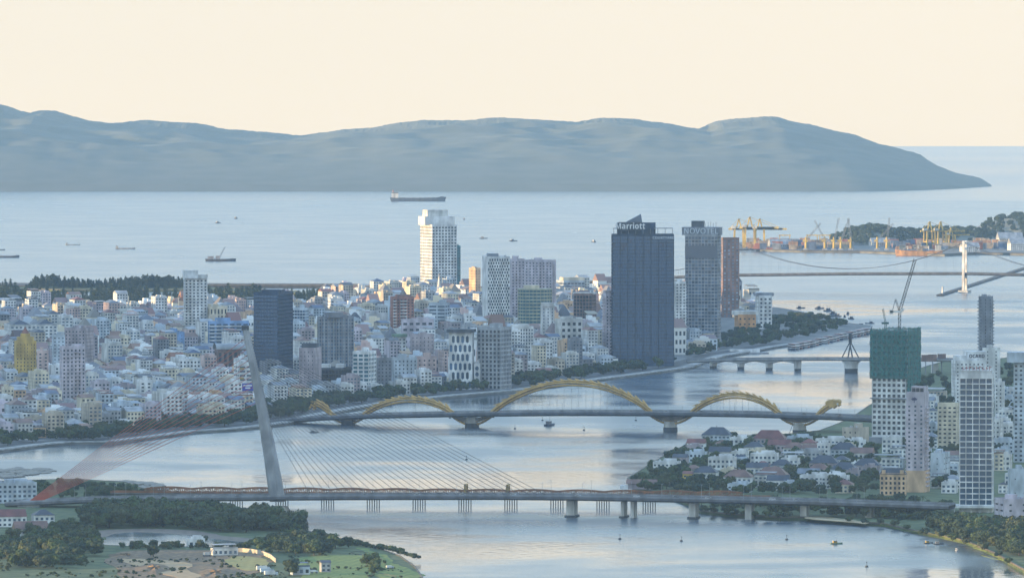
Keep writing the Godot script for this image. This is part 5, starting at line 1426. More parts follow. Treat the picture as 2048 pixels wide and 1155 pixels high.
func town() -> void:
	var cols := ["white","white","white","cream","offwhite","offwhite","white","white","pale","pale","pink","beige","mauve","white","peach","offwhite","lilac","grey","cream","midgrey","beige","cream"]
	var roofs := ["grey","grey","blue","rust","tin","slate","tin","red"]
	var named := {}
	for q in HOUSES: named[Vector2i(q[0], q[1])] = q[2]
	var west := outline([-547.7, 5972.9, -420.6, 6155.1, -387.8, 6254.7, -371, 6288.6, -335.8, 6297.1, -308, 6374.9, -274.2, 6481.8, -241.3, 6527.4, -221.1, 6573.6, -197, 6648.9, -174.1, 6794.9, -140.9, 6947.5, -105.7, 7074.5, -59.5, 7195.2, -26.2, 7262.7, 12.7, 7343.1, 52.9, 7473.1, 78.7, 7558.3, 110.4, 7658, 148.3, 7773.4, 190.4, 7905.8, 206, 8042.7, 233.8, 8227.9, 265, 8346.2, 294.8, 8483.5, 330.8, 8609.3, 373.6, 8805.1, 434.5, 9098.4, 442.8, 9206.6, 419.3, 9298.7, 414.3, 9469.3, 385.1, 9686.5, 354.4, 9913.9, 305.4, 10042.5, 187.3, 10174.5, 52, 10264.4, -85.6, 10355.9, -128.5, 10472.6, -227.3, 10520.1, -320.5, 10355.9, -423.5, 10174.5, -559.2, 10174.5, -705.7, 10332.9, -946.9, 10332.9])
	var foot := [-535.2, 8328, 41.8, -483.8, 7443.2, 21.7, -499.8, 7463, 12.5, -409.2, 6971.3, 22.5, -437.7, 7573, 27.1, -454.3, 7500.6, 16.6, -508, 8519.6, 23.4, -470.5, 8471.9, 28, -502.8, 9656.9, 19.5, -439.2, 9710.5, 36.2, -358.4, 8479.8, 25.4, -337.3, 8495.3, 32.6, -308.6, 8149.8, 36.6, -369.5, 8212.1, 55.1, -288.9, 7717.8, 29.4, -249.4, 6954.6, 23.3, -345.5, 7035.9, 18.9, -324.2, 7435.1, 37.4, -461.3, 6847.7, 18.5, -462.5, 7380, 15.8, -237.1, 7440, 43.7, -237.2, 8392, 18.7, -221.4, 9330.4, 26.2, -211.5, 9778.5, 19.1, -175.9, 7464.5, 31.1, -193.8, 7194.3, 25.2, -172.9, 7244.1, 31.2, -154, 8509.8, 24.1, -124.4, 8483.5, 24.3, -101.5, 8035.6, 30.6, -92.6, 7713.2, 24, -116.5, 7752.4, 17, -142.6, 7240.4, 26.4, -124.4, 7274.8, 17.9, -105.4, 7335.3, 23.3, -85.8, 7465.2, 21.3, -82.6, 8486.5, 21.2, -47.1, 8314.1, 15.8, -49.7, 7347.6, 23.4, -34, 7343.8, 12.6, -17.4, 7355.3, 26.9, -102, 10411.4, 39.6, -76, 10415.8, 14.5, -48.6, 9778, 18.7, -18.1, 8494.9, 31.6, 5.2, 8643.7, 19, 33.7, 8877.5, 29.6, 38.3, 8092.9, 17.7, 82.6, 8487.4, 22.3, 104.8, 7957.3, 18, 138.2, 7929.2, 49.4, 60.4, 7986.7, 24.1, 10.2, 7845.9, 23.4, 78.3, 9997.7, 28, 189.5, 8482.9, 16.5, 218.1, 8554.3, 32.2, 277.7, 9532.9, 22.4, 306, 9107.3, 22.9, 279.7, 8982.9, 22.5, 321.4, 6276.8, 28, 299.7, 5533.6, 18.4, 327.8, 5281.2, 23.6, 493.1, 7793.4, 18, 429.1, 7049.6, 25.9, 464.9, 7264, 19.4, 409.3, 5960.3, 21.2, 356.3, 6111.9, 18.9, 283.7, 6179.8, 21.6, 343.1, 5130.9, 22.5, 324.4, 5668.3, 25.6, 279.6, 5489.6, 20.8, 402, 6197.6, 21.8, 367.2, 5426.4, 17.6, 442.1, 6786.9, 17.9]
	var ca := cos(deg_to_rad(16.0)); var sa := sin(deg_to_rad(16.0))
	# unit houses for the far blocks
	var units := []
	for sty in 5:
		var roof := Kit.new(); var panes := []
		var k := house_kit(13, 22, 10, 3, 3, sty, roof, panes)
		var all := Kit.new()
		all.v = k.v.duplicate(); all.n = k.n.duplicate(); all.colored = true
		for i in all.v.size(): all.c.append(Color(1, 1, 1))
		var rt: Color = [Color(0.95, 0.95, 0.95), Color(0.34, 0.22, 0.20), Color(0.46, 0.47, 0.48), Color(0.9, 0.9, 0.9), Color(0.26, 0.27, 0.30)][sty]
		all.v.append_array(roof.v); all.n.append_array(roof.n)
		for i in roof.v.size(): all.c.append(rt)
		all.tint = Color(0.07, 0.08, 0.10)
		for q in panes: all.quad(q[0], q[1], q[2], q[3])
		units.append([all.mesh(), []])
	for i in range(-75, 95):
		for j in range(-12, 150):
			if posmod(i, 7) == 6 or hsh(i, j, 1) < 0.05: continue
			var x := ca * i * 17 - sa * j * 36 + (hsh(i, j, 2) - 0.5) * 3
			var d := 6000 + sa * i * 17 + ca * j * 36 + (hsh(i, j, 3) - 0.5) * 8
			if absf(x) > d * 0.078 or d > 10310 or (d > 9606.4 and x < -0.0256 * d) or x > 0.0337 * d or (x > 0.0267 * d and d < 9488.7): continue
			var p2 := Vector2(x, 8000 - d)
			if not Geometry2D.is_point_in_polygon(p2, west): continue
			var near := false
			for q in range(0, foot.size(), 3):
				if Vector2(x - foot[q], d - foot[q + 1]).length() < foot[q + 2]: near = true; break
			if near: continue
			for q in 22:
				var c := Geometry2D.get_closest_point_to_segment(p2, west[q], west[q + 1])
				if c.distance_to(p2) < 62: near = true; break
			if near: continue
			var w := 11 + 4.5 * hsh(i, j, 4); var dp := 18 + 13 * hsh(i, j, 5); var h := 6.5 + 9 * pow(hsh(i, j, 6), 1.5)
			if hsh(i, j, 7) > 0.82 and d > 7700: h += 6 + 19 * hsh(i, j, 8)
			elif hsh(i, j, 7) > 0.5 and d > 7450 and d < 9300 and x / d > -0.022 and x / d < 0.013:
				h += 7 + 22 * hsh(i, j, 8); w *= 0.88
			elif hsh(i, j, 7) > 0.72: h += 4 + 8 * hsh(i, j, 8)
			var sty := int(hsh(i, j, 9) * 5)
			var wk: String = cols[int(hsh(i, j, 10) * cols.size())]
			if named.has(Vector2i(i, j)):
				house("town_house", named[Vector2i(i, j)], "house", "houses of the west bank quarter", place(x, d, 2.5), deg_to_rad(16), w, dp, h, sty, wk, roofs[int(hsh(i, j, 11) * roofs.size())], "mid" if hsh(i, j, 12) > 0.6 else "dark")
			else:
				units[sty][1].append([Transform3D(Basis(Vector3.UP, deg_to_rad(16)) * Basis.from_scale(Vector3(w / 13, h / 10, dp / 22)), place(x, d, 2.5)), WALLS[wk]])
	var t := Node3D.new()
	t.name = "far_house_blocks"
	add_child(t, true)
	t.set_meta("kind", "stuff")
	var m := StandardMaterial3D.new()
	m.vertex_color_use_as_albedo = true
	m.roughness = 0.8
	for u in units:
		var mm := MultiMesh.new()
		mm.transform_format = MultiMesh.TRANSFORM_3D
		mm.use_colors = true
		mm.mesh = u[0]
		mm.instance_count = u[1].size()
		for i in u[1].size():
			mm.set_instance_transform(i, u[1][i][0])
			mm.set_instance_color(i, u[1][i][1])
		var o := MultiMeshInstance3D.new()
		o.name = "house_rows"
		o.multimesh = mm
		o.material_override = m
		t.add_child(o, true)
		o.set_meta("kind", "stuff")

# ---------------------------------------------------------------- bridges
func deck(t: Node3D, pts: Array, width: float, thick: float, m: Material, rail: Material, off := 0.0) -> Kit:
	var k := Kit.new(); var r := Kit.new(); var rd := Kit.new()
	for i in pts.size() - 1:
		var a: Vector3 = pts[i]; var b: Vector3 = pts[i + 1]
		var s := (b - a).cross(Vector3.UP).normalized()
		a += s * off; b += s * off
		var l := s * width / 2; var dn := Vector3(0, -thick, 0); var e := s * width * 0.30
		k.quad(a + l, b + l, b - l, a - l)
		k.quad(a - l, b - l, b - l + dn * 0.55, a - l + dn * 0.55); k.quad(b + l, a + l, a + l + dn * 0.55, b + l + dn * 0.55)
		k.quad(a - l + dn * 0.55, b - l + dn * 0.55, b - e + dn, a - e + dn); k.quad(b + l + dn * 0.55, a + l + dn * 0.55, a + e + dn, b + e + dn)
		k.quad(a - e + dn, b - e + dn, b + e + dn, a + e + dn)
		rd.quad(b + l * 0.86 + Vector3(0, 0.06, 0), b - l * 0.86 + Vector3(0, 0.06, 0), a - l * 0.86 + Vector3(0, 0.06, 0), a + l * 0.86 + Vector3(0, 0.06, 0))
		for z in [-0.98, 0.98]:
			r.bar(a + l * z + Vector3(0, 1.05, 0), b + l * z + Vector3(0, 1.05, 0), 0.28)
			r.bar(a + l * z + Vector3(0, 0.4, 0), b + l * z + Vector3(0, 0.4, 0), 0.35, 0.7)
	part(t, "deck", k, m)
	part(t, "roadway", rd, paint("asphalt", Color(0.06, 0.062, 0.066), 0.9))
	part(t, "railing", r, rail)
	return k

func cable_bridge() -> void:
	var conc := paint("concrete", Color(0.33, 0.34, 0.36))
	var dk := paint("deckconc", Color(0.13, 0.135, 0.155))
	var t := thing("cable_stayed_bridge", "long concrete bridge with a leaning pylon and fans of red and dark cables", "bridge")
	var top: Array = [Vector3(-358.8, 5, 2646.4), Vector3(-302.7, 8.2, 2659), Vector3(-257.6, 9.8, 2669.2), Vector3(-214.5, 10.9, 2678.9), Vector3(-164.4, 12.1, 2690.2), Vector3(-114.6, 13.1, 2701.5), Vector3(-61.4, 13.9, 2713.5), Vector3(-8.4, 14.6, 2725.4), Vector3(37.2, 14.8, 2735.8), Vector3(82.8, 14.7, 2746), Vector3(126, 14.3, 2755.8), Vector3(173.3, 13.9, 2766.5), Vector3(214.8, 13.4, 2775.8), Vector3(256.2, 12.5, 2785.2), Vector3(306, 11.4, 2796.4)]
	deck(t, top, 30, 3.0, dk, paint("rail", Color(0.28, 0.29, 0.32)))
	var dir: Vector3 = (top[8] - top[4]).normalized()
	var sd := Vector3.UP.cross(dir)
	# pylon: one leaning tapered mast
	var b0: Vector3 = Vector3(-166.2, 8.1, 2689.8); var b1: Vector3 = Vector3(-189.3, 131, 2684.6)
	var k := Kit.new()
	var rings := []
	for i in 9:
		var tt := i / 8.0
		var c := b0.lerp(b1, tt) + dir * sin(PI * tt) * 1.2
		var hw := lerpf(5.13, 1.95, tt); var hd := lerpf(5.2, 2.6, tt)
		var ring := []
		for q in [[-1, -0.6], [-0.6, -1], [0.6, -1], [1, -0.6], [1, 0.6], [0.6, 1], [-0.6, 1], [-1, 0.6]]: ring.append(c + dir * hw * q[0] - sd * hd * q[1])
		rings.append(ring)
	for i in 8:
		for j in 8: k.quad(rings[i][(j + 1) % 8], rings[i][j], rings[i + 1][j], rings[i + 1][(j + 1) % 8])
	for j in range(1, 7): k.tri(rings[8][0], rings[8][j + 1], rings[8][j])
	var py := part(t, "pylon", k, conc)
	k = Kit.new()
	k.boxt(Transform3D(Basis.IDENTITY, b1 - Vector3(0, 1.5, 0)), Vector3(5.2, 3.0, 5.6))
	part(py, "pylon_cap", k, wall("dark"))
	# pier under the pylon
	var bc: Vector3 = Vector3(-165.5, 0.2, 2690)
	k = Kit.new()
	k.tube([Vector3(bc.x, -0.5, bc.z), Vector3(bc.x, 1.6, bc.z), Vector3(bc.x, 1.7, bc.z), Vector3(bc.x, b0.y - 3.4, bc.z)], [10.5, 10.5, 8.2, 6.6], 14)
	part(t, "pylon_base", k, wall("offwhite"))
	# cables
	var red := paint("cable_red", Color(0.40, 0.07, 0.03), 0.5, false); var darkc := paint("cable_dark", Color(0.035, 0.028, 0.035), 0.5, false)
	for i in 30:
		var tt := i / 29.0
		var a: Vector3 = b0.lerp(b1, lerpf(0.50, 0.93, tt)) + dir * 2.0
		var e: Vector3 = Vector3(-143.8, 17.3, 2694.9).lerp(Vector3(24.6, 19, 2732.9), tt)
		e.y = 14.1 + 0.6
		k = Kit.new()
		k.tube([a, e], [0.16, 0.16], 4)
		part(t, "cable", k, darkc)
	for z in [0]:
		for i in 13:
			var tt := i / 12.0
			var a: Vector3 = b0.lerp(b1, lerpf(0.57, 0.94, tt)) - dir * 1.2 + sd * 1.4 * z
			var e: Vector3 = Vector3(-337.7, 5.6, 2651.1).lerp(Vector3(-345.7, 5.5, 2649.3), tt) + sd * 2.2 * z
			k = Kit.new()
			var mid: Vector3 = a.lerp(e, 0.86)
			k.tube([a, mid], [0.19, 0.19], 4)
			var cb := part(t, "backstay", k, red)
			k = Kit.new()
			k.tube([mid, e], [0.2, 0.26], 5)
			part(cb, "cable_sheath", k, red)
	k = Kit.new()
	var an: Vector3 = Vector3(-342.1, 5.5, 2650.1)
	k.boxt(Transform3D(Basis.looking_at(sd), Vector3(an.x, 2.0, an.z)), Vector3(16, an.y - 1.0, 26))
	part(t, "anchor_block", k, conc)
	# piers
	for q in [[Vector3(-212.7, 1.9, 2679.3), 2.2, 5.0, 2], [Vector3(42.2, -0.4, 2736.9), 5.6, 0.0, 1], [Vector3(82.1, -0.6, 2745.9), 2.3, 7.0, 2], [Vector3(127.4, 0.3, 2756.1), 4.6, 0.0, 1], [Vector3(166.3, 2.6, 2764.9), 4.6, 0.0, 1], [Vector3(204.4, 3.1, 2773.5), 4.6, 0.0, 1], [Vector3(249.3, 3.7, 2783.6), 4.6, 0.0, 1], [Vector3(-257.6, 3.4, 2669.2), 4.6, 0.0, 1]]:
		var y := 20.0
		for i in top.size() - 1:
			if q[0].x >= top[i].x and q[0].x <= top[i + 1].x: y = lerpf(top[i].y, top[i + 1].y, (q[0].x - top[i].x) / (top[i + 1].x - top[i].x))
		for n in q[3]:
			k = Kit.new()
			var bx: Vector3 = Vector3(q[0].x, -0.5, q[0].z) + dir * (n * q[2] - q[2] * (q[3] - 1) / 2.0)
			k.boxt(Transform3D(Basis.looking_at(sd), bx), Vector3(q[1], y - 3.4 + 0.5, 12.0))
			var pp := part(t, "pier", k, wall("offwhite"))
			if n == 0 and q[0].x > 0 and q[0].x < 140:
				k = Kit.new()
				k.boxt(Transform3D(Basis.looking_at(sd), bx), Vector3(q[1] + 2.0 , 1.8, 15.0))
				part(pp, "pile_cap", k, wall("dark"))
	# lamp posts with twin arms along the deck
	for i in 20:
		var f := 0.9 + i * 0.62
		var a: Vector3 = top[int(f)].lerp(top[int(f) + 1], f - int(f))
		if f > 12.9: break
		for z in [-1, 1]:
			k = Kit.new()
			var o: Vector3 = a + sd * 14.4 * z
			k.tube([o, o + Vector3(0, 9.5, 0)], [0.14, 0.09], 5)
			k.bar(o + Vector3(0, 9.5, 0), o + Vector3(0, 10.2, 0) - sd * 2.2 * z + dir * 0.6, 0.14)
			k.bar(o + Vector3(0, 9.5, 0), o + Vector3(0, 10.2, 0) - sd * 2.2 * z - dir * 0.6, 0.14)
			var lp := thing("street_lamp", "%s twin-armed lamp post from the west on the cable bridge's %s edge" % [["first", "second", "third", "fourth", "fifth", "sixth", "seventh", "eighth", "ninth", "tenth", "eleventh", "twelfth", "thirteenth", "fourteenth", "fifteenth", "sixteenth", "seventeenth", "eighteenth", "nineteenth", "twentieth"][i], "far" if z < 0 else "near"], "street lamp", Vector3.ZERO, 0, "lamps along the cable bridge")
			part(lp, "post", k, paint("lamp", Color(0.35, 0.36, 0.38)))

func old_bridge() -> void:
	var t := thing("truss_bridge", "low rusty steel truss bridge with scalloped top chords behind the cable bridge", "bridge")
	var rust := paint("rust", Color(0.28, 0.105, 0.04), 0.8)
	var a: Vector3 = Vector3(-289.7, 6.4, 2588.8); var b: Vector3 = Vector3(185.9, 8.6, 2653.1)
	a.y = 9.0; b.y = 9.0
	var dir := (b - a).normalized(); var sd := Vector3.UP.cross(dir)
	deck(t, [a, b], 9, 1.6, paint("deckold", Color(0.16, 0.15, 0.15)), rust)
	var first: Vector3 = Vector3(-132.8, 4.3, 2610); var second: Vector3 = Vector3(-99.8, 4.6, 2614.5)
	var span := Vector2(second.x - first.x, second.z - first.z).length()
	var s0 := (first - a).dot(dir) - span * 4
	var n := int((a.distance_to(b) - s0) / span)
	for i in n + 1:
		var o := a + dir * (s0 + span * i)
		if i > 0 and i < n + 1 and (o - a).dot(dir) > 40:
			for c in 6:
				for z in [0]:
					var pk := Kit.new()
					var p: Vector3 = o + dir * (c - 2.5) * 1.75 + sd * 2.6 * z
					pk.tube([Vector3(p.x, -0.6, p.z), Vector3(p.x, 7.5, p.z)], [0.36, 0.36], 6)
					part(t, "pile", pk, paint("pile", Color(0.09, 0.085, 0.08)))
		if i == n: continue
		for z in [-1, 1]:
			var k := Kit.new()
			var last := Vector3.ZERO
			for j in 13:
				var tt := j / 12.0
				var up := 2.9 + 1.1 * sin(PI * tt)
				var p: Vector3 = o + dir * span * tt + sd * 4.3 * z
				var q: Vector3 = p + Vector3(0, up, 0)
				k.bar(p, q, 0.5)
				if j > 0:
					k.bar(last, q, 0.85)
					k.bar(last - Vector3(0, last.y - p.y, 0), q, 0.42) if j % 2 == 1 else k.bar(last, p, 0.42)
				last = q
			part(t, "truss", k, rust)
	for u in [Vector3(-33, 12.3, 2623.5), Vector3(-2.9, 12.5, 2627.6)]:
		var k := Kit.new()
		for z in [-1, 1]: k.boxt(Transform3D(Basis.looking_at(sd), Vector3(u.x, 9.0, u.z) + sd * 4.6 * z), Vector3(1.6, 7.5, 1.6))
		k.boxt(Transform3D(Basis.looking_at(sd), Vector3(u.x, 15.4, u.z)), Vector3(1.4, 1.6, 9))
		part(t, "portal", k, paint("goldpaint", Color(0.44, 0.27, 0.06), 0.5))

func body_arc(t: Node3D, pts: Array, sd: Vector3, gold: Material, fins: bool, tubes := 5, spread := 2.2) -> void:
	var ups := []
	for i in pts.size():
		var d: Vector3 = (pts[mini(i + 1, pts.size() - 1)] - pts[maxi(i - 1, 0)]).normalized()
		ups.append(sd.cross(d).normalized() * (1.0 if sd.cross(d).y > 0 else -1.0))
	for c in tubes:
		var an := TAU * c / tubes + 0.3
		var line := []; var rad := []
		for i in pts.size():
			var sc := 0.75 + 0.25 * sin(PI * i / (pts.size() - 1.0))
			line.append(pts[i] + (ups[i] * sin(an) + sd * cos(an)) * spread * sc); rad.append(0.85)
		var k := Kit.new()
		k.tube(line, rad, 7)
		part(t, "body_tube", k, gold)
	for i in range(1, pts.size() - 1):
		var rg := Kit.new()
		var loop := []; var rr := []
		for c in 9:
			var an := TAU * c / 8.0
			loop.append(pts[i] + (ups[i] * sin(an) + sd * cos(an)) * (spread + 0.35)); rr.append(0.28)
		rg.tube(loop, rr, 4, false)
		part(t, "ring", rg, gold)
		if fins:
			var d: Vector3 = (pts[i + 1] - pts[i - 1]).normalized()
			for z in [-1, 0, 1]:
				var k := Kit.new()
				var o: Vector3 = pts[i] + ups[i] * (spread + 0.4) + sd * 1.3 * z
				var tip: Vector3 = o - d * 4.2 + ups[i] * 1.8
				var s := sd * 0.35
				k.tri(o + d * 2.2 + s, o - d * 1.2 + s, tip); k.tri(o - d * 1.2 - s, o + d * 2.2 - s, tip); k.quad(o + d * 2.2 - s, o + d * 2.2 + s, tip, tip); k.quad(o - d * 1.2 + s, o - d * 1.2 - s, tip, tip)
				part(t, "fin", k, gold)

func dragon_bridge() -> void:
	var t := thing("dragon_bridge", "bridge whose golden steel dragon body arches over and under the deck", "bridge")
	var gold := paint("dragongold", Color(0.62, 0.385, 0.11), 0.5)
	gold.metallic = 0.25
	var top: Array = [Vector3(-234.2, -0.9, 1301.9), Vector3(-200.2, 3.3, 1317.2), Vector3(-166.4, 6.7, 1332.3), Vector3(-135, 8.7, 1346.3), Vector3(-99.2, 10.3, 1362.3), Vector3(-54.8, 12.1, 1382.2), Vector3(-10.6, 13.6, 1402), Vector3(46.5, 15.2, 1427.5), Vector3(103.1, 16.3, 1452.9), Vector3(163.6, 17.1, 1479.9), Vector3(206.5, 17.3, 1499.1), Vector3(249.1, 16.9, 1518.2), Vector3(283.1, 16.3, 1533.4), Vector3(310.5, 15.3, 1545.7), Vector3(333.7, 14.3, 1556)]
	deck(t, top, 34, 3.6, paint("deckdragon", Color(0.10, 0.115, 0.145)), paint("rail", Color(0.28, 0.29, 0.32)))
	var dir: Vector3 = (top[10] - top[4]).normalized(); var sd := Vector3.UP.cross(dir)
	body_arc(t, [Vector3(-175.8, 12.7, 1328.1), Vector3(-176.7, 15.4, 1327.7), Vector3(-174.9, 17.2, 1328.5), Vector3(-171.8, 17.3, 1329.9), Vector3(-168.6, 15.6, 1331.3), Vector3(-165, 12.5, 1332.9), Vector3(-160.5, 8.6, 1334.9)], sd, gold, true, 5, 1.9)
	var arcs := [[Vector3(-131.8, 8.3, 1347.8), Vector3(-126.1, 12.5, 1350.3), Vector3(-120.4, 15.6, 1352.9), Vector3(-114.7, 18.1, 1355.4), Vector3(-109, 20, 1358), Vector3(-103.3, 21.5, 1360.5), Vector3(-97.5, 22.4, 1363.1), Vector3(-91.9, 22.8, 1365.6), Vector3(-86.2, 22.8, 1368.2), Vector3(-80.5, 22.3, 1370.7), Vector3(-74.8, 21.3, 1373.3), Vector3(-69.1, 19.7, 1375.8), Vector3(-63.4, 17.7, 1378.4), Vector3(-57.8, 15, 1380.9), Vector3(-52.1, 11.2, 1383.4)], [Vector3(-17.6, 12.8, 1398.9), Vector3(-11.2, 18.3, 1401.7), Vector3(-4.9, 22.6, 1404.6), Vector3(1.5, 26.3, 1407.4), Vector3(7.8, 29.5, 1410.2), Vector3(14.2, 32.3, 1413.1), Vector3(20.5, 34.6, 1415.9), Vector3(26.9, 36.5, 1418.8), Vector3(33.2, 38, 1421.6), Vector3(39.5, 39.1, 1424.4), Vector3(45.8, 39.8, 1427.3), Vector3(52.2, 40.1, 1430.1), Vector3(58.5, 40, 1432.9), Vector3(64.8, 39.6, 1435.7), Vector3(71.1, 38.8, 1438.5), Vector3(77.4, 37.6, 1441.4), Vector3(83.7, 36, 1444.2), Vector3(89.9, 33.9, 1447), Vector3(96.2, 31.5, 1449.8), Vector3(102.5, 28.6, 1452.6), Vector3(108.8, 25.2, 1455.4), Vector3(115, 21.2, 1458.2), Vector3(121.3, 16, 1461)], [Vector3(156.7, 16.3, 1476.8), Vector3(162.1, 21, 1479.3), Vector3(167.6, 24.5, 1481.7), Vector3(173, 27.2, 1484.1), Vector3(178.4, 29.2, 1486.6), Vector3(183.9, 30.7, 1489), Vector3(189.3, 31.6, 1491.4), Vector3(194.7, 31.9, 1493.9), Vector3(200.1, 31.6, 1496.3), Vector3(205.5, 30.7, 1498.7), Vector3(210.9, 29.3, 1501.1), Vector3(216.3, 27.3, 1503.5), Vector3(221.7, 24.6, 1505.9), Vector3(227.1, 21.2, 1508.4), Vector3(232.5, 16.5, 1510.8)]]
	for a in arcs: body_arc(t, a, sd, gold, true)
	var dips := [[Vector3(-161.4, 8.1, 1334.5), Vector3(-157.6, 5.9, 1336.2), Vector3(-153.8, 4.1, 1337.9), Vector3(-150, 2.9, 1339.6), Vector3(-146.2, 2.4, 1341.3), Vector3(-142.4, 2.9, 1343), Vector3(-138.6, 4.2, 1344.7), Vector3(-134.7, 6.1, 1346.4), Vector3(-130.9, 8.3, 1348.2)], [Vector3(-53, 10.8, 1383), Vector3(-49.4, 8.5, 1384.7), Vector3(-45.7, 6.4, 1386.3), Vector3(-42.1, 4.8, 1387.9), Vector3(-38.5, 3.9, 1389.5), Vector3(-34.8, 3.6, 1391.2), Vector3(-31.2, 4.2, 1392.8), Vector3(-27.6, 5.5, 1394.4), Vector3(-24, 7.4, 1396), Vector3(-20.4, 9.8, 1397.6), Vector3(-16.7, 12.4, 1399.2)], [Vector3(120.4, 15.2, 1460.6), Vector3(124.2, 12.9, 1462.3), Vector3(127.9, 10.9, 1464), Vector3(131.6, 9.4, 1465.6), Vector3(135.3, 8.4, 1467.3), Vector3(139, 8.1, 1468.9), Vector3(142.7, 8.6, 1470.6), Vector3(146.4, 9.7, 1472.3), Vector3(150.1, 11.4, 1473.9), Vector3(153.9, 13.5, 1475.6), Vector3(157.6, 15.9, 1477.2)], [Vector3(231.7, 16.1, 1510.4), Vector3(235.2, 13.9, 1512), Vector3(238.7, 11.9, 1513.6), Vector3(242.3, 10.4, 1515.1), Vector3(245.8, 9.4, 1516.7), Vector3(249.3, 9.1, 1518.3), Vector3(252.9, 9.5, 1519.9), Vector3(256.4, 10.6, 1521.5), Vector3(259.9, 12.3, 1523), Vector3(263.4, 14.5, 1524.6), Vector3(267, 16.8, 1526.2)]]
	for a in dips: body_arc(t, a, sd, gold, false, 5, 2.4)
	for a in dips:   # webbed concrete haunch inside each dip
		for z in [-3.0, 3.0]:
			var k := Kit.new()
			for i in a.size() - 1:
				var p: Vector3 = a[i] + sd * z; var q: Vector3 = a[i + 1] + sd * z
				k.quad(p, q, Vector3(q.x, a[0].y - 2.5, q.z), Vector3(p.x, a[0].y - 2.5, p.z))
			part(t, "haunch", k, paint("haunch", Color(0.22, 0.20, 0.18)))
	# hangers below the two larger arches
	for a in arcs:
		for i in range(3, a.size() - 3):
			var k := Kit.new()
			k.tube([a[i] - Vector3(0, 2.4, 0), Vector3(a[i].x, 15, a[i].z)], [0.13, 0.13], 4)
			part(t, "hanger", k, paint("hanger", Color(0.42, 0.44, 0.46)))
	# piers
	for q in [Vector3(-145.7, 0, 1341.5), Vector3(-35.3, 1, 1391), Vector3(138.2, 3.3, 1468.6), Vector3(249.1, -0.4, 1518.2)]:
		var k := Kit.new()
		var pg := []
		k.tube([Vector3(q.x, -0.6, q.z), Vector3(q.x, 3.4, q.z)], [6.2, 6.2], 14)
		var foot := part(t, "pier_foot", k, wall("dark"))
		k = Kit.new()
		k.tube([Vector3(q.x, 3.4, q.z), Vector3(q.x, 8.5, q.z)], [5.7, 5.5], 14)
		part(t, "pier", k, wall("offwhite"))
	# the head, looking east
	var hp: Array = [Vector3(270.3, 27.5, 1527.7), Vector3(272.7, 29.5, 1528.7), Vector3(275.6, 29.7, 1530.1), Vector3(277.3, 30.8, 1530.8), Vector3(280.1, 30, 1532.1), Vector3(282.2, 30.5, 1533), Vector3(284.3, 29.5, 1533.9), Vector3(284.8, 27.8, 1534.2), Vector3(284.1, 26.7, 1533.9), Vector3(284.7, 25.2, 1534.1), Vector3(282.8, 24, 1533.3), Vector3(280.9, 24.7, 1532.4), Vector3(280.1, 22.9, 1532.1), Vector3(278.4, 22, 1531.3), Vector3(276.9, 23.3, 1530.6), Vector3(275.2, 21.7, 1529.9), Vector3(274.4, 23.9, 1529.5), Vector3(272.7, 24.5, 1528.7), Vector3(271.6, 25.8, 1528.3)]
	var pl := PackedVector2Array()
	for p in hp: pl.append(Vector2((p - hp[0]).dot(dir), p.y - hp[0].y))
	var k := Kit.new()
	var idx := Geometry2D.triangulate_polygon(pl)
	for z in [[-2.6, 0.72, 1.0], [2.6, 0.72, 1.0]]:
		for i in range(0, idx.size(), 3): k.tri(head_pt(hp[0], dir, sd, pl[idx[i]], z[0], pl), head_pt(hp[0], dir, sd, pl[idx[i + 1]], z[0], pl), head_pt(hp[0], dir, sd, pl[idx[i + 2]], z[0], pl))
	for i in pl.size():
		var a := pl[i]; var b := pl[(i + 1) % pl.size()]
		for z in [-1, 1]: k.quad(head_pt(hp[0], dir, sd, a, 2.6 * z, pl), head_pt(hp[0], dir, sd, b, 2.6 * z, pl), hp[0] + dir * b.x + Vector3(0, b.y, 0), hp[0] + dir * a.x + Vector3(0, a.y, 0))
	var head := part(t, "head", k, gold)
	for z in [-1, 1]:
		k = Kit.new()
		var c: Vector3 = hp[0] + dir * 13.0 + Vector3(0, -1.2, 0) - sd * 2.7 * z
		k.tube([c - sd * 0.3 * z, c + sd * 0.3 * z], [0.9, 0.9], 8)
		part(head, "eye", k, wall("white"))
	for i in 5:
		k = Kit.new()
		var o: Vector3 = hp[0] + dir * (1.0 + i * 1.2) + Vector3(0, -3.5 + i * 1.2, 0)
		k.tube([o + dir * 3, o - dir * 3.5 + Vector3(0, 0.4 + 0.3 * i, 0)], [0.7, 0.1], 5)
		part(head, "mane_spike", k, gold)
	body_arc(t, [Vector3(264.4, 16.3, 1525), Vector3(267, 19, 1526.2), Vector3(269.5, 21.2, 1527.3), Vector3(272.5, 23.4, 1528.6), Vector3(275.4, 24.8, 1530)], sd, gold, false, 5, 1.9)
	for i in 26:
		var f := 1.0 + i * 0.45
		if f > 12.5: break
		var a: Vector3 = top[int(f)].lerp(top[int(f) + 1], f - int(f))
		k = Kit.new()
		for z in [-1, 1]:
			k.tube([a + sd * 16.2 * z, a + sd * 16.2 * z + Vector3(0, 7.5, 0)], [0.13, 0.09], 4)
			k.bar(a + sd * 16.2 * z + Vector3(0, 7.5, 0), a + sd * 14.2 * z + Vector3(0, 8, 0), 0.12)
		part(t, "lamp_pair", k, paint("lamp", Color(0.35, 0.36, 0.38)))

func head_pt(o: Vector3, dir: Vector3, sd: Vector3, p: Vector2, z: float, pl: PackedVector2Array) -> Vector3:
	var c := Vector2.ZERO
	for q in pl: c += q / pl.size()
	var s := c + (p - c) * 0.82
	return o + dir * s.x + Vector3(0, s.y, 0) - sd * z

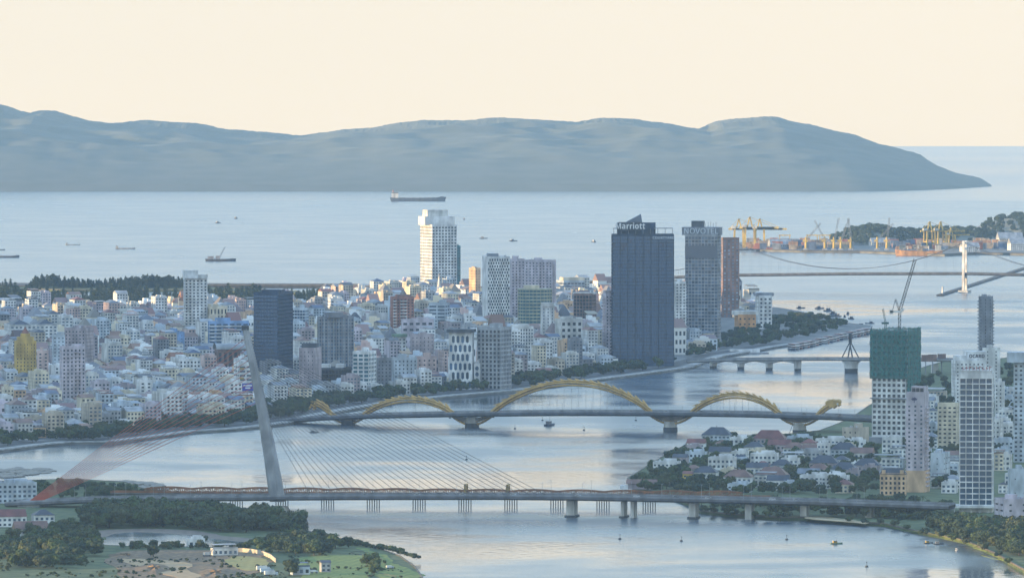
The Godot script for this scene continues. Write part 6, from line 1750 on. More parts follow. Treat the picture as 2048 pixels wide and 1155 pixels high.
func swing_bridge() -> void:
	var t := thing("swing_bridge", "low swing bridge with slim A-shaped mast on a round turntable pier", "bridge")
	var dk := paint("deckconc2", Color(0.42, 0.42, 0.42))
	var top: Array = [Vector3(188.8, 7.3, 50.5), Vector3(213.2, 9.4, 70.7), Vector3(241.6, 11.1, 94.2), Vector3(271.3, 12.3, 118.9), Vector3(299.8, 13.4, 142.5), Vector3(353.9, 15.1, 187.3), Vector3(402.4, 16.4, 227.5), Vector3(454.3, 17.2, 270.5), Vector3(481.2, 17.1, 292.9)]
	deck(t, top, 14, 2.6, dk, paint("rail", Color(0.28, 0.29, 0.32)))
	var dir: Vector3 = (top[5] - top[2]).normalized(); var sd := Vector3.UP.cross(dir)
	var steel := paint("maststeel", Color(0.05, 0.06, 0.08))
	for z in [-1, 1]:
		var k := Kit.new()
		var o: Vector3 = Vector3(352.9, 31.8, 186.5)
		for x in [Vector3(347.4, 14.9, 181.9), Vector3(358.4, 15.3, 191.1)]: k.bar(x + sd * 5.5 * z, o + sd * 0.8 * z, 1.1)
		part(t, "mast_leg", k, steel)
	var k := Kit.new()
	k.bar(Vector3(352.9, 31.3, 186.5), Vector3(352.9, 41.2, 186.5), 3.2, 2.4)
	var m := part(t, "mast_head", k, steel)
	for s in [-1, 1]:
		for i in 8:
			k = Kit.new()
			var a: Vector3 = Vector3(352.9, 40.6, 186.5) - Vector3(0, i * 1.3, 0)
			var e: Vector3 = Vector3(352.9, 15.1, 186.5) + dir * s * (58.0 - i * 5.6)
			k.tube([a, e + Vector3(0, 0.5, 0)], [0.10, 0.10], 4)
			part(t, "cable", k, paint("cable_grey", Color(0.16, 0.17, 0.19), 0.6, false))
	var c: Vector3 = Vector3(353.9, 0, 187.4)
	k = Kit.new()
	k.tube([Vector3(c.x, -0.5, c.z), Vector3(c.x, 4.5, c.z)], [6.9, 6.9], 20)
	part(t, "turntable_foot", k, paint("darkstone", Color(0.05, 0.055, 0.06)))
	k = Kit.new()
	k.tube([Vector3(c.x, 4.5, c.z), Vector3(c.x, 9.5, c.z), Vector3(c.x, 12.2, c.z)], [7.2, 7.4, 10.2], 20)
	part(t, "turntable", k, wall("offwhite"))
	for q in [Vector3(213.2, 0.1, 70.7), Vector3(241.6, 0, 94.2), Vector3(270.8, 0.4, 118.5), Vector3(299.8, 0.3, 142.6), Vector3(402.4, 1.6, 227.5), Vector3(437.1, 2.7, 256.3)]:
		k = Kit.new()
		k.tube([Vector3(q.x, -0.5, q.z), Vector3(q.x, 2.5, q.z)], [3.6, 3.6], 10)
		part(t, "pier_foot", k, wall("dark"))
		k = Kit.new()
		k.boxt(Transform3D(Basis.looking_at(sd), Vector3(q.x, 2.5, q.z)), Vector3(3.0, 9.0, 9.0))
		part(t, "pier", k, wall("offwhite"))
	var us := [Vector3(213.2, 7.5, 70.7), Vector3(241.6, 8.4, 94.2), Vector3(270.8, 9.4, 118.5), Vector3(299.8, 10.3, 142.5)]
	for i in 3:   # arched girders
		k = Kit.new()
		for z in [-5.0, 5.0]:
			for j in 10:
				var t0 := j / 10.0; var t1 := (j + 1) / 10.0
				var p: Vector3 = us[i].lerp(us[i + 1], t0) + sd * z; var q: Vector3 = us[i].lerp(us[i + 1], t1) + sd * z
				k.quad(p - Vector3(0, 2.6 - 2.4 * sin(PI * t0), 0), q - Vector3(0, 2.6 - 2.4 * sin(PI * t1), 0), q + Vector3(0, 1.0, 0), p + Vector3(0, 1.0, 0))
		part(t, "arched_girder", k, dk)

func suspension_bridge() -> void:
	var t := thing("suspension_bridge", "white-pyloned suspension bridge crossing the river mouth far behind", "bridge")
	var dk := paint("deckfar", Color(0.10, 0.11, 0.13))
	var top: Array = [Vector3(91.1, 10.2, -2835.2), Vector3(163, 16.5, -2816.3), Vector3(234.7, 19.9, -2797.5), Vector3(315.5, 23.4, -2776.3), Vector3(483.8, 26.7, -2732.1), Vector3(645.9, 28.2, -2689.5), Vector3(728.5, 27, -2667.8), Vector3(799.7, 24.6, -2649.1)]
	deck(t, top, 18, 3.0, dk, dk)
	var dir: Vector3 = (top[5] - top[3]).normalized(); var sd := Vector3.UP.cross(dir)
	var white := paint("pylonwhite", Color(0.80, 0.78, 0.74))
	for q in [top[3], top[5]]:
		for z in [-1, 1]:
			var k := Kit.new()
			k.bar(Vector3(q.x, -0.5, q.z) + sd * 9.5 * z, Vector3(q.x, 74, q.z) + sd * 7.5 * z, 3.4, 4.4)
			part(t, "pylon_leg", k, white)
		for y in [22.0, 63.0, 71.0]:
			var k := Kit.new()
			k.bar(Vector3(q.x, y, q.z) - sd * 7, Vector3(q.x, y, q.z) + sd * 7, 2.4, 3.0)
			part(t, "cross_beam", k, white)
		var k := Kit.new()
		k.boxt(Transform3D(Basis.looking_at(sd), Vector3(q.x, -0.5, q.z)), Vector3(14, 4, 26))
		part(t, "pylon_base", k, wall("offwhite"))
	for z in [-1, 1]:
		for sp in [[top[3], top[5], 33.0, 72.0, 72.0], [top[5], top[7], 30.0, 72.0, 29.0], [top[2], top[3], 44.0, 29.0, 72.0]]:
			var line := []; var rad := []
			for i in 25:
				var tt := i / 24.0
				var p: Vector3 = sp[0].lerp(sp[1], tt) + sd * 7.5 * z
				var y := lerpf(sp[3], sp[4], tt) if sp[3] != sp[4] else lerpf(sp[2], sp[3], pow(2 * tt - 1, 2))
				if sp[3] != sp[4]: y -= sin(PI * tt) * 9.0
				line.append(Vector3(p.x, y, p.z)); rad.append(0.32)
			var k := Kit.new()
			k.tube(line, rad, 4)
			part(t, "main_cable", k, dk)
			k = Kit.new()
			for i in range(1, 24):
				k.tube([line[i], Vector3(line[i].x, sp[0].lerp(sp[1], i / 24.0).y, line[i].z)], [0.10, 0.10], 3, false)
			part(t, "hangers", k, dk, true)
	var ap: Array = top
	for i in 7:
		var f: float = [0.1, 0.5, 0.95, 1.4, 1.9, 2.4, 6.6][i]
		var a: Vector3 = ap[int(f)].lerp(ap[int(f) + 1], f - int(f))
		var k := Kit.new()
		k.boxt(Transform3D(Basis.looking_at(sd), Vector3(a.x, -0.5, a.z)), Vector3(3.4, a.y - 2.6, 13))
		part(t, "approach_pier", k, wall("white"))

# ---------------------------------------------------------------- traffic, boats, port
func car(label: String, at: Vector3, turn: float, c: String, group := "cars on the cable bridge") -> void:
	var t := thing("car", label, "car", at, turn, group)
	var k := Kit.new()
	k.box(Vector3(0, 0.35, 0), Vector3(4.4, 0.65, 1.8))
	part(t, "body", k, wall(c))
	k = Kit.new()
	var p := [Vector3(-1.5, 1.0, 0.8), Vector3(1.2, 1.0, 0.8), Vector3(1.2, 1.0, -0.8), Vector3(-1.5, 1.0, -0.8), Vector3(-1.1, 1.5, 0.68), Vector3(0.6, 1.5, 0.68), Vector3(0.6, 1.5, -0.68), Vector3(-1.1, 1.5, -0.68)]
	k.quad(p[0], p[1], p[5], p[4]); k.quad(p[1], p[2], p[6], p[5]); k.quad(p[2], p[3], p[7], p[6]); k.quad(p[3], p[0], p[4], p[7])
	part(t, "window_band", k, pane("black"))
	k = Kit.new(); k.box(Vector3(-0.25, 1.5, 0), Vector3(1.75, 0.07, 1.38)); part(t, "car_roof", k, wall(c))
	for x in [-1.4, 1.4]:
		for z in [-0.9, 0.9]:
			k = Kit.new(); k.tube([Vector3(x, 0.33, z - 0.1), Vector3(x, 0.33, z + 0.1)], [0.34, 0.34], 8); part(t, "wheel", k, wall("dark"))

func hull(k: Kit, l: float, w: float, h: float, sheer := 0.35) -> void:   # bow towards +x
	var st := []
	for i in 9:
		var t := i / 8.0
		var half := w / 2 * (1.0 if t < 0.6 else sqrt(maxf(0.0, 1.0 - pow((t - 0.6) / 0.4, 2)))) * (0.86 if i == 0 else 1.0)
		var x := (t - 0.5) * l
		var y := h * (1.0 + sheer * pow(absf(t - 0.4) / 0.6, 2.0))
		st.append([Vector3(x, y, half), Vector3(x, y, -half), Vector3(x * 0.95, -0.6, half * 0.8), Vector3(x * 0.95, -0.6, -half * 0.8)])
	for i in 8:
		var a: Array = st[i]; var b: Array = st[i + 1]
		k.quad(a[2], b[2], b[0], a[0]); k.quad(b[3], a[3], a[1], b[1]); k.quad(a[0] - Vector3(0, h * 0.2, 0), b[0] - Vector3(0, h * 0.2, 0), b[1] - Vector3(0, h * 0.2, 0), a[1] - Vector3(0, h * 0.2, 0))
	k.quad(st[0][3], st[0][2], st[0][0], st[0][1])

func small_boat(called: String, label: String, at: Vector3, turn: float, l: float, hc: String, cc: String, group := "", mast := true) -> Node3D:
	var t := thing(called, label, "boat", at, turn, group)
	var k := Kit.new(); hull(k, l, l * 0.27, l * 0.085); part(t, "hull", k, paint("hull_" + hc, WALLS[hc], 0.5))
	k = Kit.new(); k.box(Vector3(-l * 0.14, l * 0.07, 0), Vector3(l * 0.32, l * 0.17, l * 0.19)); var c := part(t, "cabin", k, wall(cc))
	k = Kit.new(); k.box(Vector3(-l * 0.14, l * 0.242, 0), Vector3(l * 0.38, l * 0.02, l * 0.23)); part(c, "cabin_roof", k, wall("offwhite"))
	k = Kit.new(); k.box(Vector3(-l * 0.14, l * 0.15, l * 0.097), Vector3(l * 0.26, l * 0.05, 0.08)); part(c, "window_band", k, pane("dark"))
	if mast:
		k = Kit.new(); k.tube([Vector3(-l * 0.02, l * 0.2, 0), Vector3(-l * 0.02, l * 0.5, 0)], [l * 0.009, l * 0.005], 5); part(t, "mast", k, wall("dark"))
	return t

func tour_boat(label: String, at: Vector3, turn: float, l: float, hc: String, rc: String) -> void:
	var t := thing("tour_boat", label, "boat", at, turn, "tour boats moored along the west quay")
	var k := Kit.new(); hull(k, l, l * 0.24, 1.4, 0.5); part(t, "hull", k, paint("hull_" + hc, WALLS[hc], 0.5))
	for f in 2:
		k = Kit.new()
		var fl := l * (0.72 - 0.14 * f)
		k.box(Vector3(-l * 0.06, 1.4 + f * 2.7, 0), Vector3(fl, 0.9, l * 0.20))
		var dkk := part(t, "saloon", k, wall("white"))
		k = Kit.new(); k.box(Vector3(-l * 0.06, 2.3 + f * 2.7, 0), Vector3(fl * 0.96, 1.3, l * 0.18)); part(dkk, "window_band", k, pane("dark"))
		k = Kit.new(); k.box(Vector3(-l * 0.06, 3.6 + f * 2.7, 0), Vector3(fl * 1.06, 0.5, l * 0.22)); part(dkk, "deck_roof", k, wall(rc))

func freighter(label: String, at: Vector3, turn: float, l: float, hc: String, kind: int) -> Node3D:
	var t := thing("cargo_ship", label, "ship", at, turn, "ships in the bay")
	var k := Kit.new(); hull(k, l, l * 0.15, l * (0.055 if kind == 0 else 0.095), 0.4); part(t, "hull", k, paint("hull_" + hc, WALLS[hc], 0.6))
	k = Kit.new(); k.box(Vector3(-l * 0.41, l * 0.05, 0), Vector3(l * 0.12, l * (0.11 if kind == 0 else 0.19), l * 0.12)); var br := part(t, "bridge_house", k, wall("offwhite"))
	k = Kit.new(); k.box(Vector3(-l * 0.41, l * (0.145 if kind == 0 else 0.225), 0), Vector3(l * 0.124, l * 0.012, l * 0.13)); part(br, "window_band", k, pane("dark"))
	k = Kit.new(); k.tube([Vector3(-l * 0.44, l * 0.16, 0), Vector3(-l * 0.44, l * 0.2, 0)], [l * 0.013, l * 0.011], 8); part(br, "funnel", k, wall("brick"))
	k = Kit.new(); k.box(Vector3(l * 0.42, l * 0.06, 0), Vector3(l * 0.08, l * 0.025, l * 0.08)); part(t, "forecastle", k, paint("hull_" + hc, WALLS[hc], 0.6))
	if kind == 0:
		for i in 4:
			k = Kit.new(); k.box(Vector3(-l * 0.26 + i * l * 0.15, l * 0.048, 0), Vector3(l * 0.12, l * 0.018, l * 0.11)); part(t, "hatch_cover", k, wall("midgrey"))
	else:
		for i in 5:
			k = Kit.new(); k.box(Vector3(-l * 0.28 + i * l * 0.13, l * 0.05, 0), Vector3(l * 0.11, l * (0.06 + 0.02 * ((i * 7) % 3)), l * 0.12)); part(t, "container_stack", k, paint("box%d" % (i % 3), [Color(0.34, 0.12, 0.08), Color(0.12, 0.16, 0.25), Color(0.40, 0.30, 0.20)][i % 3]))
		for i in 3:
			k = Kit.new(); k.tube([Vector3(-l * 0.21 + i * l * 0.22, l * 0.05, 0), Vector3(-l * 0.21 + i * l * 0.22, l * 0.20, 0)], [l * 0.012, l * 0.01], 6); k.bar(Vector3(-l * 0.21 + i * l * 0.22, l * 0.19, 0), Vector3(-l * 0.12 + i * l * 0.22, l * 0.15, 0), l * 0.01); part(t, "deck_crane", k, wall("offwhite"))
	return t

func gantry(label: String, at: Vector3, turn: float, s: float, c: Material) -> void:
	var t := thing("gantry_crane", label, "crane", at, turn, "quay cranes of the port")
	for x in [-9, 9]:
		var k := Kit.new()
		for z in [-10, 10]: k.bar(Vector3(x, 0, z) * s, Vector3(x * 0.9, 36, z) * s, 3.0 * s)
		k.bar(Vector3(x, 14, -10) * s, Vector3(x, 14, 10) * s, 1.8 * s)
		part(t, "leg_frame", k, c)
	var k := Kit.new()
	for x in [-4, 4]: k.bar(Vector3(x - 16, 36, 0) * s, Vector3(x + 48, 36, 0) * s, 3.0 * s, 3.4 * s)
	part(t, "boom", k, c)
	k = Kit.new()
	for x in [-5, 5]: k.bar(Vector3(x, 36, 0) * s, Vector3(0, 56, 0) * s, 2.4 * s)
	k.bar(Vector3(0, 56, 0) * s, Vector3(44, 37, 0) * s, 0.7 * s); k.bar(Vector3(0, 56, 0) * s, Vector3(-18, 37, 0) * s, 0.7 * s)
	part(t, "apex_frame", k, c)
	k = Kit.new(); k.box(Vector3(-10, 37, 0) * s, Vector3(9, 4.5, 7) * s); part(t, "machine_house", k, wall("offwhite"))

func harbour_crane(label: String, at: Vector3, turn: float, s: float, lean: float) -> void:
	var t := thing("harbour_crane", label, "crane", at, turn, "jib cranes of the port")
	var yl := paint("craneyellow", Color(0.50, 0.34, 0.07))
	var k := Kit.new(); k.box(Vector3(0, 0, 0), Vector3(9, 3, 9) * s); part(t, "carriage", k, wall("grey"))
	k = Kit.new(); k.tube([Vector3(0, 3, 0) * s, Vector3(0, 24, 0) * s], [2.2 * s, 1.5 * s], 8); part(t, "column", k, yl)
	k = Kit.new(); k.box(Vector3(-2, 15, 0) * s, Vector3(7, 4, 4) * s); part(t, "cab", k, yl)
	k = Kit.new(); lattice(k, Vector3(1, 18, 0) * s, Vector3(1 + 42 * sin(lean), 18 + 42 * cos(lean), 0) * s, 2.6 * s); part(t, "jib", k, paint("jibgrey", Color(0.26, 0.27, 0.28)))

func port() -> void:
	var yl := paint("craneyellow", Color(0.66, 0.46, 0.10))
	var g0 := Kit.new()
	var n := 0
	for q in [[402.9,13306.7,0.92],[422.4,13306.7,0.98],[440.1,13306.7,0.92]]:
		gantry("yellow ship-to-shore gantry crane at the west container berth, %s of three" % ["first", "second", "last"][n], place(q[0], q[1], 4), 0.0, q[2], yl)
		n += 1
	n = 0
	for q in [[738.6,13249.8],[758.1,13249.8],[776.6,13249.8]]:
		gantry("yellow gantry crane behind the moored container ship, %s of three" % ["first", "second", "last"][n], place(q[0], q[1], 4), 0.25, 0.85 if n < 2 else 0.66, yl)
		n += 1
	n = 0
	for q in [[515.1,0.7,13137.4],[548.4,-0.5,13137.4],[564.2,0.2,13137.4],[576.4,0.35,13137.4],[594,-0.15,13137.4],[640.4,0.75,13137.4],[657,0.1,13137.4]]:
		harbour_crane("jib harbour crane on the long quay, %s of seven counted from the west berth" % ["first", "second", "third", "fourth", "fifth", "sixth", "seventh"][n], place(q[0], q[2], 4), 0.0, 0.95, q[1])
		n += 1
	n = 0
	for q in [[488,13402.6],[537.1,13402.6],[559.5,13402.6]]:
		var t := thing("yard_gantry", "low yellow yard gantry over the container stacks, %s of three" % ["first", "second", "last"][n], "crane", place(q[0], q[1], 4), 0, "yard gantries of the port")
		var k := Kit.new()
		for x in [-9, 9]: k.bar(Vector3(x, 0, 0), Vector3(x, 20, 0), 1.4)
		part(t, "legs", k, yl)
		k = Kit.new(); k.bar(Vector3(-11, 20, 0), Vector3(11, 20, 0), 1.8); part(t, "girder", k, yl)
		n += 1
	# container stacks, sheds
	var r := RandomNumberGenerator.new()
	r.seed = 8
	var ck := [Color(0.38, 0.14, 0.09), Color(0.12, 0.17, 0.27), Color(0.42, 0.34, 0.25), Color(0.30, 0.31, 0.33), Color(0.45, 0.26, 0.14)]
	for i in 5:
		var k := Kit.new()
		for j in 60:
			var x := r.randf_range(421.8, 599) if j % 2 == 0 else r.randf_range(678.7, 873.7)
			var d := r.randf_range(13174.7, 13519.6)
			k.box(place(x, d, 4), Vector3(r.randf_range(9, 22), 2.6 * r.randi_range(1, 5), r.randf_range(8, 16)), false)
		var o := setting("container_yard", k, paint("yard%d" % i, ck[i]), "stuff")
	var sheds := [[794.4,13004.7,30,9,"white","white warehouse with flat roof at the east quay"],[902.1,13582.2,45,11,"offwhite","pale warehouse below the quarry slope"],[472.9,13229.7,38,8,"grey","grey transit shed behind the long quay"],[658.8,13423.2,34,7,"offwhite","pale transit shed below the wooded hill"],[888.6,13116.2,38,12,"white","white warehouse cut by the right picture edge"]]
	for q in sheds:
		house("warehouse", q[5], "warehouse", "port sheds", place(q[0], q[1], 4), 0.2, q[2], 24, q[3], 1, q[4], "tin")
	# hills behind the port
	var f := FastNoiseLite.new()
	f.seed = 4; f.frequency = 0.01
	for hill in [[661.5,0,66,24,13759.7],[718.4,0,78,15,13883],[818.3,0,90,15,14008.6],[960.6,0,84,38,14179.5],[1042.6,0,100,42,14266.6]]:
		var k := Kit.new()
		var cx: float = hill[0]
		var N := 22
		var grid := []
		for i in N + 1:
			var row := []
			for j in N + 1:
				var p := Vector2(i / float(N) * 2 - 1, j / float(N) * 2 - 1)
				var y: float = hill[3] * maxf(0, 1 - p.length_squared()) * (1 + 0.25 * f.get_noise_2d(i * 9, j * 9)) + f.get_noise_2d(i * 40, j * 40) * 4
				row.append(place(cx + p.x * hill[2] * 1.15, hill[4] + p.y * 300, 4 + y - (6 if p.length() > 0.99 else 0)))
			grid.append(row)
		for i in N:
			for j in N: k.quad(grid[i][j], grid[i + 1][j], grid[i + 1][j + 1], grid[i][j + 1])
		setting("port_hill", k, mats["forest"])
		var spots := []
		for i in 200:
			var p := Vector2(r.randf_range(-1, 1), r.randf_range(-1, 0.3))
			if p.length() > 0.98: continue
			spots.append([cx + p.x * hill[2] * 1.15, 4 + hill[3] * (1 - p.length_squared()) - 1, 8000 - hill[4] - p.y * 300, r.randf_range(0.8, 1.4)])
		grove("hill_wood", ["round0", "round2"], spots)
	var qk := Kit.new()   # the pale quarry face
	var v: Array = [place(867.3, 14107.5, 19.5), place(894.7, 14275.5, 27.4), place(920.7, 14324.5, 29.8), place(939.4, 14289.5, 28.1), place(940.6, 14163.5, 22.1), place(903.1, 14093.5, 18.8)]
	for i in range(1, 5): qk.quad(v[0], v[i + 1], v[i], v[0] + Vector3(0, 0, 0.0))
	for i in v.size():
		var a: Vector3 = v[i]; var b: Vector3 = v[(i + 1) % v.size()]
		qk.quad(a, b, Vector3(b.x, 0, b.z - 30), Vector3(a.x, 0, a.z - 30))
	setting("quarry_slope", qk, paint("sandslope", Color(0.52, 0.44, 0.33)))
	# ships at the berths and in the bay
	freighter("rust-red container ship with white bridge house moored before the gantry cranes", place(699.3, 12882.5), PI, 82, "orange", 1)
	freighter("pale grey ship moored below the west gantry cranes", place(411.2, 13174.7), 0.2, 38, "offwhite", 0)
	freighter("long hazy freighter lying off the mountains", place(-231.4, 18458.5), 0.0, 139, "dark", 0)
	freighter("small cream coaster far out, beneath the second mountain", place(-801.8, 13678.7), 0.15, 27, "offwhite", 0)
	freighter("low coaster with pale superstructure, between the coaster and the crane barge", place(-689.8, 13364.1), 0.05, 36, "grey", 0)
	freighter("dark coaster cut by the left picture edge", place(-863.3, 12741.2), 0.0, 52, "dark", 0)
	freighter("second dark vessel at the left picture edge, farther out", place(-910.9, 13287.7), 0.0, 24, "dark", 0)
	var b := thing("crane_barge", "dark crane barge with raised boom off the pine-covered spit", "barge", place(-486, 12501.3), 0.0)
	var k := Kit.new(); hull(k, 52, 14, 3.6, 0.3); part(b, "hull", k, wall("dark"))
	k = Kit.new(); k.box(Vector3(-17, 3.4, 0), Vector3(10, 5, 8)); part(b, "deckhouse", k, wall("midgrey"))
	k = Kit.new(); lattice(k, Vector3(-3, 4, 0), Vector3(7, 24, 0), 1.6); part(b, "boom", k, wall("dark"))
	k = Kit.new(); k.box(Vector3(-5, 4, 0), Vector3(7, 5, 6)); part(b, "crane_cab", k, wall("midgrey"))

func boats() -> void:
	small_boat("river_boat", "dark river boat with cabin under the dragon bridge's great arch", place(33.6, 6629.9), 1.1, 17, "navy", "midgrey")
	small_boat("fishing_boat", "small green and yellow fishing boat on the near river, east side", place(215.1, 4957.8), 0.3, 8.5, "green", "gold")
	small_boat("fishing_boat", "moored boat with yellow cabin at the near east shore", place(276.3, 4963.1), 0.4, 7.0, "dark", "gold")
	small_boat("fishing_boat", "dark moored boat right beside the yellow-cabined one", place(282.4, 4952.5), 0.1, 7.0, "dark", "grey", "", false)
	small_boat("fishing_boat", "pale rowing boat drawn to the bank below the dark wood", place(290.5, 4889.9), 1.4, 6.0, "offwhite", "grey", "", false)
	small_boat("fishing_boat", "lone dark skiff before the dragon bridge's tail", place(-171.8, 6499.9), 0.0, 8.0, "dark", "dark", "", false)
	var n := 0
	for q in [[112.8,4984.5],[183.6,5000.6],[224,4725.4],[72.2,5006],[-56.1,6775.1],[27.4,6726],[111.3,6726],[62.9,6545.8],[2.6,6573.6],[-36.7,6042.9]]:
		var t := thing("floating_buoy", "small dark buoy afloat %s" % ["on the near river below the last bridge pier", "between the near piers and the green fishing boat", "at the lower right of the near river", "alone below the cable bridge", "by the dragon bridge's second pier", "west of the dark river boat", "east of the dark river boat", "south of the dark river boat", "south of the dragon bridge's second pier", "beneath the upper dark cables"][n], "buoy", place(q[0], q[1]), 0, "buoys on the river")
		var k := Kit.new(); k.tube([Vector3(0, -0.3, 0), Vector3(0, 0.7, 0), Vector3(0, 0.9, 0)], [0.9, 1.1, 0.3], 8); part(t, "float", k, wall("dark"))
		k = Kit.new(); k.tube([Vector3(0, 0.9, 0), Vector3(0, 2.8, 0)], [0.16, 0.12], 5); k.box(Vector3(0, 2.7, 0), Vector3(0.6, 0.7, 0.6)); part(t, "marker", k, wall("dark"))
		n += 1
	# tour boats along the quay near the river mouth
	var line := [place(316.9, 8468), place(340.4, 8561.7), place(373.7, 8738.9), place(407.6, 8906.4), place(429.1, 9010.1)]
	var r := RandomNumberGenerator.new()
	r.seed = 17
	for i in 26:
		var f := i / 26.0 * 4.0
		var a: Vector3 = line[int(f)]; var b: Vector3 = line[int(f) + 1]
		var p := a.lerp(b, f - int(f))
		tour_boat("two-decked white tour boat with %s roofs, %s in the row along the west quay" % [["red-brown", "pale", "grey"][i % 3], ["nearest", "second", "third", "fourth", "fifth", "sixth", "seventh", "eighth", "ninth", "tenth", "eleventh", "twelfth", "thirteenth", "fourteenth", "fifteenth", "sixteenth", "seventeenth", "eighteenth", "nineteenth", "twentieth", "twenty-first", "twenty-second", "twenty-third", "twenty-fourth", "twenty-fifth", "farthest"][i]], p, -1.25 + r.randf_range(-0.15, 0.15), r.randf_range(22, 30), ["navy", "brick", "grey"][(i * 5) % 3], ["brick", "offwhite", "mauve"][i % 3])
	n = 0
	for q in [[384.7,9977.8],[409.1,9956.4],[417.8,9727.1],[426.7,9606.4],[430.9,9527.6],[416.1,9626.3],[446.8,9354.9],[430,9261.6],[414.6,9850.9],[436,9727.1]]:
		small_boat("anchored_boat", "dark fishing boat at anchor off the river mouth point, %s from the point's root" % ["first", "second", "third", "fourth", "fifth", "sixth", "seventh", "eighth", "ninth", "tenth"][n], place(q[0], q[1]), 0.5 * n, 12.0 + n % 3 * 2, "navy", "dark", "boats anchored off the point")
		n += 1
	n = 0
	for q in [[-54.1,14222.9],[2.8,14008.6],[-616.1,15713.4],[-596.5,16206.4],[-103,16094.2],[151.3,13924.6]]:
		small_boat("bay_boat", "tiny boat alone on the open bay, %s" % ["above the sunlit peach tower", "above the pale twin tower", "above the crane barge", "high above the crane barge", "above the tallest white tower's side", "left of the largest glass hotel"][n], place(q[0], q[1]), 0.4 * n, 16, "dark", "grey", "", false)
		n += 1
	# floating pier by the swing bridge
	var t := thing("floating_pier", "white floating landing stage with low railing beside the swing bridge", "pier", place(259.5, 8346.2), 0.2)
	var k := Kit.new(); k.box(Vector3(0, 0, 0), Vector3(52, 1.6, 12)); part(t, "pontoon", k, wall("grey"))
	k = Kit.new(); k.box(Vector3(0, 1.6, -2), Vector3(34, 3.4, 6)); part(t, "shelter", k, wall("white"))

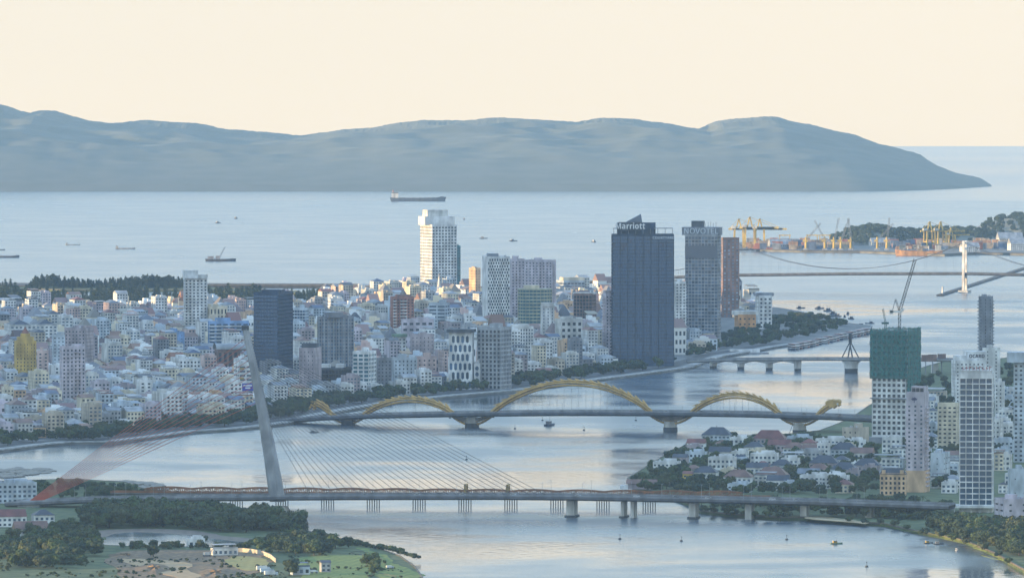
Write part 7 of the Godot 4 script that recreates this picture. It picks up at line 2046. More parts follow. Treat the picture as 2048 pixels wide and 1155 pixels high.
func roadside() -> void:
	var top: Array = [Vector3(-302.7, 8.2, 2659), Vector3(-214.5, 10.9, 2678.9), Vector3(-114.6, 13.1, 2701.5), Vector3(-8.4, 14.6, 2725.4), Vector3(82.8, 14.7, 2746), Vector3(173.3, 13.9, 2766.5), Vector3(214.8, 13.4, 2775.8)]
	var n := 0
	for q in [[0.35, "dark"], [0.9, "white"], [1.2, "dark"], [1.7, "grey"], [2.1, "dark"], [2.45, "white"], [2.75, "white"], [3.1, "white"], [3.6, "white"], [4.05, "white"], [4.35, "dark"], [4.6, "white"], [5.2, "white"], [5.6, "grey"]]:
		var f: float = q[0]
		var a: Vector3 = top[int(f)].lerp(top[int(f) + 1], f - int(f))
		car("%s car on the near lane of the cable bridge, %s from the west end" % [q[1], ["first", "second", "third", "fourth", "fifth", "sixth", "seventh", "eighth", "ninth", "tenth", "eleventh", "twelfth", "thirteenth", "fourteenth"][n]], a + Vector3(0, 0.08, 9.0), 0.1, q[1])
		n += 1
	var dt: Array = [Vector3(-166.4, 6.7, 1332.3), Vector3(-54.8, 12.1, 1382.2), Vector3(46.5, 15.2, 1427.5), Vector3(163.6, 17.1, 1479.9), Vector3(249.1, 16.9, 1518.2), Vector3(308.4, 15.5, 1544.7)]
	for i in 18:
		var f := 0.15 + i * 0.26
		var a: Vector3 = dt[int(f)].lerp(dt[int(f) + 1], f - int(f))
		var cc: String = ["white", "dark", "grey", "brick"][(i * 7) % 4]
		car("%s car on the dragon bridge, %s from its tail" % [cc, ["first", "second", "third", "fourth", "fifth", "sixth", "seventh", "eighth", "ninth", "tenth", "eleventh", "twelfth", "thirteenth", "fourteenth", "fifteenth", "sixteenth", "seventeenth", "eighteenth"][i]], a + Vector3(0, 0.08, 11.0), 0.1, cc, "cars on the dragon bridge")
	# curved yellow wall of the work yard
	var t := thing("yard_wall", "low curved cream wall round the bare earth yard", "wall")
	var w := [place(-180.1, 4835.1, 2.5), place(-174, 4835.1, 2.5), place(-167.2, 4825, 2.5), place(-160.1, 4804.8, 2.5), place(-154.3, 4774.9, 2.5), place(-149.4, 4730.7, 2.5)]
	for i in 5:
		var k := Kit.new()
		k.bar(w[i] + Vector3(0, 1.2, 0), w[i + 1] + Vector3(0, 1.2, 0), 0.4, 2.6)
		part(t, "panel", k, wall("beige"))
	# excavator and trucks on the earth
	var ex := thing("excavator", "white and dark excavator with bent arm on the bare earth", "excavator", place(-195.7, 4789.8, 2.6), 0.4)
	var k2 := Kit.new(); k2.box(Vector3(0, 0, 0), Vector3(4.4, 0.9, 0.8)); k2.box(Vector3(0, 0, 2.0), Vector3(4.4, 0.9, 0.8)); part(ex, "tracks", k2, wall("dark"))
	k2 = Kit.new(); k2.box(Vector3(-0.3, 0.9, 1.0), Vector3(3.6, 1.6, 2.6)); part(ex, "body", k2, wall("offwhite"))
	k2 = Kit.new(); k2.bar(Vector3(1.2, 1.6, 1), Vector3(4.6, 5.0, 1), 0.5); k2.bar(Vector3(4.6, 5.0, 1), Vector3(6.4, 1.2, 1), 0.4); part(ex, "arm", k2, wall("grey"))
	n = 0
	for q in [[-154.7,4643.4,"pale truck parked at the front of the yard row"],[-151.5,4620,"pale truck second in the yard row"],[-148.2,4596.9,"pale truck nearest in the yard row"],[-122.1,4620,"white van parked beside the blue-roofed shack"],[-76,4662.2,"white car driving on the near river road"]]:
		var tr := thing("parked_truck" if n < 3 else "parked_van", q[2], "truck" if n < 3 else "van", place(q[0], q[1], 2.95), 0.3)
		var L := 9.0 if n < 3 else 4.6
		var kk := Kit.new(); kk.box(Vector3(-0.7, 0.9, 0), Vector3(L * 0.72, 2.2 if n < 3 else 1.2, 2.2)); part(tr, "box_body", kk, wall("white" if n != 1 else "pale"))
		kk = Kit.new(); kk.box(Vector3(L * 0.36, 0.6, 0), Vector3(L * 0.24, 1.8 if n < 3 else 1.0, 2.1)); part(tr, "cab", kk, wall("pale"))
		for x in [-0.3, 0.3]:
			for z in [-1, 1]:
				kk = Kit.new(); kk.tube([Vector3(x * L, 0.5, z), Vector3(x * L, 0.5, z * 1.15)], [0.5, 0.5], 8); part(tr, "wheel", kk, wall("dark"))
		n += 1
	# red roofed pavilion on the west bank and the shell-roofed hall
	var pv := thing("pavilion", "columned pavilion with red hipped roof on the west bank", "pavilion", place(-176, 7148.2, 2.5), 0.2)
	k2 = Kit.new(); roof_hip(k2, 26, 18, 7.6, 5); part(pv, "roof", k2, paint("roof_redbright", Color(0.24, 0.05, 0.05)))
	k2 = Kit.new(); k2.box(Vector3(0, 6.6, 0), Vector3(34, 1.0, 22)); part(pv, "eaves", k2, wall("offwhite"))
	for i in 7:
		k2 = Kit.new(); k2.box(Vector3(-15 + 5 * i, 0, 10), Vector3(0.9, 6.6, 0.9)); part(pv, "column", k2, wall("offwhite"))
	k2 = Kit.new(); k2.box(Vector3(0, 0, 0), Vector3(28, 6.6, 14)); part(pv, "hall", k2, wall("mauve"))
	var sh := thing("shell_hall", "low hall under a silver ribbed shell roof on the west bank", "hall", place(-411.6, 6520.6, 2.5), 0.15)
	k2 = Kit.new()
	for i in 14:
		var x0 := -19.0 + i * 2.7
		for j in 8:
			var a0 := PI * j / 8.0; var a1 := PI * (j + 1) / 8.0
			var r0 := 7.5 + 1.5 * sin(i * 0.6); var r1 := 7.5 + 1.5 * sin((i + 1) * 0.6)
			k2.quad(Vector3(x0, sin(a0) * r0, cos(a0) * 11), Vector3(x0 + 2.5, sin(a0) * r1, cos(a0) * 11), Vector3(x0 + 2.5, sin(a1) * r1, cos(a1) * 11), Vector3(x0, sin(a1) * r0, cos(a1) * 11))
	part(sh, "shell_roof", k2, paint("shell", Color(0.42, 0.45, 0.50), 0.4))
	k2 = Kit.new()
	for i in 15: k2.box(Vector3(-19.1 + i * 2.7, 0, 0), Vector3(0.3, 6.2, 20))
	part(sh, "ribs", k2, wall("midgrey"), true)
	# thatched open restaurant and sign posts near the villa point
	var rs := thing("landing_house", "low red-roofed landing house at the tip of the villa peninsula", "house", place(96.7, 5573.2, 2.4), -0.1)
	k2 = Kit.new(); k2.box(Vector3(0, 0, 0), Vector3(20, 4, 9)); part(rs, "walls", k2, wall("mauve"))
	k2 = Kit.new(); roof_gable(k2, 23, 12, 4.05, 3.2); part(rs, "roof", k2, paint("roof_rust", ROOFS["rust"], 0.6))
	k2 = Kit.new(); k2.box(Vector3(-13, 0, 2), Vector3(6, 3.0, 6)); part(rs, "white_porch", k2, wall("white"))
	# billboards on posts behind the netted tower
	n = 0
	for q in [[426.1,7713.2],[434,7726.2],[444,7739.1]]:
		var bb := thing("hoarding", "dark advertising hoarding on a post beyond the netted tower, %s of three" % ["first", "middle", "last"][n], "billboard", place(q[0], q[1], 2.4), 0.3, "hoardings at the bridge end")
		k2 = Kit.new(); k2.tube([Vector3.ZERO, Vector3(0, 14, 0)], [0.5, 0.5], 6); part(bb, "post", k2, wall("midgrey"))
		k2 = Kit.new(); k2.box(Vector3(0, 13, 0), Vector3(9, 7, 0.8)); part(bb, "board", k2, wall("brown"))
		n += 1
	# construction booms above the villas
	n = 0
	for q in [[172.7,6282.4,-1,14,"thin pole standing above the swept dark roof"],[229.7,6282.4,6,15,"slanting dark boom rising by the dragon bridge's last pier"]]:
		var pt := thing("boom_pole", q[4], "pole", place(q[0], q[1], 2.4))
		k2 = Kit.new(); k2.tube([Vector3.ZERO, Vector3(q[2], q[3], 0)], [0.3, 0.18], 5); part(pt, "pole", k2, wall("dark"))
		k2 = Kit.new(); k2.box(Vector3(0, 0, 0), Vector3(1.2, 0.6, 1.2)); part(pt, "foot", k2, wall("dark"))
		n += 1

func greenery() -> void:
	make_tree_kinds()
	var zones: Array = [
	["mangrove_tree","mangroves round the pond",1.25,1.75,[["round3",-199,5066,1.37,0],["round0",-290,5128,1.64,1],["round3",-226,5179,1.26,2],["round4",-212,5104,1.53,2],["round1",-266,5186,1.72,1],["round0",-145,5037,1.37,3],["round2",-212,5080,1.67,2],["round5",-244,5198,1.74,4],["round2",-277,5221,1.5,1],["round3",-248,5097,1.51,4],["round4",-245,5164,1.69,4],["round0",-172,5125,1.26,3],["round1",-247,5125,1.4,4],["round4",-179,5043,1.6,0],["round4",-238,5103,1.4,4],["round4",-152,5022,1.26,3],["round2",-244,5154,1.43,4],["round5",-282,5157,1.66,1],["round1",-214,5164,1.27,2],["round2",-286,5202,1.53,1],["round5",-236,5181,1.71,2],["round5",-227,5138,1.52,2],["round0",-197,5056,1.46,0],["round3",-279,5135,1.55,1],["round5",-224,5168,1.6,2],["round5",-283,5173,1.57,1],["round3",-177,5076,1.49,0],["round5",-196,5102,1.68,0],["round1",-163,5078,1.7,3],["round3",-216,5114,1.67,2],["round0",-189,5071,1.4,0],["round0",-177,5102,1.6,0],["round3",-195,5139,1.54,0],["round5",-270,5228,1.64,1],["round2",-226,5148,1.32,2],["round3",-253,5141,1.6,4],["round3",-172,5088,1.74,0],["round4",-204,5155,1.33,2],["round4",-277,5105,1.52,1],["round0",-238,5136,1.28,4],["round1",-262,5168,1.38,4],["round0",-207,5176,1.65,2],["round5",-234,5162,1.72,2],["round2",-274,5093,1.61,1]]],
	["waterside_tree","trees of the near west shore",0.9,1.45,[["round0",-292,4952,1.22,5],["round0",-280,4905,0.95,5],["round0",-282,4714,1.18,6],["round3",-290,4928,1.03,5],["round3",-304,4722,1.16,7],["round2",-319,4801,0.96,7],["round4",-309,4921,0.92,6],["round5",-325,4862,1.11,7],["round1",-289,4767,1.42,6],["round3",-279,4928,1.27,5],["round1",-305,4879,1.31,6],["round0",-292,4833,1.43,6],["round5",-272,4863,1.17,5],["round1",-323,4779,0.98,7],["round4",-291,4724,1.11,6],["round1",-292,4798,1.06,6],["round4",-312,4816,1.29,7],["round3",-310,4765,1.11,7],["round5",-303,4929,1.36,6],["round5",-317,4864,1.06,7],["round5",-288,4916,1.14,5],["round2",-282,4790,1.18,5]]],
	["waterside_tree","trees behind the grass field",0.8,1.2,[["round0",-133,4855,1.17,8],["round0",-125,4882,0.83,9],["round1",-115,4869,1.04,9],["round5",-139,4806,0.89,8],["round0",-132,4877,0.98,8],["round2",-143,4928,0.99,8],["round4",-148,4884,1.11,8],["round4",-156,4900,1.05,10],["round5",-156,4869,0.8,10],["round2",-127,4839,1.08,9],["round1",-162,4840,1.02,10],["round1",-151,4839,0.92,10],["round0",-127,4918,1.11,9],["round2",-149,4895,1.13,10],["round2",-142,4900,0.85,8],["round4",-124,4832,0.83,9],["round1",-127,4799,1.08,8],["round3",-139,4889,1.19,8],["round5",-155,4880,0.9,10],["round0",-145,4861,1,8]]],
	["riverside_shrub","shrubs on the road bank",0.8,1.5,[["shrub0",-105,4907,0.83,11],["shrub0",-102,4902,1.36,11],["shrub1",-99,4897,1.42,11],["shrub0",-96,4891,1.09,11],["shrub1",-94,4884,1.07,11],["shrub2",-91,4877,0.8,11],["shrub1",-88,4870,1.26,11],["shrub0",-85,4862,1.2,12],["shrub1",-83,4854,0.9,12],["shrub2",-80,4845,1.26,12],["shrub0",-77,4835,1.31,12],["shrub2",-74,4825,1.1,12],["shrub0",-72,4815,1.37,13],["shrub1",-69,4804,1.19,13],["shrub1",-66,4793,0.85,13],["shrub0",-64,4781,0.9,13],["shrub1",-61,4769,1.27,13]]],
	["field_shrub","shrubs between field and road",0.5,0.9,[["shrub1",-90,4739,0.68,14],["round1",-85,4656,0.82,14],["shrub0",-93,4742,0.63,14],["round1",-91,4690,0.87,14],["round1",-87,4711,0.74,14],["shrub1",-88,4689,0.68,14],["shrub1",-90,4748,0.71,14],["round1",-85,4612,0.74,14],["shrub0",-86,4734,0.55,14],["round1",-88,4721,0.77,14]]],
	["approach_tree","trees behind the bridge approach",0.7,1.05,[["round0",-288,5527,0.78,15],["round4",-313,5553,0.85,16],["round0",-302,5460,0.93,16],["round3",-274,5452,0.76,15],["round5",-287,5437,0.88,15],["round1",-348,5504,1.02,17],["round4",-324,5563,0.81,16],["round2",-333,5523,0.74,17],["round5",-346,5520,1.01,17],["round5",-264,5455,0.95,15],["round2",-282,5507,0.79,15],["round0",-309,5498,0.77,16],["round2",-349,5553,0.98,17],["round4",-295,5483,0.73,16],["round1",-288,5485,0.73,15],["round3",-300,5472,0.97,16],["round1",-308,5456,0.93,16],["round4",-295,5433,0.9,16],["round5",-279,5485,1.01,15],["round5",-268,5432,0.84,15],["round1",-336,5580,0.85,17],["round4",-327,5528,0.91,17],["round1",-296,5493,0.81,16],["round2",-312,5571,0.73,16]]],
	["hillside_tree","wood on the near east shore",1,1.6,[["round0",338,4995,1.04,18],["round0",309,5063,1.07,19],["round1",313,4958,1.22,19],["round2",303,5081,1.16,20],["round2",331,4996,1.29,18],["round1",307,4976,1.44,19],["round2",325,4796,1.15,18],["round0",298,4982,1.38,20],["round3",323,4907,1.1,18],["round1",307,4998,1.42,19],["round4",333,4916,1.53,18],["round3",336,4983,1.55,18],["round1",302,5054,1.36,20],["round4",331,5027,1.03,18],["round5",338,4946,1.21,18],["round0",331,4883,1.01,18],["round0",308,5036,1.42,19],["round4",309,5052,1.3,19],["round5",290,5088,1.02,20],["round4",313,4903,1.25,19],["round3",331,4958,1.43,18],["round4",300,5006,1.27,20],["round4",319,4843,1.13,18],["round5",324,4936,1.07,18],["round0",286,5070,1.43,20],["round4",321,4994,1.06,19],["round0",291,5009,1.43,20],["round2",316,5013,1.39,19],["round4",292,5032,1.43,20],["round0",327,4836,1.57,18],["round5",333,4909,1.51,18],["round0",316,4973,1.24,19],["round2",301,4949,1.16,19],["round2",310,4910,1.18,19]]],
	["shore_shrub","shrubs on the east shore",1,1.9,[["shrub1",136,5291,1.46,21],["shrub1",143,5279,1.42,21],["shrub0",150,5261,1.59,21],["shrub1",156,5249,1.28,21],["shrub2",163,5237,1.18,21],["shrub0",170,5231,1.14,22],["shrub0",178,5219,1.58,22],["shrub1",187,5213,1.56,22],["shrub2",193,5207,1.36,22],["shrub0",233,5166,1.12,23],["shrub1",243,5149,1.15,23],["shrub2",252,5138,1.4,23],["shrub2",262,5115,1.31,23],["shrub0",268,5075,1.13,24],["shrub1",277,5025,1.51,24],["shrub2",285,4993,1.48,24],["shrub0",292,4960,1.5,24],["shrub2",299,4918,1.15,25],["shrub2",305,4856,1.71,25],["shrub1",311,4795,1.26,25],["shrub0",314,4726,1.18,25]]],
	["shore_tree","palms and trees by the bridge ramp",0.8,1.2,[["palm1",237,5282,1.1,26],["palm1",270,5366,0.81,27],["round0",279,5240,1.18,28],["palm0",292,5324,1.19,28],["round0",276,5346,1.06,27],["round0",275,5270,1.13,28],["round3",187,5313,1.07,29],["palm0",278,5363,1.17,28],["round3",283,5201,1,28],["palm1",209,5322,1.08,26],["palm0",304,5298,0.86,28],["round0",239,5248,1.06,27],["round3",263,5316,1.12,27],["round0",196,5255,1.13,29],["palm0",260,5304,0.89,27],["palm0",179,5319,0.99,29],["palm0",261,5346,1.09,27],["palm1",258,5319,1.19,27],["round3",240,5218,0.9,27],["round0",257,5330,1.06,27],["round0",229,5299,0.97,26],["palm1",249,5288,1.06,27],["palm0",298,5224,0.88,28],["palm1",229,5334,1.03,26],["palm1",270,5330,1.17,27],["palm0",228,5243,0.97,26],["palm0",280,5283,0.89,28],["palm0",252,5239,0.95,27],["round3",240,5268,1.02,27],["round0",237,5258,1.11,26],["palm1",255,5372,0.82,27],["palm0",203,5274,1.01,26],["palm0",205,5306,0.86,26],["palm0",277,5323,0.99,28]]],
	["garden_tree","garden trees of the villa quarter",0.8,1.25,[["round5",122,5575,1.09,30],["round0",269,5880,1.02,31],["round3",160,6199,0.9,30],["round2",237,5709,0.87,31],["round2",214,5883,1.08,32],["round4",211,5779,0.83,32],["round5",258,5601,1.03,31],["round2",132,5744,1.17,30],["round4",180,5855,0.94,33],["round3",274,5711,0.93,31],["round0",133,5831,0.87,30],["round5",277,6117,1.23,31],["round0",182,6234,1.24,33],["round1",266,5941,0.96,31],["round0",256,6165,1.01,31],["round0",176,6104,1.17,33],["round3",115,5568,0.95,34],["round5",147,5838,1.23,30],["round5",131,5718,1.19,30],["round0",264,6040,1.07,31],["round2",169,5629,0.94,33],["round3",241,5568,1.17,31],["round4",195,5619,1.04,32],["round4",229,5685,1.03,31],["round4",133,5795,1.06,30],["round3",222,5591,0.99,32],["round1",100,5622,1.08,34],["round3",211,5702,1.22,32],["round0",225,6109,0.86,32],["round3",194,5705,0.95,32],["round0",269,5678,0.94,31],["round2",231,5882,0.99,32],["round4",223,5578,0.85,31],["round0",192,5959,1,33],["round5",277,5692,0.94,31],["round4",158,5578,0.85,33],["round5",145,5803,1.21,30],["round0",271,5990,1.22,31],["round2",284,5924,1.08,31],["round2",169,5813,0.99,33],["round1",197,6170,0.82,33],["round3",187,5654,0.93,33],["round5",199,6192,0.95,33],["round5",226,6002,1.25,32],["round4",131,5973,1.18,30],["round3",208,5652,1.08,32],["round0",260,5574,0.88,31],["round3",231,5588,1.25,31]]],
	["promenade_tree","trees along the west promenade",0.95,1.3,[["round5",-419,6220,0.99,35],["round5",-402,6274,1.15,35],["round2",-353,6316,1.22,36],["round2",-342,6338,1.09,36],["round2",-321,6412,1.06,36],["round3",-284,6502,1.01,37],["round5",-252,6563,1.29,37],["round0",-234,6599,1.22,37],["round3",-207,6702,1.25,37],["round0",-202,6760,1.21,37],["round5",-191,6810,1.21,38],["round4",-171,6925,1.03,39],["round5",-161,6959,1.15,39],["round2",-141,7025,1.12,40],["round5",-124,7101,1.04,40],["round3",-93,7181,1,40],["round5",-76,7205,0.98,41],["round1",-28,7302,1.06,42],["round1",27,7452,1.28,42],["round3",39,7490,0.95,42],["round5",70,7598,1.21,43],["round4",94,7705,1.28,44],["round4",113,7736,1.09,44],["round2",136,7796,1.04,45],["round1",154,7880,1.25,45],["round4",170,7983,1.05,45]]]]
	var where: Array = ["on the headland before the pylon","at the pond's west corner","beside the bridge's land pier","at the headland's river tip","on the pond's far shore","near the earth heap beside the pond","in the grove below the tiled house","by the houses under the cable anchorage","between the pond and the grass field","by the river road above the field","behind the curved yellow wall","along the river road's near bend","on the bank below the river road","at the foot of the road embankment","on the edge of field and river road","by the mudflat behind the bridge approach","behind the bridge approach road","round the foot of the red cables","before the lilac corner block","in the dark wood by the shore path","below the glass tower's terrace","on the shore under the bridge","where the bridge meets the east shore","beside the golden shore path","on the grassy point by the moored boats","on the bank below the dark wood","before the white villas by the ramp","in front of the orange wing","below the flower-emblem tower","between the bridge ramp and the shore","round the blank white villas","before the netted tower","in the middle of the villa quarter","among the tiled villas","at the tip of the villa peninsula","on the river promenade below the slim grey apartment tower","on the river promenade below the blank-sided white block","on the river promenade below the billboard block","on the river promenade below the pink-brown block","on the river promenade below the low black glass office","on the river promenade below the teal glass office","on the river promenade below the honeycomb tower","on the river promenade below the grey grid tower","on the river promenade below the gold-edged white block","on the river promenade below the slim balcony tower","on the river promenade below the largest dark glass hotel"]
	var tones := ["dark green", "fresh green", "blackish green", "olive green"]
	var what := {"round": "broad-crowned tree", "shrub": "bushy shrub", "slim": "slim upright tree", "palm": "palm with drooping fronds", "pine": "feathery pine"}
	var same := {}
	for z in zones:
		for q in z[4]:
			var kind: String = q[0]
			var kd := kind.substr(0, kind.length() - 1)
			var f: float = (q[3] - z[2]) / (z[3] - z[2])
			var label: String = ("tall " if f > 0.66 else "mid-sized " if f > 0.33 else "small ") + (tones[int(kind.right(1)) % 4] + " " if kd == "round" else "") + what[kd] + " " + where[q[4]]
			if not same.has(label): same[label] = []
			same[label].append([q[1], q, z, kd])
	var i := 0
	for label in same:
		var list: Array = same[label]
		list.sort_custom(func(a, b): return a[0] < b[0])
		for n in list.size():
			var q: Array = list[n][1]; var z: Array = list[n][2]
			tree("palm_tree" if list[n][3] == "palm" else z[0], q[0], label if list.size() == 1 else label + ", " + ["first", "second", "third", "fourth", "fifth", "sixth", "seventh", "eighth"][mini(n, 7)] + " from west", z[1], place(q[1], q[2], 2.3), q[3], i * 1.3)
			i += 1
	for q in [["field_tree", "round0", -137.2, 4607.5, 1.15, "dark round tree before the blue-roofed shack on the grass field"], ["lone_tree", "round2", -229.4, 4784.8, 0.95, "lone dark tree on the bare earth by the pond"], ["pond_tree", "round3", -202.4, 4912.6, 0.62, "small tree beside the white hut on the pond's shore"], ["slim_tree", "slim0", -136.9, 4965.6, 1.0, "slim lone upright tree at the headland by the river"]]:
		tree(q[0], q[1], q[5], "", place(q[2], q[3], 2.4), q[4], 0.4)
	var spots := []
	var r := RandomNumberGenerator.new()
	r.seed = 31
	var bank: Array = [-420.6, 6155.1, -387.8, 6254.7, -371, 6288.6, -335.8, 6297.1, -308, 6374.9, -274.2, 6481.8, -241.3, 6527.4, -221.1, 6573.6, -197, 6648.9, -174.1, 6794.9, -140.9, 6947.5, -105.7, 7074.5, -59.5, 7195.2, -26.2, 7262.7, 12.7, 7343.1, 52.9, 7473.1, 78.7, 7558.3, 110.4, 7658, 148.3, 7773.4, 190.4, 7905.8, 206, 8042.7]
	var plan := outline([-547.7, 5972.9, -420.6, 6155.1, -387.8, 6254.7, -371, 6288.6, -335.8, 6297.1, -308, 6374.9, -274.2, 6481.8, -241.3, 6527.4, -221.1, 6573.6, -197, 6648.9, -174.1, 6794.9, -140.9, 6947.5, -105.7, 7074.5, -59.5, 7195.2, -26.2, 7262.7, 12.7, 7343.1, 52.9, 7473.1, 78.7, 7558.3, 110.4, 7658, 148.3, 7773.4, 190.4, 7905.8, 206, 8042.7, 233.8, 8227.9, 265, 8346.2, 294.8, 8483.5, 330.8, 8609.3, 373.6, 8805.1, 434.5, 9098.4, 442.8, 9206.6, 419.3, 9298.7, 414.3, 9469.3, 385.1, 9686.5, 354.4, 9913.9, 305.4, 10042.5, 187.3, 10174.5, 52, 10264.4, -85.6, 10355.9, -128.5, 10472.6, -227.3, 10520.1, -320.5, 10355.9, -423.5, 10174.5, -559.2, 10174.5, -705.7, 10332.9, -946.9, 10332.9])
	var foot: Array = [-535.2, 8328, 41.8, -483.8, 7443.2, 21.7, -499.8, 7463, 12.5, -409.2, 6971.3, 22.5, -437.7, 7573, 27.1, -454.3, 7500.6, 16.6, -508, 8519.6, 23.4, -470.5, 8471.9, 28, -502.8, 9656.9, 19.5, -439.2, 9710.5, 36.2, -358.4, 8479.8, 25.4, -337.3, 8495.3, 32.6, -308.6, 8149.8, 36.6, -369.5, 8212.1, 55.1, -288.9, 7717.8, 29.4, -249.4, 6954.6, 23.3, -345.5, 7035.9, 18.9, -324.2, 7435.1, 37.4, -461.3, 6847.7, 18.5, -462.5, 7380, 15.8, -237.1, 7440, 43.7, -237.2, 8392, 18.7, -221.4, 9330.4, 26.2, -211.5, 9778.5, 19.1, -175.9, 7464.5, 31.1, -193.8, 7194.3, 25.2, -172.9, 7244.1, 31.2, -154, 8509.8, 24.1, -124.4, 8483.5, 24.3, -101.5, 8035.6, 30.6, -92.6, 7713.2, 24, -116.5, 7752.4, 17, -142.6, 7240.4, 26.4, -124.4, 7274.8, 17.9, -105.4, 7335.3, 23.3, -85.8, 7465.2, 21.3, -82.6, 8486.5, 21.2, -47.1, 8314.1, 15.8, -49.7, 7347.6, 23.4, -34, 7343.8, 12.6, -17.4, 7355.3, 26.9, -102, 10411.4, 39.6, -76, 10415.8, 14.5, -48.6, 9778, 18.7, -18.1, 8494.9, 31.6, 5.2, 8643.7, 19, 33.7, 8877.5, 29.6, 38.3, 8092.9, 17.7, 82.6, 8487.4, 22.3, 104.8, 7957.3, 18, 138.2, 7929.2, 49.4, 60.4, 7986.7, 24.1, 10.2, 7845.9, 23.4, 78.3, 9997.7, 28, 189.5, 8482.9, 16.5, 218.1, 8554.3, 32.2, 277.7, 9532.9, 22.4, 306, 9107.3, 22.9, 279.7, 8982.9, 22.5, 321.4, 6276.8, 28, 299.7, 5533.6, 18.4, 327.8, 5281.2, 23.6, 493.1, 7793.4, 18, 429.1, 7049.6, 25.9, 464.9, 7264, 19.4, 409.3, 5960.3, 21.2, 356.3, 6111.9, 18.9, 283.7, 6179.8, 21.6, 343.1, 5130.9, 22.5, 324.4, 5668.3, 25.6, 279.6, 5489.6, 20.8, 402, 6197.6, 21.8, 367.2, 5426.4, 17.6, 442.1, 6786.9, 17.9]
	for lane in [[9, 38, 0, 20], [10, 57, 0, 20], [13, 77, 0, 20], [11, 95, 0, 9], [13, 115, 0, 9], [14, 136, 0, 6], [10, 95, 14, 20], [12, 120, 15, 20]]:
		for k in range(lane[2], mini(lane[3], bank.size() / 2 - 1)):
			var a := Vector2(bank[k * 2], bank[k * 2 + 1]); var b := Vector2(bank[k * 2 + 2], bank[k * 2 + 3])
			var nn := (b - a).normalized().orthogonal() * -1.0
			var n := maxi(1, int(a.distance_to(b) / lane[0]))
			for q in n:
				var p: Vector2 = a.lerp(b, (q + r.randf() * 0.7) / n) + nn * (lane[1] + r.randf_range(-7, 7))
				spots.append([p.x, 2.3, 8000.0 - p.y, r.randf_range(0.75, 1.15)])
	for area in [[[213, 8271.9, 251.5, 8452.6, 307.8, 8609.3, 366, 8906.4, 405, 9116.2, 413.1, 9298.7, 389.9, 9488.7, 339.2, 9488.7, 274.1, 9010.1, 209.7, 8361.3], 190], [[-432.1, 6322.8, -375.4, 6436.8, -387.2, 6639.4, -447.3, 6545.8], 60], [[-372.3, 6383.7, -271.8, 6527.4, -282.5, 6785, -387.2, 6639.4], 90], [[-272.6, 6545.8, -182.1, 6755.4, -197.7, 6989.3, -284.6, 6835], 70], [[193, 8127.1, 232, 8361.3, 238.9, 8609.3, 193.3, 8376.3], 40]]:
		var pg := outline(area[0])
		var lo := pg[0]; var hi := pg[0]
		for p in pg: lo = lo.min(p); hi = hi.max(p)
		var got := 0
		while got < area[1]:
			var p := Vector2(r.randf_range(lo.x, hi.x), r.randf_range(lo.y, hi.y))
			if Geometry2D.is_point_in_polygon(p, pg):
				spots.append([p.x, 2.3, p.y, r.randf_range(0.75, 1.15)])
				got += 1
	spots = spots.filter(func(s):
		if not Geometry2D.is_point_in_polygon(Vector2(s[0], s[2]), plan): return false
		for q in range(0, foot.size(), 3):
			if Vector2(s[0] - foot[q], 8000.0 - s[2] - foot[q + 1]).length() < foot[q + 2] - 4: return false
		return true)
	grove("west_bank_belt", ["round0", "round1", "round2", "round3", "round4", "round5"], spots)
	for th in [["mangrove_thicket", 170, 1.0, 1.5, [-298.1, 5168.1, -280, 5250.6, -210.3, 5214.9, -143.7, 5076.9, -141.8, 5010.5, -210.5, 5054.6, -225.5, 5088.1, -285.4, 5065.7]], ["shore_thicket", 120, 0.7, 1.2, [285.4, 5145, 345.5, 5054.6, 328.7, 4751.8, 307.1, 4914.2, 286.3, 5010.5]], ["grove_undergrowth", 130, 0.6, 1.15, [-341, 4893.3, -321.7, 4999.6, -298.2, 5110.7, -277.8, 4988.8, -260.4, 4761.6, -273.3, 4684.1, -324.5, 4655.6]], ["pond_edge_thicket", 50, 0.3, 0.6, [-258.8, 4882.9, -226.7, 4893.3, -209.9, 4882.9, -170.8, 4882.9, -169.7, 4852, -209, 4862.3, -257.2, 4852]], ["field_edge_thicket", 60, 0.5, 1.0, [-171.2, 4893.3, -137.3, 4967.3, -105.4, 4872.6, -122.8, 4791.4, -162.2, 4821.5]], ["villa_gardens", 430, 0.55, 1.05, [90.3, 5636.4, 105.7, 5821.7, 152.2, 6231.4, 191.4, 6291, 243.5, 6334.3, 299.9, 6189.6, 270.8, 5475.5, 137.4, 5475.5, 98.4, 5541.4]], ["ramp_thicket", 130, 0.4, 0.9, [141.7, 5360.7, 219.9, 5348.2, 264.6, 5385.8, 312.7, 5348.2, 300.8, 5203.1, 267.1, 5156.5, 215.4, 5238.7, 139.1, 5262.6]], ["approach_thicket", 70, 0.4, 0.8, [-383.3, 5608.9, -296.2, 5588.5, -251.8, 5436.7, -370.7, 5423.9]]]:
		var pg2 := outline(th[4])
		var lo2 := pg2[0]; var hi2 := pg2[0]
		for p in pg2: lo2 = lo2.min(p); hi2 = hi2.max(p)
		var list := []
		while list.size() < th[1]:
			var p := Vector2(r.randf_range(lo2.x, hi2.x), r.randf_range(lo2.y, hi2.y))
			if Geometry2D.is_point_in_polygon(p, pg2): list.append([p.x, 2.2, p.y, r.randf_range(th[2], th[3])])
		grove(th[0], ["round0", "round1", "round2", "round3", "round5"], list)
	# weeds and low scrub on the open ground of the near shore
	spots = []
	var near := outline([-323.2, 4727.4, -261.9, 4761.6, -148.4, 4791.4, -104.5, 4831.6, -73.6, 4712.9, -62.2, 4563.3, -59.8, 4389.1, -300.1, 4389.1])
	var lo3 := near[0]; var hi3 := near[0]
	for p in near: lo3 = lo3.min(p); hi3 = hi3.max(p)
	var lump := FastNoiseLite.new()
	lump.frequency = 0.02
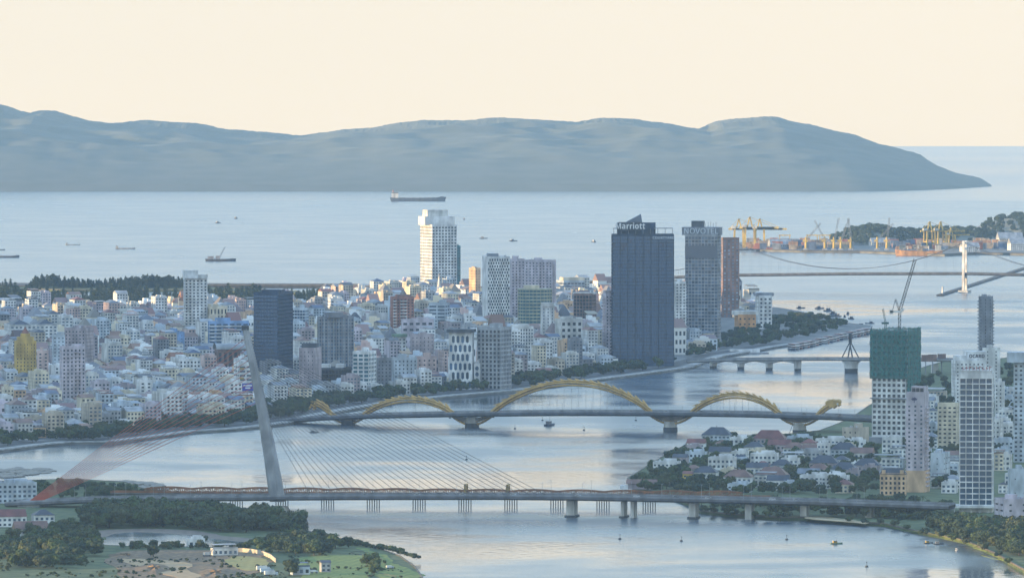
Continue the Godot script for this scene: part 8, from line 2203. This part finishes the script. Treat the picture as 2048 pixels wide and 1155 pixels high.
	for q in 2600:
		var p := Vector2(r.randf_range(lo3.x, hi3.x), r.randf_range(lo3.y, hi3.y))
		if Geometry2D.is_point_in_polygon(p, near) and lump.get_noise_2d(p.x, p.y) > 0.12: spots.append([p.x, 2.5, p.y, r.randf_range(0.15, 0.6)])
	grove("scrub", ["shrub0", "shrub1", "shrub2"], spots)
	var eb: Array = [428, 7143, 380, 7211, 383, 6231, 319, 5920, 314, 6214, 369, 5916, 327, 5649, 365, 6001, 364, 6319, 357, 6485, 335, 5709, 341, 6286, 367, 6076, 381, 6997, 357, 6194, 454, 7431, 359, 6285, 522, 7809, 405, 6953, 343, 6671, 506, 7608, 331, 5993, 474, 7809, 369, 6991, 435, 6566, 345, 6472, 427, 7382, 366, 5940, 366, 6337, 467, 7727, 354, 6061, 330, 6015, 342, 6160, 366, 6045, 373, 5974, 325, 6165, 465, 7670, 453, 7147, 370, 6369, 358, 6271, 468, 6873, 388, 6332, 330, 6457, 362, 5985, 497, 7658, 316, 5573, 321, 5842, 356, 6050, 374, 6440, 386, 6281, 351, 6426, 468, 7001, 312, 5760, 321, 6050, 396, 6860, 361, 6766, 353, 6898, 391, 7080, 331, 6132, 432, 7483, 412, 7025, 330, 6573, 402, 6325, 453, 6891, 520, 7729, 438, 6610, 321, 5580, 491, 7382, 429, 6299, 362, 6376, 396, 6909, 436, 6484, 317, 5827, 351, 6614, 357, 7114, 420, 6149, 354, 6038, 393, 6375, 410, 7388, 422, 6836, 365, 6901, 418, 7198, 423, 6466, 413, 6245, 322, 5956, 325, 6606, 404, 6210, 373, 7125, 315, 6374, 340, 6557, 338, 5814, 459, 6946, 347, 6995, 479, 7745, 376, 6816, 369, 7152, 395, 6742, 355, 6641, 417, 6203, 392, 6482, 414, 6601, 373, 7169, 366, 6640, 313, 5820, 425, 7317, 320, 6524, 321, 6111, 384, 6944, 335, 6180, 376, 6454, 402, 6489, 442, 6574, 377, 6219, 382, 5958, 345, 6629, 425, 6859, 364, 6581, 446, 7169, 496, 7276, 365, 6100, 303, 5617, 360, 5962, 332, 6156, 433, 6877, 367, 6855, 371, 6199, 385, 6617, 397, 6251, 346, 5884, 368, 6221, 448, 7493, 300, 5919, 411, 7447, 426, 6705, 436, 7013, 399, 6222, 486, 7142, 414, 6582, 415, 6932, 333, 6312, 388, 6426, 376, 6135, 396, 7032, 415, 6706, 396, 6448, 444, 6866, 325, 5879, 409, 6606, 515, 7789, 477, 7248, 409, 6347, 460, 6861, 376, 6105, 465, 6831, 418, 7460, 473, 7638, 483, 7392, 342, 5872, 391, 7101, 413, 6212, 325, 6174, 419, 6216, 369, 7219, 469, 7715, 343, 6440, 426, 6891, 381, 6361, 489, 7552, 409, 6176, 418, 7495, 404, 7020, 374, 7236, 347, 6016, 333, 6208, 390, 6601, 490, 7402, 469, 7045, 414, 7520, 317, 5715, 342, 6592, 365, 7081, 402, 7331, 381, 7066, 434, 7623, 448, 7031, 478, 7145, 434, 6493, 430, 6511, 428, 6755, 355, 6628, 347, 6234, 373, 6010, 418, 6521, 329, 6057, 339, 6831, 408, 6290, 396, 7452, 301, 5891, 381, 7328, 451, 7442, 395, 6087, 381, 6724, 329, 5785, 462, 7597, 327, 6245]
	spots = []
	for k in range(0, eb.size(), 2): spots.append([eb[k], 2.3, 8000.0 - eb[k + 1], r.randf_range(0.7, 1.1)])
	grove("east_bank_belt", ["round0", "round1", "round2", "round3"], spots)
	# pine woods on the spits and the shore behind the city
	spots = []
	for wood in [[980, 9646.3, 10287.1, -0.0723, -0.0335, 0.7, 1.35], [160, 9727.1, 10310, -0.0335, -0.0256, 0.5, 1.2], [430, 10801.3, 10851.8, -0.0640, -0.0435, 0.5, 1.05], [40, 10813.9, 10851.8, -0.0723, -0.0668, 0.5, 1.0], [150, 10264.4, 10472.6, -0.0300, -0.0116, 0.3, 0.9]]:
		for k in wood[0]:
			var d := r.randf_range(wood[1], wood[2])
			var x := r.randf_range(wood[3], wood[4]) * d
			spots.append([x, 2.6, 8000 - d, r.randf_range(wood[5], wood[6]) * (0.72 + 0.4 * absf(sin(x * 0.021)))])
	grove("pine_wood", ["pine0", "pine1", "pine2"], spots)
	# trees in the streets between the far houses
	spots = []
	for k in 260:
		var d := r.randf_range(6835, 9999.3)
		var x := r.randf_range(-0.07, 0.0104) * d
		spots.append([x, 2.4, 8000 - d, r.randf_range(0.6, 1.0)])
	var west := outline([-547.7, 5972.9, -420.6, 6155.1, -387.8, 6254.7, -371, 6288.6, -335.8, 6297.1, -308, 6374.9, -274.2, 6481.8, -241.3, 6527.4, -221.1, 6573.6, -197, 6648.9, -174.1, 6794.9, -140.9, 6947.5, -105.7, 7074.5, -59.5, 7195.2, -26.2, 7262.7, 12.7, 7343.1, 52.9, 7473.1, 78.7, 7558.3, 110.4, 7658, 148.3, 7773.4, 190.4, 7905.8, 206, 8042.7, 233.8, 8227.9, 265, 8346.2, 294.8, 8483.5, 330.8, 8609.3, 373.6, 8805.1, 434.5, 9098.4, 442.8, 9206.6, 419.3, 9298.7, 414.3, 9469.3, 385.1, 9686.5, 354.4, 9913.9, 305.4, 10042.5, 187.3, 10174.5, 52, 10264.4, -85.6, 10355.9, -128.5, 10472.6, -227.3, 10520.1, -320.5, 10355.9, -423.5, 10174.5, -559.2, 10174.5, -705.7, 10332.9, -946.9, 10332.9])
	grove("street_trees", ["round1", "round2", "round4"], spots.filter(func(s): return Geometry2D.is_point_in_polygon(Vector2(s[0], s[2]), west)))

func villas() -> void:
	for q in [
	[119.7,5783.3,19,16,9,0,"white","grey","white cubic villa with one dark square window at the peninsula's tip"],
	[162.7,5790.5,20,14,12,3,"white","tin","big blank white villa block in the peninsula's middle"],
	[181.2,5940,12,12,9,3,"white","tin","white stepped villa behind the big blank white one"],
	[134.1,5676.3,8,9,6,1,"gold","red","small villa with sunlit yellow gable at the peninsula's river side"],
	[147,5676.3,18,12,7,4,"offwhite","slate","villa with dark hipped roof and white terrace wall beside the yellow gable"],
	[169.5,5593.5,21,14,8,4,"white","rust","white villa with red-brown hipped roof nearest the bridge ramp"],
	[195.9,5634.6,24,14,7,4,"offwhite","rust","long villa with low rust-brown hipped roof near the bridge ramp"],
	[197.5,5849.4,20,16,12,0,"white","grey","tall white villa with roof terrace amid tiled roofs"],
	[208,5761.5,17,13,8,4,"pale","slate","grey villa under a dark hipped roof east of the tall white villa"],
	[221.3,5909.5,18,15,8,2,"offwhite","tin","villa with rounded pale canopy roof behind the dark hipped roofs"],
	[226.7,5586.7,22,14,9,0,"white","grey","white terraced villa with arched window by the palms"],
	[241.3,5579.9,19,14,9,3,"white","grey","white cube villa with stacked terraces before the orange wing"],
	[253.6,5704.4,20,14,8,4,"pale","slate","blue-grey villa with dark tiled roof behind the white cube villa"],
	[242.2,5797.8,22,14,8,4,"mauve","slate","mauve villa under broad dark hipped roof in the quarter's east"],
	[235.8,5947.7,20,13,9,3,"grey","grey","grey concrete villa with long window band"],
	[248.7,5970.8,9,10,14,3,"white","grey","narrow white villa tower beside the grey concrete villa"],
	[266.1,5986.4,21,13,9,4,"pale","slate","pale villa with dark roof below the beige end block"],
	[278.3,5947.7,18,13,8,1,"offwhite","rust","villa with rust-brown gable roof below the netted tower"],
	[170.9,6229.4,24,15,9,4,"pale","slate","villa with swept dark roof at the far edge of the peninsula"],
	[188.3,6187.5,15,12,8,3,"white","grey","white low villa behind the garden trees at the far shore"],
	[213.1,6187.5,26,13,8,4,"mauve","red","long villa with dark red hipped roof near the far shore"],
	[238.5,6204.2,20,12,8,0,"pale","blue","pale blue villa next to the bridge pier on the far shore"],
	[217.5,6081.3,18,13,8,1,"mauve","red","villa with steep dark red gable in the quarter's heart"],
	[196.7,6065.2,16,12,7,4,"offwhite","slate","low villa with flat hipped roof among garden trees"],
	[228.5,6049.3,17,12,7,4,"offwhite","rust","villa with rust-brown hip roof behind the grey concrete villa"],
	[262.9,6146.2,26,12,9,0,"white","grey","long white villa row with parapets before the beige end block"],
	[281.4,6146.2,17,11,8,0,"white","grey","small white villa with parapet beside the long white row"],
	[310.1,6105.5,15,11,12,0,"white","grey","white three-storey house at the foot of the netted tower"],
	[294.3,5871.8,22,12,8,2,"offwhite","grey","low house with grey canopy roof behind the orange wing"],
	[273.4,5761.5,20,13,8,4,"mauve","slate","mauve house with dark roof left of the orange wing"],
	[321.3,5690.3,10,11,13,3,"offwhite","grey","narrow pale house at the foot of the flower-emblem tower"],
	[370,6402.7,18,12,9,0,"offwhite","grey","low white house below the cream bay-window block"],
	[287.1,5690.3,14,10,8,2,"pale","tin","small house with tin canopy beside the orange wing"],
	[399.7,6105.5,20,13,10,3,"pale","blue","pale house right of the white-framed glass tower"],
	[421.3,6402.7,18,12,8,4,"offwhite","slate","house with dark hipped roof between glass tower and frame edge"],
	[471.4,7093.2,24,14,10,0,"white","grey","white house block below the stepped white hotel, by the frame edge"],
	[380.1,5834.6,18,12,12,0,"offwhite","grey","off-white house in the shade of the white-framed glass tower"],
	[390.9,7093.2,40,20,9,2,"beige","tin","long hall with a sunlit canopy roof behind the flower-emblem tower"],
	[457.2,7093.2,26,14,12,3,"pale","grey","pale flat-roofed block beyond the white-framed glass tower"],
	[-360.2,5396.7,32,20,14,3,"pale","tin","pale institutional block with roof skylights at the west end of the bridge"],
	[-342.4,5109,20,13,7,1,"white","red","white house with red tiled gable by the cable anchorage"],
	[-320.2,5109,14,12,8,4,"white","slate","white pagoda-roofed house by the cable anchorage"],
	[-320.6,4981.8,22,13,6,1,"offwhite","rust","house with brown tiled roof in the near west grove"],
	[-206.7,4891.7,11,7,4.5,0,"white","tin","small white hut on the pond's shore"],
	[-184.8,4804.8,16,9,4.5,2,"offwhite","tin","open work shed with tin roof on the bare earth"],
	[-130.7,4616.7,11,7,5,2,"pale","blue","shack with blue sheet roof under the field tree"],
	[-115.9,4640,6,6,6,1,"grey","slate","small grey hut with pointed roof on the grass field"],
	[302.1,5871.8,10.6,12,7.5,4,"pale","tin","pale blue-grey two-storey east bank house, pale tin hipped roof, behind the flower-emblem tower"],
	[319,5871.8,12,12,13.2,0,"cream","tin","cream four-storey east bank house, parapet roof, before the cream bay-window block"],
	[312,6025.5,13.4,12,7.4,2,"white","grey","white two-storey east bank house, grey roof canopy, before the cream bay-window block"],
	[332.2,6025.5,10,12,6.4,3,"pale","slate","pale blue-grey two-storey east bank house, stair-head roof, before the cream bay-window block"],
	[346,6187.5,13.6,12,9.1,4,"white","grey","white three-storey east bank house, grey hipped roof, behind the cream bay-window block"],
	[353.5,6187.5,10.2,12,7.8,0,"cream","tin","cream two-storey east bank house, parapet roof, behind the cream bay-window block"],
	[351.5,6314.9,13.6,12,13.3,3,"pale","grey","pale blue-grey four-storey east bank house, stair-head roof, beside the netted tower"],
	[357.4,6314.9,13.9,12,7.6,2,"pale","tin","pale blue-grey two-storey east bank house, pale tin roof canopy, beside the netted tower"],
	[411.3,6314.9,14.4,12,12.8,3,"white","grey","white four-storey east bank house, stair-head roof, beside the netted tower"],
	[418,6314.9,11.5,12,13.3,0,"white","slate","white four-storey east bank house, parapet roof, beside the netted tower"],
	[356.9,6474.7,9.7,12,10.6,4,"white","grey","white three-storey east bank house, grey hipped roof, behind the netted tower"],
	[364.7,6474.7,9,12,6.7,1,"pale","tin","pale blue-grey two-storey east bank house, pale tin gable roof, behind the netted tower"],
	[424.3,6474.7,12.4,12,10.3,0,"white","grey","white three-storey east bank house, parapet roof, behind the netted tower"],
	[364.7,6633.3,11.4,12,11.1,3,"white","grey","white three-storey east bank house, stair-head roof, behind the netted tower"],
	[372.7,6633.3,10,12,10.9,4,"white","slate","white three-storey east bank house, dark hipped roof, behind the netted tower"],
	[438.2,6633.3,12.3,12,10.9,0,"white","tin","white three-storey east bank house, parapet roof, before the stepped white hotel"],
	[445.3,6633.3,9.7,12,11.6,2,"white","grey","white three-storey east bank house, grey roof canopy, before the stepped white hotel"],
	[377.5,6799.9,13.4,12,12.8,1,"white","grey","white four-storey east bank house, grey gable roof, before the stepped white hotel"],
	[383.9,6799.9,14.2,12,6.9,4,"white","grey","white two-storey east bank house, grey hipped roof, before the stepped white hotel"],
	[389.4,6964.4,13.8,12,8.6,0,"white","rust","white two-storey east bank house, parapet roof, before the stepped white hotel"],
	[461.9,6964.4,10.3,12,8.2,0,"pale","slate","pale blue-grey two-storey east bank house, parapet roof, before the stepped white hotel"],
	[472.1,6964.4,12.8,12,6.8,0,"pale","tin","second pale blue-grey two-storey east bank house, parapet roof, before the stepped white hotel"],
	[389.8,5947.7,11.3,12,10.5,0,"pale","grey","pale blue-grey three-storey east bank house, parapet roof, beside the tower at the frame edge"],
	[329,5725.7,12.9,12,6.8,0,"cream","rust","cream two-storey east bank house, parapet roof, behind the flower-emblem tower"],
	[334.8,5725.7,14.7,12,10.5,3,"pale","tin","pale blue-grey three-storey east bank house, stair-head roof, behind the flower-emblem tower"],
	[339.3,5725.7,13.2,12,13,2,"white","slate","white four-storey east bank house, dark roof canopy, behind the flower-emblem tower"],
	[322.7,5519.7,10.6,12,7.3,0,"white","slate","white two-storey east bank house, parapet roof, beside the flower-emblem tower"],
	[364,5519.7,9.1,12,6.5,4,"white","slate","white two-storey east bank house, dark hipped roof, beside the flower-emblem tower"],
	[370.6,5519.7,12.7,12,13.7,3,"white","tin","white four-storey east bank house, stair-head roof, beside the flower-emblem tower"],
	[319.2,5586.7,11.9,12,8.2,2,"offwhite","slate","dull white two-storey east bank house, dark roof canopy, behind the flower-emblem tower"],
	[328.9,5586.7,13.2,12,6.5,4,"white","tin","white two-storey east bank house, pale tin hipped roof, behind the flower-emblem tower"],
	[344.2,5834.6,12.5,12,12.4,1,"pale","rust","pale blue-grey four-storey east bank house, rust-brown gable roof, before the cream bay-window block"],
	[378.5,5834.6,11.1,12,13.4,2,"cream","rust","cream four-storey east bank house, rust-brown roof canopy, before the tower at the frame edge"],
	[243,5641.2,11.4,11,6.9,3,"white","slate","small white villa, stair-head roof, ramp row in the peninsula's east half"],
	[217.2,5837.9,13.4,11,8.8,3,"white","slate","small white villa, stair-head roof, third row in the peninsula's middle"],
	[198,5558.8,16.2,11,7.2,1,"white","slate","wide white villa, dark gable roof, ramp row in the peninsula's middle"],
	[165.2,5708,10.7,11,7,3,"cream","slate","small cream villa, stair-head roof, ramp row in the peninsula's west half"],
	[235.7,5740.9,16.2,11,5.9,4,"white","rust","wide white villa, rust-brown hipped roof, third row in the peninsula's middle"],
	[179.7,5894.2,14.9,11,5.3,4,"mauve","slate","wide mauve villa, dark hipped roof, third row in the peninsula's west half"],
	[146.8,5958.4,16.2,11,7.7,3,"pale","slate","wide pale blue-grey villa, stair-head roof, second row at the peninsula's river side"],
	[203.9,6013.7,14.8,11,5.5,2,"white","slate","wide white villa, dark roof canopy, second row in the peninsula's west half"],
	[168.4,5531.9,16.8,11,5.4,0,"pale","grey","wide pale blue-grey villa, parapet roof, ramp row in the peninsula's west half"],
	[220.8,5878,11.5,11,6.1,4,"offwhite","red","small dull white villa, red hipped roof, third row in the peninsula's middle"],
	[194.1,5790.2,12.7,11,6.3,4,"mauve","red","small mauve villa, red hipped roof, third row in the peninsula's west half"],
	[276.7,5798.2,11.5,11,7.2,2,"cream","red","small cream villa, red roof canopy, third row in the peninsula's east half"],
	[258.3,5861.2,12,11,7.1,4,"white","slate","small white villa, dark hipped roof, third row in the peninsula's east half"],
	[151.2,6135.3,14.5,11,6.6,1,"white","red","wide white villa, red gable roof, far shore row at the peninsula's river side"],
	[139,5732.7,12.2,11,6.5,4,"offwhite","rust","small dull white villa, rust-brown hipped roof, third row at the peninsula's river side"],
	[173.2,6151.4,11.3,11,5.6,4,"pale","rust","small pale blue-grey villa, rust-brown hipped roof, far shore row in the peninsula's west half"],
	[225.9,5694.8,16.5,11,5.1,1,"white","grey","wide white villa, grey gable roof, ramp row in the peninsula's middle"],
	[147.8,6096.7,11.5,11,5.8,3,"mauve","red","small mauve villa, stair-head roof, second row at the peninsula's river side"],
	[245.3,5520.4,12.6,11,6.5,4,"cream","red","small cream villa, red hipped roof, ramp row in the peninsula's east half"],
	[187.4,5706.8,16.4,11,8.9,1,"white","slate","wide white villa, dark gable roof, ramp row in the peninsula's west half"],
	[259.1,5678.1,10.1,11,7.6,3,"mauve","slate","small mauve villa, stair-head roof, ramp row in the peninsula's east half"],
	[241.3,6014.2,14.5,11,8.2,1,"white","rust","wide white villa, rust-brown gable roof, second row in the peninsula's middle"],
	[166.1,5967.9,17,11,8,1,"offwhite","slate","wide dull white villa, dark gable roof, second row in the peninsula's west half"],
	[273.8,6107.1,12.2,11,5.9,0,"cream","grey","small cream villa, parapet roof, far shore row in the peninsula's east half"],
	[270.5,5832.5,10.6,11,5.8,3,"white","rust","small white villa, stair-head roof, third row in the peninsula's east half"],
	[196.7,5984,14.9,11,7.8,0,"cream","slate","wide cream villa, parapet roof, second row in the peninsula's west half"],
	[177.7,5860.3,16.8,11,6.3,0,"pale","rust","wide pale blue-grey villa, parapet roof, third row in the peninsula's west half"],
	[241.8,6087.1,12.6,11,9,4,"offwhite","red","small dull white villa, red hipped roof, second row in the peninsula's middle"],
	[204.7,5532.7,10.2,11,6.2,3,"pale","slate","small pale blue-grey villa, stair-head roof, ramp row in the peninsula's middle"],
	[132.6,5888.3,11,11,7.6,1,"mauve","slate","small mauve villa, dark gable roof, third row at the peninsula's river side"],
	[273.7,5726.4,10,11,8.5,3,"mauve","grey","small mauve villa, stair-head roof, third row in the peninsula's east half"],
	[199.4,5677.5,11.1,11,8.9,4,"offwhite","rust","small dull white villa, rust-brown hipped roof, ramp row in the peninsula's middle"],
	[190.1,5599.3,16.4,11,8.8,2,"offwhite","grey","wide dull white villa, grey roof canopy, ramp row in the peninsula's west half"],
	[207.3,6236.1,14,11,5.3,3,"white","slate","wide white villa, stair-head roof, far shore row in the peninsula's west half"]]:
		house("villa", q[8], "house", "low houses of the villa quarter and near shores", place(q[0], q[1], 2.45), deg_to_rad(-12.0 if q[0] > 0 else 14.0), q[2], q[3], q[4], q[5], q[6], q[7], "mid")

func _ready() -> void:
	rng.seed = 1
	tex_weather = ImageTexture.create_from_image(ramp_image(noise_image(256, 0.018, 2, FastNoiseLite.TYPE_SIMPLEX_SMOOTH, 5), Color(0.74, 0.74, 0.74), Color(1, 1, 1), 1.8))
	light_and_view()
	water()
	mountains()
	grounds()
	var by := buildings()
	round_glass_tower()
	details(by)
	town()
	villas()
	cable_bridge()
	old_bridge()
	dragon_bridge()
	swing_bridge()
	suspension_bridge()
	greenery()
	port()
	boats()
	roadside()
